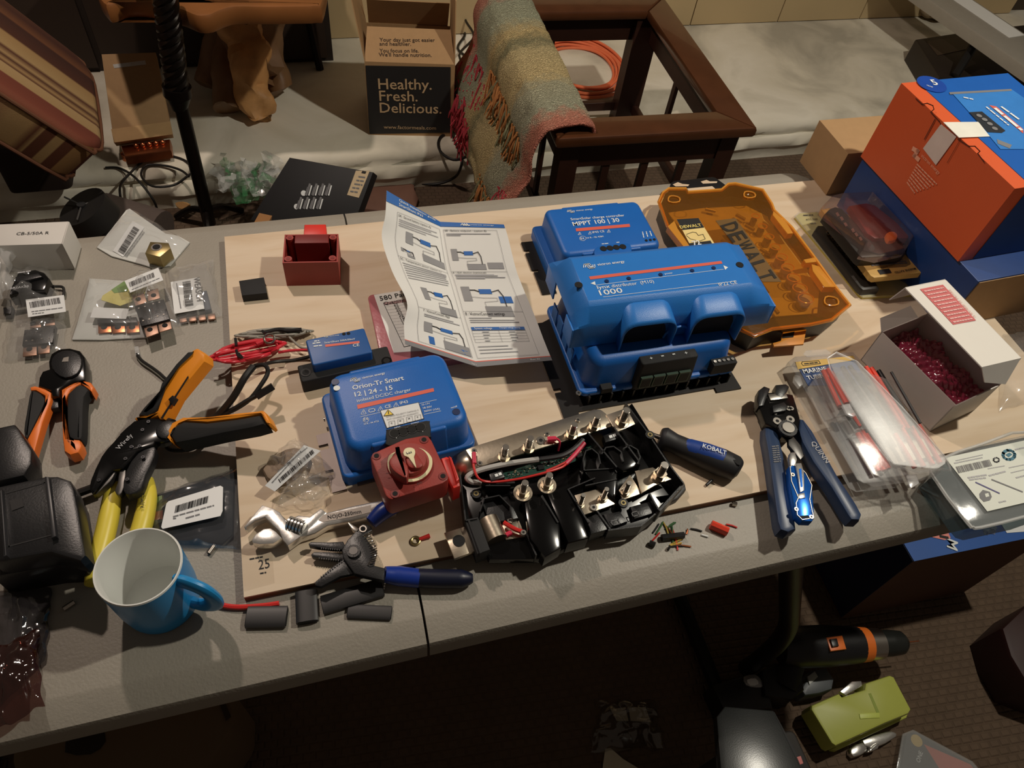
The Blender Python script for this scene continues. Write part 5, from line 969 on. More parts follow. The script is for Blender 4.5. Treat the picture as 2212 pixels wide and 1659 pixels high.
part(t, 'lower_grip', 'i', [(1145,690),(1180,620),(1240,588),(1400,598),(1600,572),(1755,545),(1790,612),(1700,638),(1500,675),(1300,720),(1180,742)], off(u2, .003), .026, blackm, .006, 0)
part(t, 'pivot_cap', 'i', [(1050,640),(1100,590),(1180,590),(1185,650),(1120,710),(1060,690)], WH + .004, .014, black, .003, 2)
# network lead
cord('i', [(925,140),(960,185),(1040,240),(1100,290),(1125,340),(1060,520),(900,620),(820,690)], [.004,.004,.004,.004,.002,.002,.002,.002], .0022, cordm, 'network_lead', 'thin grey network lead ending in a clear plug above the black crimper')
mb = MB(); mb.px('i', [(905,88),(935,85),(945,140),(915,150)], .008, .008, clear('plug_clear', w=.4, rough=.05), .001); mb.thing('network_plug', 'clear modular plug on the end of the thin grey lead', 'plug')
cord('i', [(1115,750),(1150,785),(1230,790),(1320,770),(1400,690)], .003, .0028, cordm, 'black_lead', 'black lead bending under the amber lower handle of the crimper')
# black waterproof case
A, B = H('i', 10, 1500, .07), H('i', 330, 1400, .07)
t = T('waterproof_case', 'black ribbed waterproof case at the left edge beside the mug', 'case', H('i', 200, 1300, 0))
part(t, 'lid', 'i', [(-60,1040),(0,1030),(300,965),(390,962),(470,990),(500,1050),(530,1200),(550,1330),(580,1500),(545,1540),(340,1480),(0,1540),(-60,1540)], .075, .03, black, .004, 0)
part(t, 'base', 'i', [(-60,1060),(300,985),(470,1005),(510,1100),(545,1330),(585,1520),(550,1570),(340,1580),(0,1640),(-60,1640)], .045, .045, black, .005, 0)
for pts in ([(300,965),(330,968),(380,1370),(345,1385)], [(0,1060),(12,1050),(45,1500),(20,1512)]): part(t, 'rib', 'i', pts, .082, .012, mat('rib_black', (38,38,41), .4), .0015, 0)
part(t, 'latch', 'i', [(420,1090),(450,1085),(500,1130),(515,1300),(470,1340),(445,1280),(430,1180)], .074, .02, mat('latch_navy', (34,38,58), .4), .003, 0)
mb = MB(); mb.line('i', [(25,1085),(300,1010),(360,1360),(60,1440),(25,1085)], .075, .0015, mat('seam_black', (12,12,13), .6)); mb.build('lid_seam', t)
part(t, 'label_recess', 'i', [(65,1130),(150,1112),(160,1170),(80,1200)], .0758, .002, mat('recess', (22,20,20), .6), 0, 0)
0 and part(t, 'corner_bumper', 'i', [(360,1390),(430,1370),(490,1400),(520,1480),(500,1530),(420,1520),(380,1450)], .08, .02, black, .008, 2)
t = T('black_tool_box', 'smaller black hard case at the left edge above the waterproof case', 'case', H('i', 60, 800, 0))
part(t, 'lid', 'i', [(-60,640),(0,630),(95,610),(130,650),(215,790),(210,880),(160,960),(-60,1010)], .055, .025, black, .004, 0); part(t, 'base', 'i', [(-60,650),(95,625),(215,800),(220,895),(165,980),(-60,1030)], .03, .03, black, .006, 0)
bar(t, 'latch_tab', 'i', [(160,975,.03),(205,950,.03)], [.003,.003], steel)
cord('i', [(505,1090),(560,1070),(640,1040)], .006, .005, cordm, 'lanyard', 'short black lanyard between the waterproof case and the crimper jaw')
# small white carton
A, B = H('s', 0, 415, .052), H('s', 615, 400, .052); t = T('white_carton', 'small white carton printed CB-5/50A R at the back left of the table', 'carton', H('s', 300, 650, 0))
cw = mat('white_card', (206,202,196), .6, var=.03)
mb = MB(); top4 = [H('s', x, y, .052) for x, y in ((-60,418),(612,398),(680,175),(-30,205))]; mb.prism(top4, V((0,0,1)), .0515, cw, .001); mb.build('body', t)
mb = MB(); mb.prism([H('s', x, y, .0525) for x, y in ((612,400),(622,402),(690,178),(676,176))], V((0,0,1)), .05, cw, .001); mb.build('end_flap', t)
P = MB(); P.text('s', 'CB-5/50A R', (160,312), (484,302), .0522, ink, bold=0); P.build('printed_lettering', t)
# ---- bags
def bag(c, quad, h, puff, m, nm, parent=None, n=26, seed=0, wr=.004, pl=None, edge=0):
    Q = [H(c, x, y, h) for x, y in quad]         # TL TR BR BL
    def f(u, v):
        p = Q[0].lerp(Q[1], u).lerp(Q[3].lerp(Q[2], u), v); e = (16 * u * (1 - u) * v * (1 - v)) ** .6
        nn = noise.noise_vector(V((u * 5 + seed, v * 5, seed))) ; n2 = noise.noise(V((u * 13 + seed, v * 13, 7)))
        j = noise.noise(V((u * 4, v * 4, seed + 9)))
        return p + V((nn.x * wr, nn.y * wr, puff * e * (1 + .5 * j) + abs(nn.z) * wr * 1.5 * e + abs(n2) * wr * .5 * e + .0006))
    mb = MB(); mb.grid(f, n, n, m); o = mb.build(nm, parent, ang=180, rc=False); return o, f
def tagbag(o, label, cat='bag', group=None): o['label'] = label; o['category'] = cat
def blabel(t, c, q, h, bars, nm='barcode_label', m=labelw, lines=(), e=.0004):
    mb = MB(); mb.px(c, q, h, .0003, m)
    if bars: mb.bars(c, bars[0], bars[1], bars[2], h, ink, n=bars[3] if len(bars) > 3 else 34)
    for a, b, w in lines: mb.words(c, a, b, h, w, greyink)
    return mb.build(nm, t)
def fuse(t, c, q, h, dots, lugs, th=.008):
    part(t, 'fuse_body', c, q, h, th, black, .001, 0)
    for x, y in dots: p = H(c, x, y, h); mb = MB(); mb.cyl(p, p + V((0,0,.0006)), .0013, steel, seg=8); mb.build('rivet', t)
    for lq, hole in lugs:
        mb = MB(); mb.px(c, lq, h - th / 2, .0015, coppert, .0004); p = H(c, *hole, h - th / 2 + .0003); mb.cyl(p, p + V((0,0,.0003)), .0038, dark, seg=16); mb.build('terminal_lug', t)
coppert = mat('tinned_copper', (150,120,104), .45, .8)
pouch = mat('pouch_white', (206,208,204), .5, var=.04, bump=.1, bs=40)
t = T('barcode_pouch', 'white-backed clear pouch with barcode holding a square brass nut block', 'bag', H('d', 950, 300, 0))
part(t, 'pouch_back', 'd', [(660,360),(775,215),(860,105),(885,95),(950,140),(1130,265),(1215,280),(1295,325),(1160,485),(1040,500),(980,480),(760,420)], .003, .0022, pouch, .001, 0)
mb = MB(); q = [H('d', x, y, .026) for x, y in ((1025,322),(1150,330),(1165,368),(1090,425),(990,400))]; mb.prism(q, V((0,0,1)), .022, brass, .001); c = H('d', 1068, 360, .0262); mb.cyl(c, c + V((0,0,.0004)), .008, steel, seg=20); mb.cyl(c + V((0,0,.0003)), c + V((0,0,.0008)), .0055, dark, seg=18); mb.build('brass_nut', t)
blabel(t, 'd', [(905,180),(985,225),(840,425),(770,385)], .004, ((805,385),(915,212),(845,410)), lines=(((850,420),(975,245),.0014),((862,425),(985,255),.0014)))
bag('d', [(885,95),(1295,325),(1160,485),(660,360)], .004, .012, film, 'clear_front', t, seed=3)
t = T('lug_pouch', 'white-backed pouch with copper lugs and a yellow tab, leftmost in the pouch cluster', 'bag', H('d', 700, 800, 0))
part(t, 'pouch_back', 'd', [(490,990),(520,900),(560,760),(600,620),(610,572),(660,575),(1000,600),(1100,900),(1000,975),(700,992)], .003, .0022, pouch, .001, 0)
for x in (668, 762, 860): mb = MB(); mb.px('d', [(x,872),(x+88,866),(x+92,938),(x+2,945)], .007, .0015, copper, .0004); c = H('d', x + 42, 905, .0073); mb.cyl(c, c + V((0,0,.0003)), .0042, dark, seg=16); mb.build('copper_lug', t)
part(t, 'bus_block', 'd', [(662,850),(930,835),(935,872),(665,880)], .012, .01, black, .001, 0)
part(t, 'yellow_card', 'd', [(700,690),(860,590),(1000,630),(980,700),(820,760),(690,720)], .014, .0008, mat('card_yellow', (206,196,110), .6), 0, 0); part(t, 'green_band', 'd', [(760,650),(850,590),(880,600),(870,660),(780,672)], .0146, .0006, mat('card_green', (110,150,60), .6), 0, 0)
part(t, 'white_label', 'd', [(615,840),(640,770),(880,780),(860,850)], .0135, .0004, labelw, 0, 0)
bag('d', [(610,572),(1050,600),(1030,985),(495,988)], .004, .018, film, 'clear_front', t, seed=11)
t = T('fuse_bag', 'clear bag with barcode label holding a black four-lug fuse pair over the white pouch', 'bag', H('d', 1030, 800, 0))
fuse(t, 'd', [(918,762),(1118,715),(1158,850),(965,900)], .026, [(948,778),(990,766),(1046,748),(1088,737),(978,862),(1020,852),(1076,832),(1118,820)],
     [([(900,690),(980,665),(1002,735),(925,760)],(943,715)), ([(1000,655),(1078,640),(1092,708),(1012,728)],(1048,688)), ([(980,905),(1070,885),(1082,945),(1000,975)],(1022,922)), ([(1075,870),(1160,850),(1172,915),(1090,940)],(1125,893))])
blabel(t, 'd', [(850,590),(1080,500),(1115,585),(888,670)], .030, ((880,600),(1052,530),(888,632)), lines=(((900,650),(1090,570),.0014),))
bag('d', [(870,570),(1080,495),(1240,900),(900,1000)], .012, .022, film, 'bag_film', t, seed=21)
t = T('barcode_pouch', 'clear zip pouch with WEASCH barcode label beside the plywood edge', 'bag', H('d', 1330, 700, 0))
blabel(t, 'd', [(1165,598),(1360,565),(1395,780),(1190,815)], .014, ((1245,598),(1265,770),(1300,590)), lines=(((1205,605),(1235,780),.0014),))
mb = MB(); mb.text('d', 'WEASCH', (1322,568), (1345,728), .0146, ink, bold=.02); mb.build('printed_lettering', t)
part(t, 'dark_contents', 'd', [(1370,660),(1410,655),(1440,780),(1395,790)], .01, .008, mat('navy_part', (34,50,72), .5), .001, 0)
for k in range(4): part(t, 'steel_lug', 'd', [(1220 + 65 * k, 835 - 6 * k), (1272 + 65 * k, 828 - 6 * k), (1276 + 65 * k, 865 - 6 * k), (1226 + 65 * k, 872 - 6 * k)], .006, .003, coppert, .001, 0)
bag('d', [(1140,520),(1455,450),(1510,830),(1200,890)], .003, .016, clear('zip_film', w=.16, rough=.1), 'bag_film', t, seed=31)
t = T('fuse_bag', 'clear bag with a black fuse pair below a barcode label at the left edge', 'bag', H('d', 260, 950, 0))
fuse(t, 'd', [(165,925),(378,895),(358,1010),(150,1030)], .014, [(180,1000),(222,997),(285,985),(335,982),(200,925),(245,918)],
     [([(205,870),(275,865),(280,905),(205,912)],(225,880)), ([(300,858),(372,850),(375,890),(302,898)],(325,866)), ([(158,1035),(250,1028),(250,1095),(155,1105)],(200,1055)), ([(258,1022),(340,1015),(338,1080),(260,1088)],(300,1038))])
blabel(t, 'd', [(175,718),(436,686),(450,800),(192,838)], .022, ((200,735),(410,702),(208,775)), lines=(((215,800),(430,772),.0016),((220,815),(300,806),.0014)))
bag('d', [(80,860),(440,820),(450,1100),(30,1140)], .003, .014, film, 'bag_film', t, seed=41)
t = T('breaker_bag', 'clear bag with a black circuit breaker in front of the white carton', 'bag', H('d', 180, 650, 0))
part(t, 'breaker_body', 'd', [(70,640),(120,530),(240,510),(300,530),(335,570),(300,650),(220,655),(60,685)], .03, .022, gloss, .003, 0); part(t, 'breaker_step', 'd', [(100,560),(260,535),(290,560),(120,600)], .034, .006, black, .002, 0)
P = MB(); P.text('d', 'BREAKER', (70,648), (200,632), .0302, lgrey); P.words('d', (120,535), (210,522), .0342, .002, lgrey); P.build('printed_lettering', t)
bar(t, 'stud', 'd', [(45,760,.01),(50,715,.018)], [.007,.004], steel); part(t, 'stud_base', 'd', [(20,770),(85,760),(70,815),(25,810)], .012, .01, black, .001, 0)
wire('d', [(325,595),(360,625),(420,630),(436,650),(434,690)], .006, .002, cordm, 'lead', t)
bag('d', [(60,520),(330,500),(450,850),(20,860)], .004, .026, film, 'bag_film', t, seed=51)
o, _ = bag('d', [(-80,330),(105,345),(80,620),(-80,800)], .03, .02, filmw, 'clear_bag', None, seed=61, wr=.008); tagbag(o, 'crumpled clear plastic bag cut by the left edge beside the white carton')
# antistatic bag
t = T('antistatic_bag', 'smoky antistatic bag with a large barcode label beside the yellow handles', 'bag', H('i', 1300, 1200, 0))
part(t, 'dark_contents', 'i', [(1040,1100),(1500,960),(1580,1000),(1570,1360),(1500,1420),(1100,1400)], .006, .004, mat('board_dark', (40,48,52), .5), .001, 0)
mb = MB(); mb.px('i', [(1035,1115),(1095,1095),(1100,1270),(1020,1310)], .008, .002, mat('green_card', (90,110,60), .5)); mb.px('i', [(1040,1210),(1100,1195),(1100,1255),(1030,1265)], .0085, .0022, orange); mb.build('coloured_card', t)
LZ_ = .02; blabel(t, 'i', [(1140,1135),(1490,1030),(1508,1040),(1505,1200),(1490,1235),(1100,1322),(1090,1310),(1125,1150)], LZ_, ((1190,1165),(1418,1095),(1180,1215),44), lines=(((1170,1240),(1440,1165),.0018),((1170,1252),(1190,1250),.0018),((1255,1250),(1355,1222),.002)))
bag('i', [(1005,1110),(1650,885),(1665,1470),(1000,1440)], .003, .010, filmd, 'bag_film', t, seed=71)
o, _ = bag('g', [(240,500),(460,330),(760,560),(520,740)], PH + .004, .03, film, 'clear_bag', None, seed=81, wr=.008, n=34); tagbag(o, 'crumpled clear bag with a slanting barcode label left of the blue converter')
lp = plane3('g', (240,660,.03), (620,400,.045), (310,700,.028)); blabel(o, 'g', [(240,660),(520,370),(640,410),(310,702)], lp, ((350,640),(600,420),(335,615)), lines=(((290,640),(500,410),.0014),((330,560),(540,390),.0012)))
part(o, 'coiled_contents', 'g', [(220,540),(320,430),(450,380),(560,430),(480,560),(320,640)], PH + .014, .012, mat('contents_tan', (136,116,96), .6, var=.3, ns=60), .004, 2)
o, _ = bag('g', [(430,600),(740,590),(640,830),(300,820)], PH + .003, .02, film, 'clear_bag', None, seed=91, wr=.008, n=30); tagbag(o, 'empty crumpled clear bag between the wrench and the barcode bag')
o, _ = bag('j', [(-80,430),(270,420),(240,800),(-80,1150)], .004, .008, clear('bag_smoke', (58,54,56), w=.55, rough=.1, bump=.3, tint=(200,196,200)), 'glossy_bag', None, seed=101, wr=.005, n=40); tagbag(o, 'glossy smoky plastic bag at the lower left corner of the table')
o2, _ = bag('j', [(-80,780),(200,620),(235,1050),(-80,1200)], .014, .006, clear('bag_red', (46,20,17), w=.6, rough=.1, bump=.3, tint=(200,150,140)), 'glossy_bag', None, seed=111, wr=.005, n=30); tagbag(o2, 'reddish glossy plastic bag overlapping the lower left table corner')
# ferrules on the table
for (x0, y0, x1, y1), l in (((1108,235,1140,190), 'small grey metal ferrule between mug and plywood'), ((338,530,395,492), 'small dull metal ferrule in front of the waterproof case')):
    a, b = H('j', x0, y0, .003), H('j', x1, y1, .003); mb = MB(); mb.cyl(a, b, .003, steel, seg=12); mb.cyl(a, a + (a - b).normalized() * .0003, .0022, dark, seg=10); mb.thing('ferrule', l, 'ferrule')
# red wire end, heat shrink pieces
mb = MB(); mb.tube([H('j', x, y, .0035) for x, y in ((1150,500),(1205,515),(1280,520),(1400,512),(1482,500))], .0032, wred); mb.thing('red_wire', 'short red wire between the mug handle and the black sleeves', 'wire')
hs = mat('heat_shrink', (34,33,34), .45, var=.1)
HSG = 'black heat shrink pieces at the table front'
def sleeve(c, q, h, l):
    a, b = [H(c, *p, h / 2) for p in q[:2]]; mb = MB(); w = q[2]; d = (b - a).normalized(); s = V((-d.y, d.x, 0)); 
    ring = lambda p: [p + s * w * math.cos(t) * (1 if abs(math.cos(t)) < .9 else 1) + V((0,0,1)) * (h / 2) * math.copysign(abs(math.sin(t)) ** .45, math.sin(t)) for t in [2 * math.pi * i / 20 for i in range(20)]]
    mb.layers([ring(a), ring(b)], hs); o = mb.thing('heat_shrink_tube', l, 'tubing', HSG); 
    for p, sg in ((a, -1), (b, 1)):
        m2 = MB(); m2.layers([[pp * .85 + p * .15 + d * sg * .0002 for pp in ring(p)], [pp * .85 + p * .15 + d * sg * .0006 for pp in ring(p)]], dark); m2.build('open_end', o)
sleeve('g', ((110,1605),(395,1600),.0125), .008, 'short wide glossy black sleeve piece, leftmost of the four'); sleeve('g', ((535,1420),(545,1640),.0125), .010, 'rounded glossy black sleeve standing lengthwise beside the wide one')
sleeve('g', ((650,1520),(1080,1390),.0115), .008, 'longest matte black sleeve lying under the blue stripper handle'); sleeve('g', ((835,1560),(1145,1575),.0085), .005, 'narrow flat black sleeve nearest the table fold')
# adjustable wrench
t = T('adjustable_wrench', 'chrome adjustable wrench with open jaws lying on the plywood', 'wrench', H('g', 500, 950, PH))
WZ = PH + .02
part(t, 'handle', 'g', [(530,960),(590,905),(620,860),(680,850),(850,805),(1000,775),(1180,745),(1200,800),(1180,850),(1000,880),(850,915),(690,945),(600,1000),(470,1040)], WZ - .004, .012, chrome, .003, 0)
part(t, 'fixed_jaw', 'g', [(90,955),(150,880),(220,800),(300,825),(345,850),(395,920),(450,1000),(500,1020),(405,1090),(370,1050),(340,985),(240,885),(170,910),(105,960)], WZ, .014, chrome, .0008, 0)
part(t, 'neck', 'g', [(320,835),(400,905),(480,870),(560,880),(640,820),(680,850),(600,930),(520,1000),(430,1070),(395,1060),(440,1010),(380,930)], WZ - .003, .012, chrome, .002, 0)
part(t, 'moving_jaw', 'g', [(145,1050),(170,1010),(230,970),(280,965),(320,990),(360,1035),(300,1075),(200,1080),(155,1070)], WZ - .001, .012, chrome, .0008, 0)
a, b = H('g', 405, 925, WZ), H('g', 520, 965, WZ); mb = MB(); mb.cyl(a, b, .0065, mat('worm_dark', (90,86,82), .3, .9), seg=18); mb.build('worm_core', t)
for k in range(5): p = a.lerp(b, .1 + k * .2); d = (b - a).normalized(); mb = MB(); mb.cyl(p - d * .0012, p + d * .0012, .0085, chrome, seg=20); mb.build('worm_thread', t)
part(t, 'handle_recess', 'g', [(620,890),(650,870),(850,830),(1000,800),(1000,850),(860,885),(660,920),(625,912)], WZ - .0036, .001, mat('recess_steel', (120,114,108), .45, .8), 0, 0)
P = MB(); P.text('g', 'NOJO-250mm', (690,898), (930,855), WZ - .0034, ink, bold=.01); P.build('stamped_lettering', t)
# wire strippers with blue handles
t = T('wire_strippers', 'black toothed wire strippers with blue handles lying across the plywood edge', 'pliers', H('g', 860, 1130, PH))
SZ2 = PH + .018
part(t, 'upper_jaw', 'g', [(552,1075),(570,1062),(700,1065),(800,1060),(830,1120),(740,1118),(620,1105),(560,1095)], SZ2 - .003, .006, black, .001, 0)
part(t, 'lower_jaw', 'g', [(570,1155),(590,1135),(700,1135),(800,1150),(830,1200),(780,1195),(640,1180),(580,1172)], SZ2 - .006, .006, black, .001, 0)
part(t, 'plier_nose', 'g', [(600,1350),(700,1260),(800,1190),(900,1200),(880,1290),(780,1310),(640,1385),(600,1375)], SZ2 - .005, .006, black, .001, 0)
for k in range(9): x, y = 640 + 16 * k, 1107 + 1.5 * k; part(t, 'tooth', 'g', [(x,y-4),(x+10,y-3),(x+5,y+10)], SZ2 - .003, .005, black, 0, 0)
for k in range(9): x, y = 625 + 17 * k, 1178 + 2 * k; part(t, 'tooth', 'g', [(x,y-4),(x+11,y-3),(x+5,y+10)], SZ2 - .006, .005, black, 0, 0)
for k in range(11): x, y = 640 + 16 * k, 1318 - 12 * k; part(t, 'tooth', 'g', [(x,y+4),(x+10,y-4),(x-2,y-14)], SZ2 - .004, .005, black, 0, 0)
part(t, 'body_plate', 'g', [(790,1120),(830,1050),(940,930),(1000,950),(1010,980),(950,1020),(1000,1080),(1040,1130),(1020,1230),(1100,1250),(1095,1340),(960,1310),(880,1290),(800,1180)], SZ2, .008, black, .0015, 0)
part(t, 'steel_tip', 'g', [(832,925),(845,922),(925,975),(905,1000),(870,985)], SZ2, .004, steel, .001, 0)
c = H('g', 875, 1135, SZ2); mb = MB(); mb.cyl(c, c + V((0,0,.003)), .008, black, seg=20); mb.cyl(c + V((0,0,.003)), c + V((0,0,.0035)), .005, mat('die_steel', (96,94,92), .4, .9), seg=16); mb.build('pivot', t)
c = H('g', 943, 973, SZ2); mb = MB(); mb.cyl(c, c + V((0,0,.0015)), .0045, steel, seg=14); mb.cyl(c + V((0,0,.0015)), c + V((0,0,.0018)), .003, dark, seg=12); mb.build('rivet', t)
sp = []; 
for i in range(90): u = i / 89; x = 965 + 60 * math.sin(u * 2.6); y = 1010 + 220 * u; c = H('g', x, y, SZ2 + .001); sp.append(c + V((.0035 * math.cos(i * .9), 0, .003 * math.sin(i * .9))))
mb = MB(); mb.tube(sp, .0006, steel, seg=5, sm=2); mb.build('spring', t)
hb2 = mat('handle_blue', (22,52,140), .35); hb3 = mat('handle_navy', (16,22,44), .4)
bar(t, 'upper_handle', 'g', [(1000,925,PH+.016),(1080,850,PH+.018),(1180,790,PH+.018),(1260,740,PH+.018)], [.008,.0105,.0105,.009], hb2)
bar(t, 'lower_handle', 'g', [(1095,1295,PH+.006),(1200,1308,.013),(1350,1325,.012)], [.009,.0115,.011], hb2); bar(t, 'handle_end', 'g', [(1340,1322,.012),(1500,1328,.0115),(1650,1328,.011),(1730,1325,.011)], [.011,.0112,.011,.005], hb3)
# ring terminal lying on plywood
t = T('ring_terminal', 'small copper ring terminal with red sleeve on the plywood left of the tray tab', 'terminal', H('g', 1325, 1055, PH))
mb = MB(); c = H('g', 1320, 1055, PH + .002); mb.tube([c + V((.005 * math.cos(a), .005 * math.sin(a), 0)) for a in [i * .785 for i in range(8)]], .0016, brass, closed=True, sm=3); mb.build('ring', t); bar(t, 'sleeve', 'g', [(1345,1045,PH+.003),(1420,1020,PH+.003)], [.002,.003], wred)
# screwdriver
t = T('screwdriver', 'blue and black KOBALT screwdriver with its blade under the distributor tray', 'screwdriver', H('h', 1750, 420, PH))
bar(t, 'blade', 'h', [(1280,220,PH+.004),(1420,270,PH+.012),(1520,305,PH+.016)], [.003,.003,.0035], steel)
KZ = PH + .017
bar(t, 'grip', 'h', [(1500,300,KZ),(1530,310,KZ),(1600,340,KZ),(1700,385,KZ),(1820,430,KZ),(1920,470,KZ),(2020,510,KZ),(2050,525,KZ)], [.012,.0165,.0135,.0145,.0178,.0188,.0168,.009], mat('grip_black', (32,32,35), .55), seg=20)
bar(t, 'blue_inlay', 'h', [(1590,325,KZ+.003),(1700,370,KZ+.0036),(1820,412,KZ+.0046),(1920,452,KZ+.0046),(1990,478,KZ+.003)], [.005,.0125,.0145,.015,.006], mat('grip_blue', (28,62,138), .45), seg=20)
part(t, 'hang_hole', 'h', [(1995,435),(2030,420),(2058,450),(2050,490),(2015,470)], KZ + .0175, .001, dark, 0, 2)
P = MB(); kp = plane3('h', (1790,370,KZ+.0198), (1960,420,KZ+.0198), (1780,400,KZ+.019)); P.text('h', 'KOBALT', (1793,366), (1955,418), off(kp, .0005), white, bold=.03); P.build('printed_lettering', t)
bar(t, 'clip', 'h', [(1820,625,PH+.003),(1860,590,PH+.004)], [.002,.002], black)
# ================================================================ RIGHT SIDE OF THE TABLE
ycard = mat('pack_yellow', (206,190,96), .5, var=.05); goldc = mat('pack_gold', (196,158,84), .5); smoke = mat('pack_dark', (40,36,32), .45)
ESC = 'blister-packed fuse blocks stacked by the navy carton'
def fpack(q, h, th, l, txt=None):
    t = T('blister_pack', l, 'package', H('r', *q[0], PH), ESC); return t
t = fpack([(190,460)], .03, .0, 'lower yellow-carded blister pack with a black fuse block')
part(t, 'card', 'r', [(190,450),(240,400),(500,380),(700,500),(1500,1250),(1900,1480),(1880,1560),(1160,1600),(1100,1560)], PH + .006, .006, ycard, .001, 0)
part(t, 'blister', 'r', [(165,440),(230,390),(520,370),(720,480),(1560,1250),(1940,1500),(1890,1570),(1160,1610),(1090,1560)], PH + .0075, .001, clear('blister_clear', w=.12), 0, 0)
part(t, 'fuse_block', 'r', [(465,640),(510,570),(600,570),(700,600),(1290,1290),(1400,1480),(1160,1500),(1100,1450)], PH + .02, .013, smoke, .004, 0)
for k in range(8): u = k / 7; x, y = 660 + 480 * u, 690 + 570 * u; part(t, 'fuse_terminal', 'r', [(x-34,y-22),(x+6,y-34),(x+30,y+12),(x-2,y+26)], PH + .0212, .001, steel, 0, 0); part(t, 'slot', 'r', [(x-18,y-14),(x+2,y-22),(x+14,y+4),(x-4,y+10)], PH + .0216, .0003, dark, 0, 0)
P = MB(); P.text('r', 'ATC fuse', (345,505), (510,490), PH + .0066, ink, bold=.02, e=.0012); P.words('r', (300,430), (440,425), PH + .0066, .002, ink, e=.0012); P.words('r', (400,545), (480,540), PH + .0066, .002, greyink, e=.0012); P.build('printed_lettering', t)
t = fpack([(1280,1290)], .05, .0, 'upper gold-carded blister pack turned upside down over the lower one')
part(t, 'card', 'r', [(560,350),(640,330),(800,330),(1760,950),(1850,1010),(2050,1210),(2045,1250),(1320,1325),(1270,1300)], PH + .042, .011, goldc, .001, 0)
P = MB(); hp = PH + .0424; P.flat('r', [(1360,1215),(1530,1195),(1570,1255),(1405,1280)], hp, ink); P.text('r', 'AUTO BLOCK', (1600,1120), (1400,1180), hp, ink, bold=.02); P.text('r', 'MARINE RATED', (1900,1180), (1600,1240), hp, ink, bold=.03)
for k in range(4): P.words('r', (1250 + 10 * k, 1085 + 22 * k), (1700 + 30 * k, 1040 + 24 * k), hp, .0022, greyink)
P.build('printed_lettering', t)
t = fpack([(900,900)], .05, .0, 'clear-covered black fuse block with dark red lid, topmost of the blister packs')
part(t, 'fuse_block', 'r', [(610,400),(680,330),(760,300),(860,330),(1160,640),(1250,760),(1700,760),(1780,960),(1700,1000),(1150,1035),(1100,1000)], PH + .062, .0195, smoke, .004, 0)
for x, y in ((790,420),(850,480),(905,565),(1010,650),(1060,710),(1120,770)): part(t, 'fuse_terminal', 'r', [(x-30,y-20),(x+5,y-35),(x+34,y+14),(x,y+30)], PH + .063, .001, steel, 0, 0)
part(t, 'red_cover', 'r', [(960,290),(1200,250),(1330,280),(1850,690),(1800,760),(1330,760),(1220,690)], PH + .070, .012, mat('cover_maroon', (112,26,24), .35), .003, 0)
part(t, 'orange_knob', 'r', [(1490,700),(1530,660),(1610,660),(1660,710),(1640,770),(1560,800),(1510,780)], PH + .078, .007, orange, .003, 2)
part(t, 'clear_cover', 'r', [(570,300),(720,140),(860,100),(1300,80),(1840,640),(1900,720),(1790,900),(1400,985),(1150,930),(1200,800)], PH + .08, .02, clear('cover_clear', (200,170,165), w=.05, rough=.1, tint=(248,240,238)), .004, 0)
# white carton with pink bubble wrap
t = T('white_product_box', 'open white carton labelled TECH SUPPORT on its raised lid, full of pink bubble wrap', 'carton', H('k', 1000, 800, PH))
wcd = mat('white_card2', (212,206,200), .6, var=.02)
b0, b1, b2 = hit(1859, 777, PH + .0005), hit(2008, 932, PH + .0005), hit(2092, 932, PH + .0005); b1.z = b0.z
Ht = .066; ax = (b1 - b0); La = ax.length; ax.normalize(); ay = V((-ax.y, ax.x, 0)); ay = ay if ay.x > 0 else -ay; Wd = .098
Mw = Matrix(((ax.x, ay.x, 0, b0.x), (ax.y, ay.y, 0, b0.y), (0, 0, 1, b0.z), (0, 0, 0, 1)))
for nm, bx in (('side_panel', (0, La, 0, .0015, 0, Ht)), ('side_panel', (0, La, Wd - .0015, Wd, 0, Ht)), ('end_panel', (0, .0015, 0, Wd, 0, Ht)), ('end_panel', (La - .0015, La, 0, Wd, 0, Ht - .004)), ('bottom_panel', (0, La, 0, Wd, 0, .0015))):
    mb = MB(Mw); mb.box((bx[0], bx[2], bx[4]), (bx[1], bx[3], bx[5]), wcd); mb.build(nm, t)
def slab(nm, P4, th, m, par=None): P4 = [V(p) for p in P4]; n = (P4[1] - P4[0]).cross(P4[3] - P4[0]).normalized(); n = n if n.dot(CAM - P4[0]) > 0 else -n; mb = MB(); mb.prism(P4, n, th, m); return mb.build(nm, par or t)
l0, l1, l2, l3 = [H('k', x, y, h) for x, y, h in ((910,185,.155), (1330,620,.155), (1545,570,.128), (1130,140,.128))]
slab('lid', (l0, l1, l2, l3), .0015, mat('lid_white', (228,224,216), .55, var=.02))
h0, h1 = Mw @ V((0, Wd, Ht)), Mw @ V((La, Wd, Ht)); slab('lid_back', (l3, l2, h1, h0), .0015, wcd)
slab('lid_flap', (l1, l2, H('k', 1460, 715, .10), H('k', 1345, 705, .112)), .0015, wcd); slab('lid_flap', (l0, l3, l3 + V((.0, .01, -.03)), l0 + V((0, .01, -.035))), .0015, wcd)
slab('front_flap', (Mw @ V((0, 0, Ht)), Mw @ V((0, Wd * .8, Ht)), Mw @ V((-.018, Wd * .75, Ht + .01)), Mw @ V((-.018, .01, Ht + .008))), .001, wcd)
lpn = (l0, (l1 - l0).cross(l3 - l0).normalized() * (1 if (l1 - l0).cross(l3 - l0).z > 0 else -1)); P = MB(); tsp = mat('label_rose', (206,112,112), .6)
P.flat('k', [(988,190),(1115,165),(1298,362),(1172,386)], lpn, tsp, e=.0006); P.text('k', 'TECH SUPPORT', (1140,190), (1285,345), off(lpn, .0006), mat('print_rose', (216,150,140), .6), bold=0)
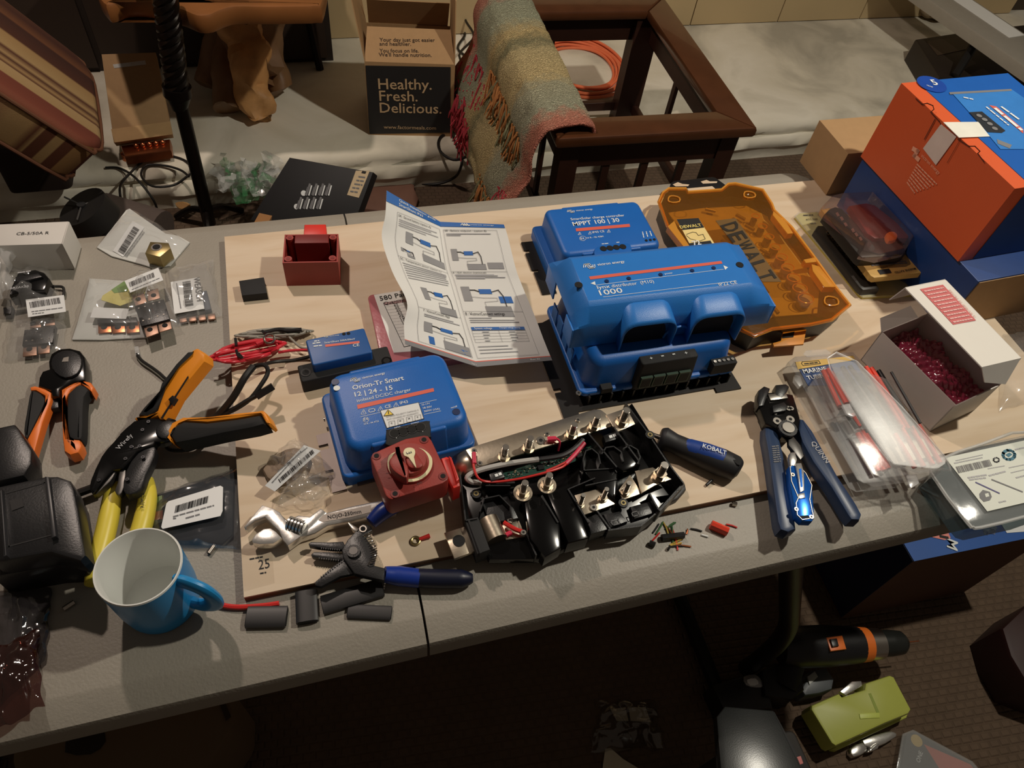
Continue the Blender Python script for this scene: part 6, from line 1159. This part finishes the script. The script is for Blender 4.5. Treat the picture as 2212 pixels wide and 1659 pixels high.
for k in range(10): u = k / 9; P.words('k', (1012 + 160 * u, 202 + 170 * u), (1118 + 160 * u, 182 + 170 * u), off(lpn, .001), .0022, mat('print_pale', (232,190,186), .6))
P.build('lid_label', t)
bw = clear('pink_bubble', (168,52,84), w=.62, rough=.1, tint=(230,150,170)); bw.node_tree.nodes['Principled BSDF'].inputs['Base Color'].default_value = lin((176,50,86))
def bub(u, v):
    z = .035 + .016 * noise.noise(V((u * 5, v * 4, 1))) + .006 * abs(math.sin(u * 44 + 2 * math.sin(v * 9))) * abs(math.sin(v * 30)) + .014 * math.sin(u * 3.1) * math.sin(v * 3.1)
    return Mw @ V((.004 + (La - .008) * u, .004 + (Wd - .008) * v, z))
mb = MB(); mb.grid(bub, 60, 44, bw); w_ = mb.build('bubble_wrap_sheet', None, ang=70, rc=False); tagbag(w_, 'pink bubble wrap filling the open white carton', 'packaging'); w_.name = 'bubble_wrap'
mb = MB(Mw); mb.rbox(.006, La - .006, .006, Wd - .006, .002, .026, mat('wrap_pink', (150,44,76), .5, var=.3, ns=60)); w2 = mb.build('wrapped_core', w_)
# heat shrink assortment case (top) and marine tubing case (below)
frost = clear('frosted_case', (176,176,174), w=.16, rough=.42, bump=.05)
t = T('tubing_case', 'clear case with a card printed MARINE TUBING beneath the heat shrink assortment', 'organizer', H('k', 350, 700, PH))
part(t, 'case_body', 'k', [(262,590),(300,560),(620,535),(680,600),(900,1240),(680,1262),(640,1240)], PH + .024, .023, frost, .002, 0)
part(t, 'title_card', 'k', [(300,592),(620,556),(660,640),(720,720),(372,722)], PH + .0248, .0006, mat('card_navy', (40,66,112), .6), 0, 0)
P = MB(); P.flat('k', [(302,592),(620,557),(632,580),(316,632)], PH + .0252, mat('card_gold', (206,170,90), .6)); P.text('k', 'MARINE', (350,655), (480,640), PH + .0252, white, bold=.03); P.text('k', 'TUBING', (372,690), (490,672), PH + .0252, white, bold=.03)
P.line('k', [(340,590),(430,585),(440,600),(345,612),(335,600),(340,590)], PH + .0254, .001, ink); P.words('k', (350,602), (425,594), PH + .0254, .002, ink); P.build('printed_lettering', t)
part(t, 'hinge', 'k', [(300,660),(330,668),(345,715),(325,728),(295,690)], PH + .026, .006, frost, .001, 0); part(t, 'hang_tab', 'k', [(345,550),(360,528),(470,520),(500,540),(480,560),(370,565)], PH + .024, .001, frost, 0, 0)
for k in range(3): bar(t, 'dark_tube', 'k', [(500 + 28 * k, 930, PH + .014), (650 + 26 * k, 1215, PH + .014)], [.0035, .0035], hs)
t = T('heat_shrink_case', 'frosted clear case of red and black heat shrink tubes with lid ajar', 'organizer', H('k', 750, 950, PH + .024))
b_ = PH + .0245
part(t, 'case_body', 'k', [(400,690),(470,610),(680,640),(860,700),(1135,1130),(1110,1190),(780,1235),(720,1210),(560,960)], b_ + .022, .0215, clear('frosted_body', (214,214,212), w=.1, rough=.2, bump=.05), .002, 0)
lidp = plane3('k', (480,570,b_ + .034), (860,1160,b_ + .026), (1130,1150,b_ + .032))
mb = MB(); mb.px('k', [(480,570),(520,572),(640,590),(700,640),(1135,1120),(1130,1150),(1085,1180),(850,1155),(810,1130),(560,740)], lidp, .0015, frost, .0006); mb.build('lid', t)
mb = MB(); mb.tube([H('k', x, y, lidp) for x, y in ((480,570),(640,590),(1135,1125),(1085,1180),(840,1155),(560,740))], .0016, frost, closed=True, sm=2, seg=6); mb.build('lid_rim', t)
mb = MB(); mb.px('k', [(560,828),(600,820),(635,885),(620,892),(585,880)], b_ + .03, .003, filmw, .0005); mb.build('latch', t); mb = MB(); mb.px('k', [(915,1215),(970,1210),(985,1260),(940,1288),(925,1260)], b_ + .012, .002, filmw, .0005); mb.build('latch', t)
RT = mat('tube_red', (222,66,44), .45)
for x0, y0, x1, y1, m_ in ((455,640,545,835,RT),(480,632,580,820,RT),(500,650,598,815,RT),(585,880,640,955,hs),(612,880,655,950,RT),(645,985,760,1195,RT),(670,975,790,1190,RT),(690,990,815,1180,RT),(560,620,790,960,hs),(600,615,840,960,hs),(690,620,900,960,RT),(720,625,930,960,RT),(760,640,960,960,hs),(850,990,960,1175,RT),(890,960,1010,1170,RT),(940,950,1060,1160,RT),(980,940,1100,1150,RT)):
    bar(t, 'shrink_tube', 'k', [(x0, y0, b_ + .012), (x1, y1, b_ + .012)], [.0034, .0034], m_, flat=.8, sm=0)
for q in ([(560,850),(640,835)], [(640,965),(900,940)], [(560,620),(830,1170)]):
    mb = MB(); A_, B_ = [H('k', x, y, b_ + .02) for x, y in q]; mb.prism([A_, B_, B_ + V((.001, .001, 0)), A_ + V((.001, .001, 0))], V((0,0,1)), .018, frost); mb.build('divider', t)
bar(t, 'loose_tube', 'k', [(830,648,b_ + .03), (990,930,b_ + .028)], [.002, .002], hs)
# navy wire stripper and blue knife
t = T('automatic_stripper', 'navy handled automatic wire stripper lettered QUINN at the plywood front edge', 'pliers', H('k', 280, 1000, PH))
nav = mat('handle_navy2', (36,56,88), .38); QZ = PH + .03
part(t, 'left_handle', 'k', [(135,935),(160,925),(210,985),(240,1100),(270,1290),(300,1430),(310,1510),(265,1530),(220,1515),(205,1470),(180,1290),(150,1080),(133,990)], QZ - .006, .02, nav, .005, 0)
part(t, 'right_handle', 'k', [(325,900),(350,905),(400,970),(450,1060),(540,1220),(640,1370),(672,1430),(660,1462),(612,1460),(590,1430),(500,1280),(400,1140),(340,1030),(318,960)], QZ - .006, .02, nav, .005, 0)
part(t, 'head', 'k', [(95,790),(130,760),(200,755),(290,770),(310,830),(330,905),(320,960),(280,1000),(230,1000),(200,960),(135,930),(110,860),(92,830)], QZ, .016, gloss, .003, 0)
part(t, 'jaw', 'k', [(95,800),(100,745),(130,722),(165,735),(150,775),(130,830),(100,835)], QZ + .004, .016, black, .003, 0); part(t, 'jaw', 'k', [(190,770),(195,715),(250,710),(270,725),(255,760),(230,790)], QZ + .004, .016, black, .003, 0)
part(t, 'blade_block', 'k', [(150,768),(250,758),(262,790),(165,802)], QZ + .003, .004, steel, .001, 0)
part(t, 'wire_stop', 'k', [(175,830),(240,810),(262,835),(250,860),(180,870)], QZ + .006, .008, black, .002, 0)
for x, y, r in ((200,920,.006),(272,910,.006),(188,875,.003),(262,850,.004),(278,850,.0035)): screw(t, H('k', x, y, QZ), r=r, name='rivet')
c = H('k', 255, 965, QZ); mb = MB(); mb.cyl(c, c + V((0,0,.004)), .013, black, seg=24); mb.cyl(c + V((0,0,.004)), c + V((0,0,.006)), .0085, steel, seg=20); mb.build('main_pivot', t)
part(t, 'linkage', 'k', [(262,1000),(290,1000),(330,1050),(350,1110),(330,1130),(290,1080),(265,1050)], QZ - .004, .006, mat('die_steel', (96,94,92), .4, .9), .001, 0)
P = MB(); P.text('k', 'QUINN', (385,1035), (470,1150), QZ - .0058, lgrey, bold=.02)
for k in range(8): P.words('k', (172 + k * 1.5, 1058 + 12 * k), (210 + k * 1.5, 1054 + 12 * k), QZ - .0056, .0016, greyink)
P.build('printed_lettering', t)
t = T('folding_knife', 'bright blue and silver folding utility knife lying between the stripper handles', 'knife', H('k', 330, 1350, PH))
kb_ = mat('knife_blue', (30,110,214), .22, .6); KZ2 = .048
part(t, 'body', 'k', [(268,1165),(290,1155),(330,1170),(360,1200),(395,1270),(400,1340),(408,1450),(395,1470),(340,1468),(310,1440),(290,1360),(272,1260)], KZ2, .012, kb_, .002, 0)
mb = MB(); o_ = [(272,1168),(290,1160),(330,1175),(358,1205),(392,1272),(380,1350),(402,1450),(340,1462),(312,1435),(305,1370),(318,1340),(280,1250)]; mb.tube([H('k', x, y, KZ2 + .0005) for x, y in o_], .0007, steel, closed=True, sm=1, seg=6); mb.build('edge_trim', t)
part(t, 'clip', 'k', [(300,1150),(335,1148),(350,1200),(352,1300),(328,1310),(318,1240)], KZ2 + .003, .002, chrome, .0008, 0); mb = MB(); mb.flat('k', [(322,1180),(335,1180),(342,1280),(332,1282)], KZ2 + .0032, kb_); mb.build('clip_slot', t)
part(t, 'blade_holder', 'k', [(275,1090),(300,1088),(312,1130),(300,1165),(275,1160),(270,1120)], KZ2 + .001, .008, chrome, .001, 0); part(t, 'blade_holder', 'k', [(315,1318),(352,1310),(358,1340),(322,1345)], KZ2 + .002, .004, chrome, .001, 0)
part(t, 'lanyard_slot', 'k', [(328,1440),(372,1436),(378,1452),(335,1456)], KZ2 + .0004, .0006, dark, 0, 0)
for x, y in ((285,1215),(305,1405),(388,1448)): screw(t, H('k', x, y, KZ2), r=.0028)
# clear organizer with parts sheet at the right edge
t = T('sheet_organizer', 'clear organizer case with a printed parts sheet and barcode hanging over the table front', 'organizer', H('t', 1100, 800, 0))
OZ = .045; oc = clear('organizer_clear', (200,206,206), w=.14, rough=.08, bump=.05)
orim = [(600,650),(700,520),(1100,370),(1700,240),(2100,900),(1560,1080),(1100,1195),(1020,1190),(960,1140)]
part(t, 'case_body', 't', [(620,680),(720,545),(1100,400),(1700,270),(2080,920),(1560,1100),(1080,1205),(1000,1180),(930,1100)], OZ - .004, .035, clear('organizer_body', (120,136,142), w=.3, rough=.12, bump=.05, tint=(200,214,218)), .003, 0)
part(t, 'lid', 't', orim, OZ, .003, oc, .001, 0); mb = MB(); mb.tube([H('t', x, y, OZ) for x, y in orim], .0024, clear('rim_clear', (236,238,236), w=.45, rough=.06), closed=True, sm=2, seg=6); mb.build('lid_rim', t)
OS = OZ + .0006; shp = mat('sheet_white', (214,218,208), .55, var=.02); mb = MB(); mb.px('t', [(745,500),(1530,330),(2000,230),(2200,760),(1530,950),(1165,1035)], OS + .0004, .0003, shp)
mb.bars('t', (880,655), (1220,580), (850,590), OS + .0004, greyink, n=50)
for a_, b_2, w__ in (((835,555),(1110,500),.0016),((850,530),(1120,470),.0012),((970,700),(1160,670),.0022),((985,720),(1150,700),.0022),((1180,680),(1350,635),.0022),((1170,610),(1340,580),.0012),((1380,600),(1530,570),.0012),((1400,650),(1530,620),.0012),((1450,700),(1530,680),.002),((1280,945),(1350,930),.002),((1440,420),(1530,400),.002)): mb.words('t', a_, b_2, OS + .0004, w__, lgrey)
mb.line('t', [(1055,748),(1280,852)], OS + .0004, .0022, mat('draw_purple', (90,86,130), .6)); mb.line('t', [(1215,720),(1510,838)], OS + .0004, .0022, greyink)
mb.flat('t', [(1085,860),(1120,820),(1190,840),(1210,890),(1190,925),(1130,940),(1090,900)], OS + .0004, greyink); mb.flat('t', [(1140,860),(1175,852),(1185,885),(1150,895)], OS + .0008, shp)
mb.line('t', [(1380 + 58 * math.cos(a), 472 + 46 * math.sin(a)) for a in [i * .5 for i in range(14)]], OS + .0004, .004, mat('draw_teal', (70,120,140), .6)); mb.flat('t', [(1345,470),(1385,448),(1415,468),(1380,495)], OS + .0006, mat('draw_teal', (70,120,140), .6))
mb.line('t', [(1255 + 28 * math.cos(a), 522 + 22 * math.sin(a)) for a in [i * .7 for i in range(10)]], OS + .0004, .002, greyink); mb.build('parts_sheet', t)
# misc at right
o, _ = bag('k', [(1440,440),(1700,430),(1750,760),(1420,860)], PH + .002, .03, film, 'clear_bag', None, seed=121, wr=.006); tagbag(o, 'clear plastic bag standing right of the open white carton')
mb = MB(); mb.tube([H('t', 505, 795, .006), H('t', 620, 860, .006), H('t', 760, 915, .006)], .0045, hs, flat=.6, sm=2); mb.thing('black_tube_offcut', 'short black tube offcut between the tubing cases and the clear organizer', 'tubing')
# wire clippings on the grey table
cl = [mat('clip_green', (60,100,60), .5), mat('clip_yellow', (190,160,70), .5), wred, blackm, copper]
CLB = ['thin black clipping left of the clipping pile', 'green clipping running down the left of the pile', 'yellow clipping crossing the top of the pile', 'green clipping slanting off the top right of the pile', 'upright black clipping in the middle of the pile', 'red clipping standing down the middle of the pile', 'yellow clipping beside the lowest red one', 'black clipping lying flat at the pile bottom', 'red clipping under the left green one', 'bare copper clipping slanting through the pile top', 'black clipping apart from the pile by the white sliver', 'thin bright red clipping right of the red heat shrink offcut', 'yellow clipping below the long black offcut', 'bare copper clipping right of the pile top', 'bare copper strand at the lower right of the pile', 'short green clipping at the top centre of the pile']
CG = 'wire clippings on the table front'
for k, (x0, y0, x1, y1, m_) in enumerate(((1495,890,1455,950,3),(1525,875,1475,960,0),(1525,878,1560,960,1),(1610,880,1540,925,0),(1585,905,1590,1030,0),(1590,930,1625,1070,2),(1660,990,1570,1035,1),(1570,1045,1665,1040,3),(1500,950,1450,1005,2),(1545,905,1600,985,4),(1712,922,1790,940,3),(1955,892,2030,915,2),(1650,1020,1575,1040,1),(1690,925,1685,960,4),(1610,1035,1715,1045,4),(1600,880,1570,900,0))):
    mb = MB(); mb.tube([H('h', x0, y0, .0015), H('h', (x0 + x1) / 2 + 4, (y0 + y1) / 2 - 3, .002), H('h', x1, y1, .0015)], .0011, cl[m_], seg=5, sm=2); mb.thing('wire_clipping', CLB[k], 'clipping', CG)
for q, r, m_, l in (([(1515,985),(1665,968)], .0042, hs, 'longest black sleeve offcut among the wire clippings'), ([(1430,1020),(1468,1035)], .0035, hs, 'short black sleeve offcut left of the wire clippings'), ([(1558,1050),(1572,1058)], .003, hs, 'tiny black sleeve stub under the wire clippings'), ([(1850,895),(1965,945)], .0055, RT, 'bright red heat shrink offcut on the grey table'), ([(1995,752),(2025,758)], .003, steel, 'tiny metal crimp stub near the plywood front edge'), ([(1785,965),(1830,978)], .0012, white, 'thin white sliver right of the wire clippings')):
    mb = MB(); mb.tube([H('h', x, y, r) for x, y in q], r, m_, sm=0, flat=1.4); mb.thing('offcut', l, 'offcut')
# ================================================================ UNDER AND IN FRONT OF THE TABLE
F = -.74
t = T('tool_carton', 'blue and brown carton with a red price sticker on the floor under the table end', 'carton', hit(2100, 1300, F))
qa, qb, qc = hit(1974, 1212, -.42), hit(2240, 1158, -.42), hit(1940, 1158, -.42); Mq, L = frame(qa, qb, 0)
mb = MB(Mq); mb.box((0, 0, 0.001), (.34, .24, TZ - .42), mat('carton_brown', (92,62,46), .8)); mb.build('body', t); mb = MB(Mq); mb.box((-.001, -.001, TZ - .4195), (.341, .241, TZ - .418), mat('carton_blue', (44,88,160), .45, var=.1, ns=12)); mb.build('top_panel', t)
mb = MB(Mq); mb.box((-.002, 0, .01), (-.0005, .24, TZ - .42), mat('carton_navy', (16,28,64), .6)); mb.build('side_panel', t)
P = MB(); ch = -.4178; P.px('t', [(525,1210),(640,1190),(770,1230),(800,1300),(740,1320),(545,1275)], ch + .001, .0005, mat('sticker_pink', (226,140,130), .6)); P.text('t', 'K', (540,1250), (580,1243), ch + .001, ink, bold=.03); P.words('t', (590,1230), (680,1232), ch + .0012, .005, ink); P.words('t', (690,1280), (780,1300), ch + .0012, .006, ink)
P.text('t', 'M', (770,1300), (765,1390), ch + .001, white, bold=.04, sy=.9); P.px('t', [(1290,1140),(1540,1080),(1620,1230),(1360,1250)], ch + .001, .0005, labelw); P.build('stickers', t)
o, _ = bag('t', [(1100,1200),(1240,1180),(1240,1260),(1130,1260)], -.417, .012, clear('bright_film', w=.4, rough=.05), 'film_scrap', None, seed=131); tagbag(o, 'small shiny clear film scrap on top of the blue carton')
# drill
t = T('cordless_drill', 'black cordless drill with orange selector lying on the floor', 'drill', hit(1760, 1420, F))
d0, d1 = H('l', 1060, 650, F + .13), H('l', 1640, 630, F + .13)
def dbar(nm, c, pts, rs, m, **k): return bar(t, nm, c, pts, rs, m, **k)
D = F + .11
dbar('motor_housing', 'l', [(1060,650,D),(1130,650,D),(1280,645,D),(1430,640,D)], [.034,.042,.042,.036], black, flat=1, seg=24); dbar('torque_ring', 'l', [(1425,640,D),(1470,638,D)], [.036,.034], orange, flat=1, seg=28, sm=0)
dbar('chuck_collar', 'l', [(1468,638,D),(1500,637,D),(1530,635,D)], [.033,.032,.031], steel, flat=1, seg=28, sm=0); dbar('chuck', 'l', [(1528,635,D),(1580,632,D),(1630,630,D),(1658,628,D)], [.027,.027,.024,.01], mat('chuck_black', (34,36,34), .3), flat=1, seg=24)
dbar('bit', 'l', [(1655,628,D),(1715,622,D)], [.0015,.0015], copper, sm=0)
part(t, 'selector', 'l', [(1278,605),(1355,595),(1375,660),(1300,670)], D + .043, .004, orange, .002, 0); part(t, 'selector_button', 'l', [(1298,612),(1330,608),(1340,645),(1310,650)], D + .049, .006, black, .002, 0)
dbar('handle', 'l', [(1130,680,D-.01),(1110,760,D-.03),(1080,830,D-.045)], [.026,.024,.028], blackm, flat=.8); part(t, 'battery', 'l', [(975,760),(1040,720),(1160,750),(1180,850),(1120,900),(990,880)], F + .08, .075, mat('battery_black', (24,24,26), .5), .008, 0)
t = T('grey_power_tool', 'grey and black power tool foot partly hidden under the drill', 'tool', H('l', 1240, 800, F))
part(t, 'body', 'l', [(1160,850),(1210,760),(1280,745),(1320,800),(1310,850),(1250,870),(1180,880)], F + .05, .048, mat('tool_grey', (84,88,92), .45), .008, 0); part(t, 'light_strip', 'l', [(1190,790),(1225,765),(1240,790),(1200,830)], F + .053, .004, mat('tool_light', (170,172,168), .4), .001, 0)
# lime case
t = T('lime_case', 'lime green plastic case with metal latches on the ribbed floor mat', 'case', H('l', 1440, 950, F))
lime = mat('lime_plastic', (178,184,84), .45, var=.04); LZ = F + .075
part(t, 'lid', 'l', [(1210,925),(1340,868),(1355,885),(1460,850),(1465,820),(1580,782),(1600,790),(1682,945),(1670,965),(1560,1010),(1325,1118),(1305,1105),(1208,945)], LZ, .05, lime, .006, 0)
part(t, 'base', 'l', [(1225,950),(1340,890),(1580,800),(1670,960),(1660,985),(1350,1130),(1325,1125)], LZ - .04, .034, lime, .004, 0)
part(t, 'raised_panel', 'l', [(1435,965),(1530,960),(1532,985),(1440,990)], LZ + .002, .004, mat('lime_light', (196,208,96), .45), .001, 0); part(t, 'groove', 'l', [(1478,870),(1490,868),(1530,960),(1518,965)], LZ + .0005, .0008, mat('lime_dark', (140,156,44), .5), 0, 0)
part(t, 'latch', 'l', [(1345,860),(1400,812),(1445,810),(1450,835),(1370,878)], LZ - .01, .01, chrome, .002, 0)
t = T('clamp_hardware', 'chrome latch hardware lying in front of the lime case', 'hardware', H('l', 1480, 1120, F))
for k, q in enumerate(([(1395,1130),(1450,1100),(1475,1140),(1410,1170)], [(1450,1090),(1560,1050),(1600,1050),(1610,1075),(1500,1130)], [(1500,1110),(1530,1100),(1525,1130),(1480,1145)])): part(t, 'metal_piece', 'l', q, F + .02 + .003 * k, .018, chrome, .004, 2)
# laptop
t = T('laptop', 'closed black laptop with a bright lamp reflection below the table front', 'laptop', H('l', 1000, 1100, -.24)); LP_ = H('l', 1000, 1090, -.2); lt = (LP_, ((CAM - LP_).normalized() + (V((1.42, .62, TZ + 1.75)) - LP_).normalized()).normalized())
part(t, 'lid', 'l', [(760,980),(800,930),(1030,950),(1170,1240),(1250,1450),(800,1450)], lt, .012, mat('laptop_black', (30,32,32), .27, bump=.04, bs=700), .002, 0)
part(t, 'base', 'l', [(755,985),(1035,955),(1190,1240),(1270,1450),(790,1450)], off(lt, -.013), .012, blackm, .002, 0); part(t, 'red_mark', 'l', [(1140,1170),(1158,1165),(1170,1200),(1155,1205)], off(lt, .0006), .0005, redpl, 0, 0)
mb = MB(); q_ = H('l', 1020, 1260, -.27); mb.rbox(q_.x - .05, q_.x + .07, q_.y - .05, q_.y + .05, 0, TZ - .285, mat('stool_dark', (28,22,18), .7), r=.01, b=.004); mb.thing('added_stool', 'added small dark stool, unseen beneath the black laptop', 'stool')  # unseen support, added so the raised laptop lid catches the bulb
t = T('printer_unit', 'black electronic unit with a silver corner button behind the laptop', 'electronics', H('l', 880, 880, F))
part(t, 'body', 'l', [(740,830),(900,780),(960,790),(1010,870),(1030,940),(800,960)], F + .07, .068, black, .006, 0); part(t, 'corner_trim', 'l', [(890,790),(940,778),(970,800),(985,835),(950,842),(900,830)], F + .0725, .004, mat('trim_silver', (150,150,150), .35, .6), .002, 2)
part(t, 'button', 'l', [(905,805),(945,798),(960,825),(920,832)], F + .074, .003, labelw, .001, 2)
# blister pack bottom right
t = T('accessory_pack', 'clear blister pack with orange and black card at the lower right', 'package', H('l', 1780, 1150, F))
part(t, 'card', 'l', [(1660,1060),(1700,1050),(1960,1200),(2080,1330),(1900,1450),(1600,1400)], F + .012, .002, mat('card_black', (34,30,30), .5), 0, 0); part(t, 'orange_band', 'l', [(1740,1110),(1960,1205),(2060,1330),(1860,1300)], F + .0126, .0004, mat('card_orange', (206,76,36), .5), 0, 0)
part(t, 'blister', 'l', [(1640,1060),(1690,1040),(1970,1190),(2100,1340),(1900,1460),(1580,1400)], F + .022, .003, clear('blister_grey', (214,216,216), w=.2), .001, 0)
c = H('l', 1705, 1093, F + .0128); mb = MB(); mb.cyl(c, c + V((0,0,.0004)), .012, mat('badge_yellow', (214,180,70), .5), seg=20); mb.text('l', 'ONE', (1720,1200), (1735,1150), F + .0128, white, bold=.03); mb.build('printed_badge', t)
mb = MB(); mb.px('l', [(2110,560),(2225,450),(2400,430),(2400,900),(2240,840),(2150,690)], F + .12, .118, mat('dark_red_case', (44,12,9), .6), .01); mb.thing('red_case', 'dark red case cut off by the right frame edge on the floor', 'case')
# bags under the left half, scraps under the middle
t = T('tan_bag', 'tan fabric bag on the floor under the lower left of the table', 'bag', H('j', 900, 1150, F)); tanb = mat('tan_fabric', (112,92,68), .85, var=.15, ns=8, bump=.5, bs=12)
part(t, 'body', 'j', [(100,1200),(560,1060),(840,1030),(1210,960),(1245,1080),(1220,1190),(1060,1420),(1000,1700),(200,1700),(60,1400)], F + .2, .195, tanb, .02, 3)
part(t, 'dark_pocket', 'j', [(380,1180),(520,1150),(560,1230),(480,1300),(340,1290)], F + .203, .006, mat('pocket_dark', (40,28,20), .8), .004, 2); part(t, 'patch', 'j', [(1160,1020),(1190,1015),(1225,1100),(1200,1120)], F + .202, .004, mat('patch_dark', (54,40,26), .8), .001, 0)
for k, (q, l) in enumerate((([(260,945),(330,935),(345,1000),(290,1000)], 'cream paper scrap, left one of a pair on the dark floor'), ([(345,935),(425,935),(450,1005),(355,1000)], 'cream paper scrap, right one of a pair on the dark floor'), ([(235,1130),(260,1128),(320,1180),(420,1240),(220,1240)], 'larger cream paper sheet corner at the bottom frame edge'))):
    mb = MB(); mb.px('l', q, F + .004, .0006, mat('paper_cream', (206,196,172), .7)); mb.thing('paper_scrap', l, 'paper')
o, _ = bag('l', [(200,900),(470,900),(520,1130),(180,1150)], F + .006, .03, clear('dark_film', (60,50,40), w=.3), 'plastic_bag', None, seed=141, wr=.012); tagbag(o, 'dark clear plastic bag around the cream paper scraps')
for o in list(bpy.data.objects):             # keep parts' names plain
    if o.type == 'MESH' and len(o.data.polygons) == 0: bpy.data.objects.remove(o)
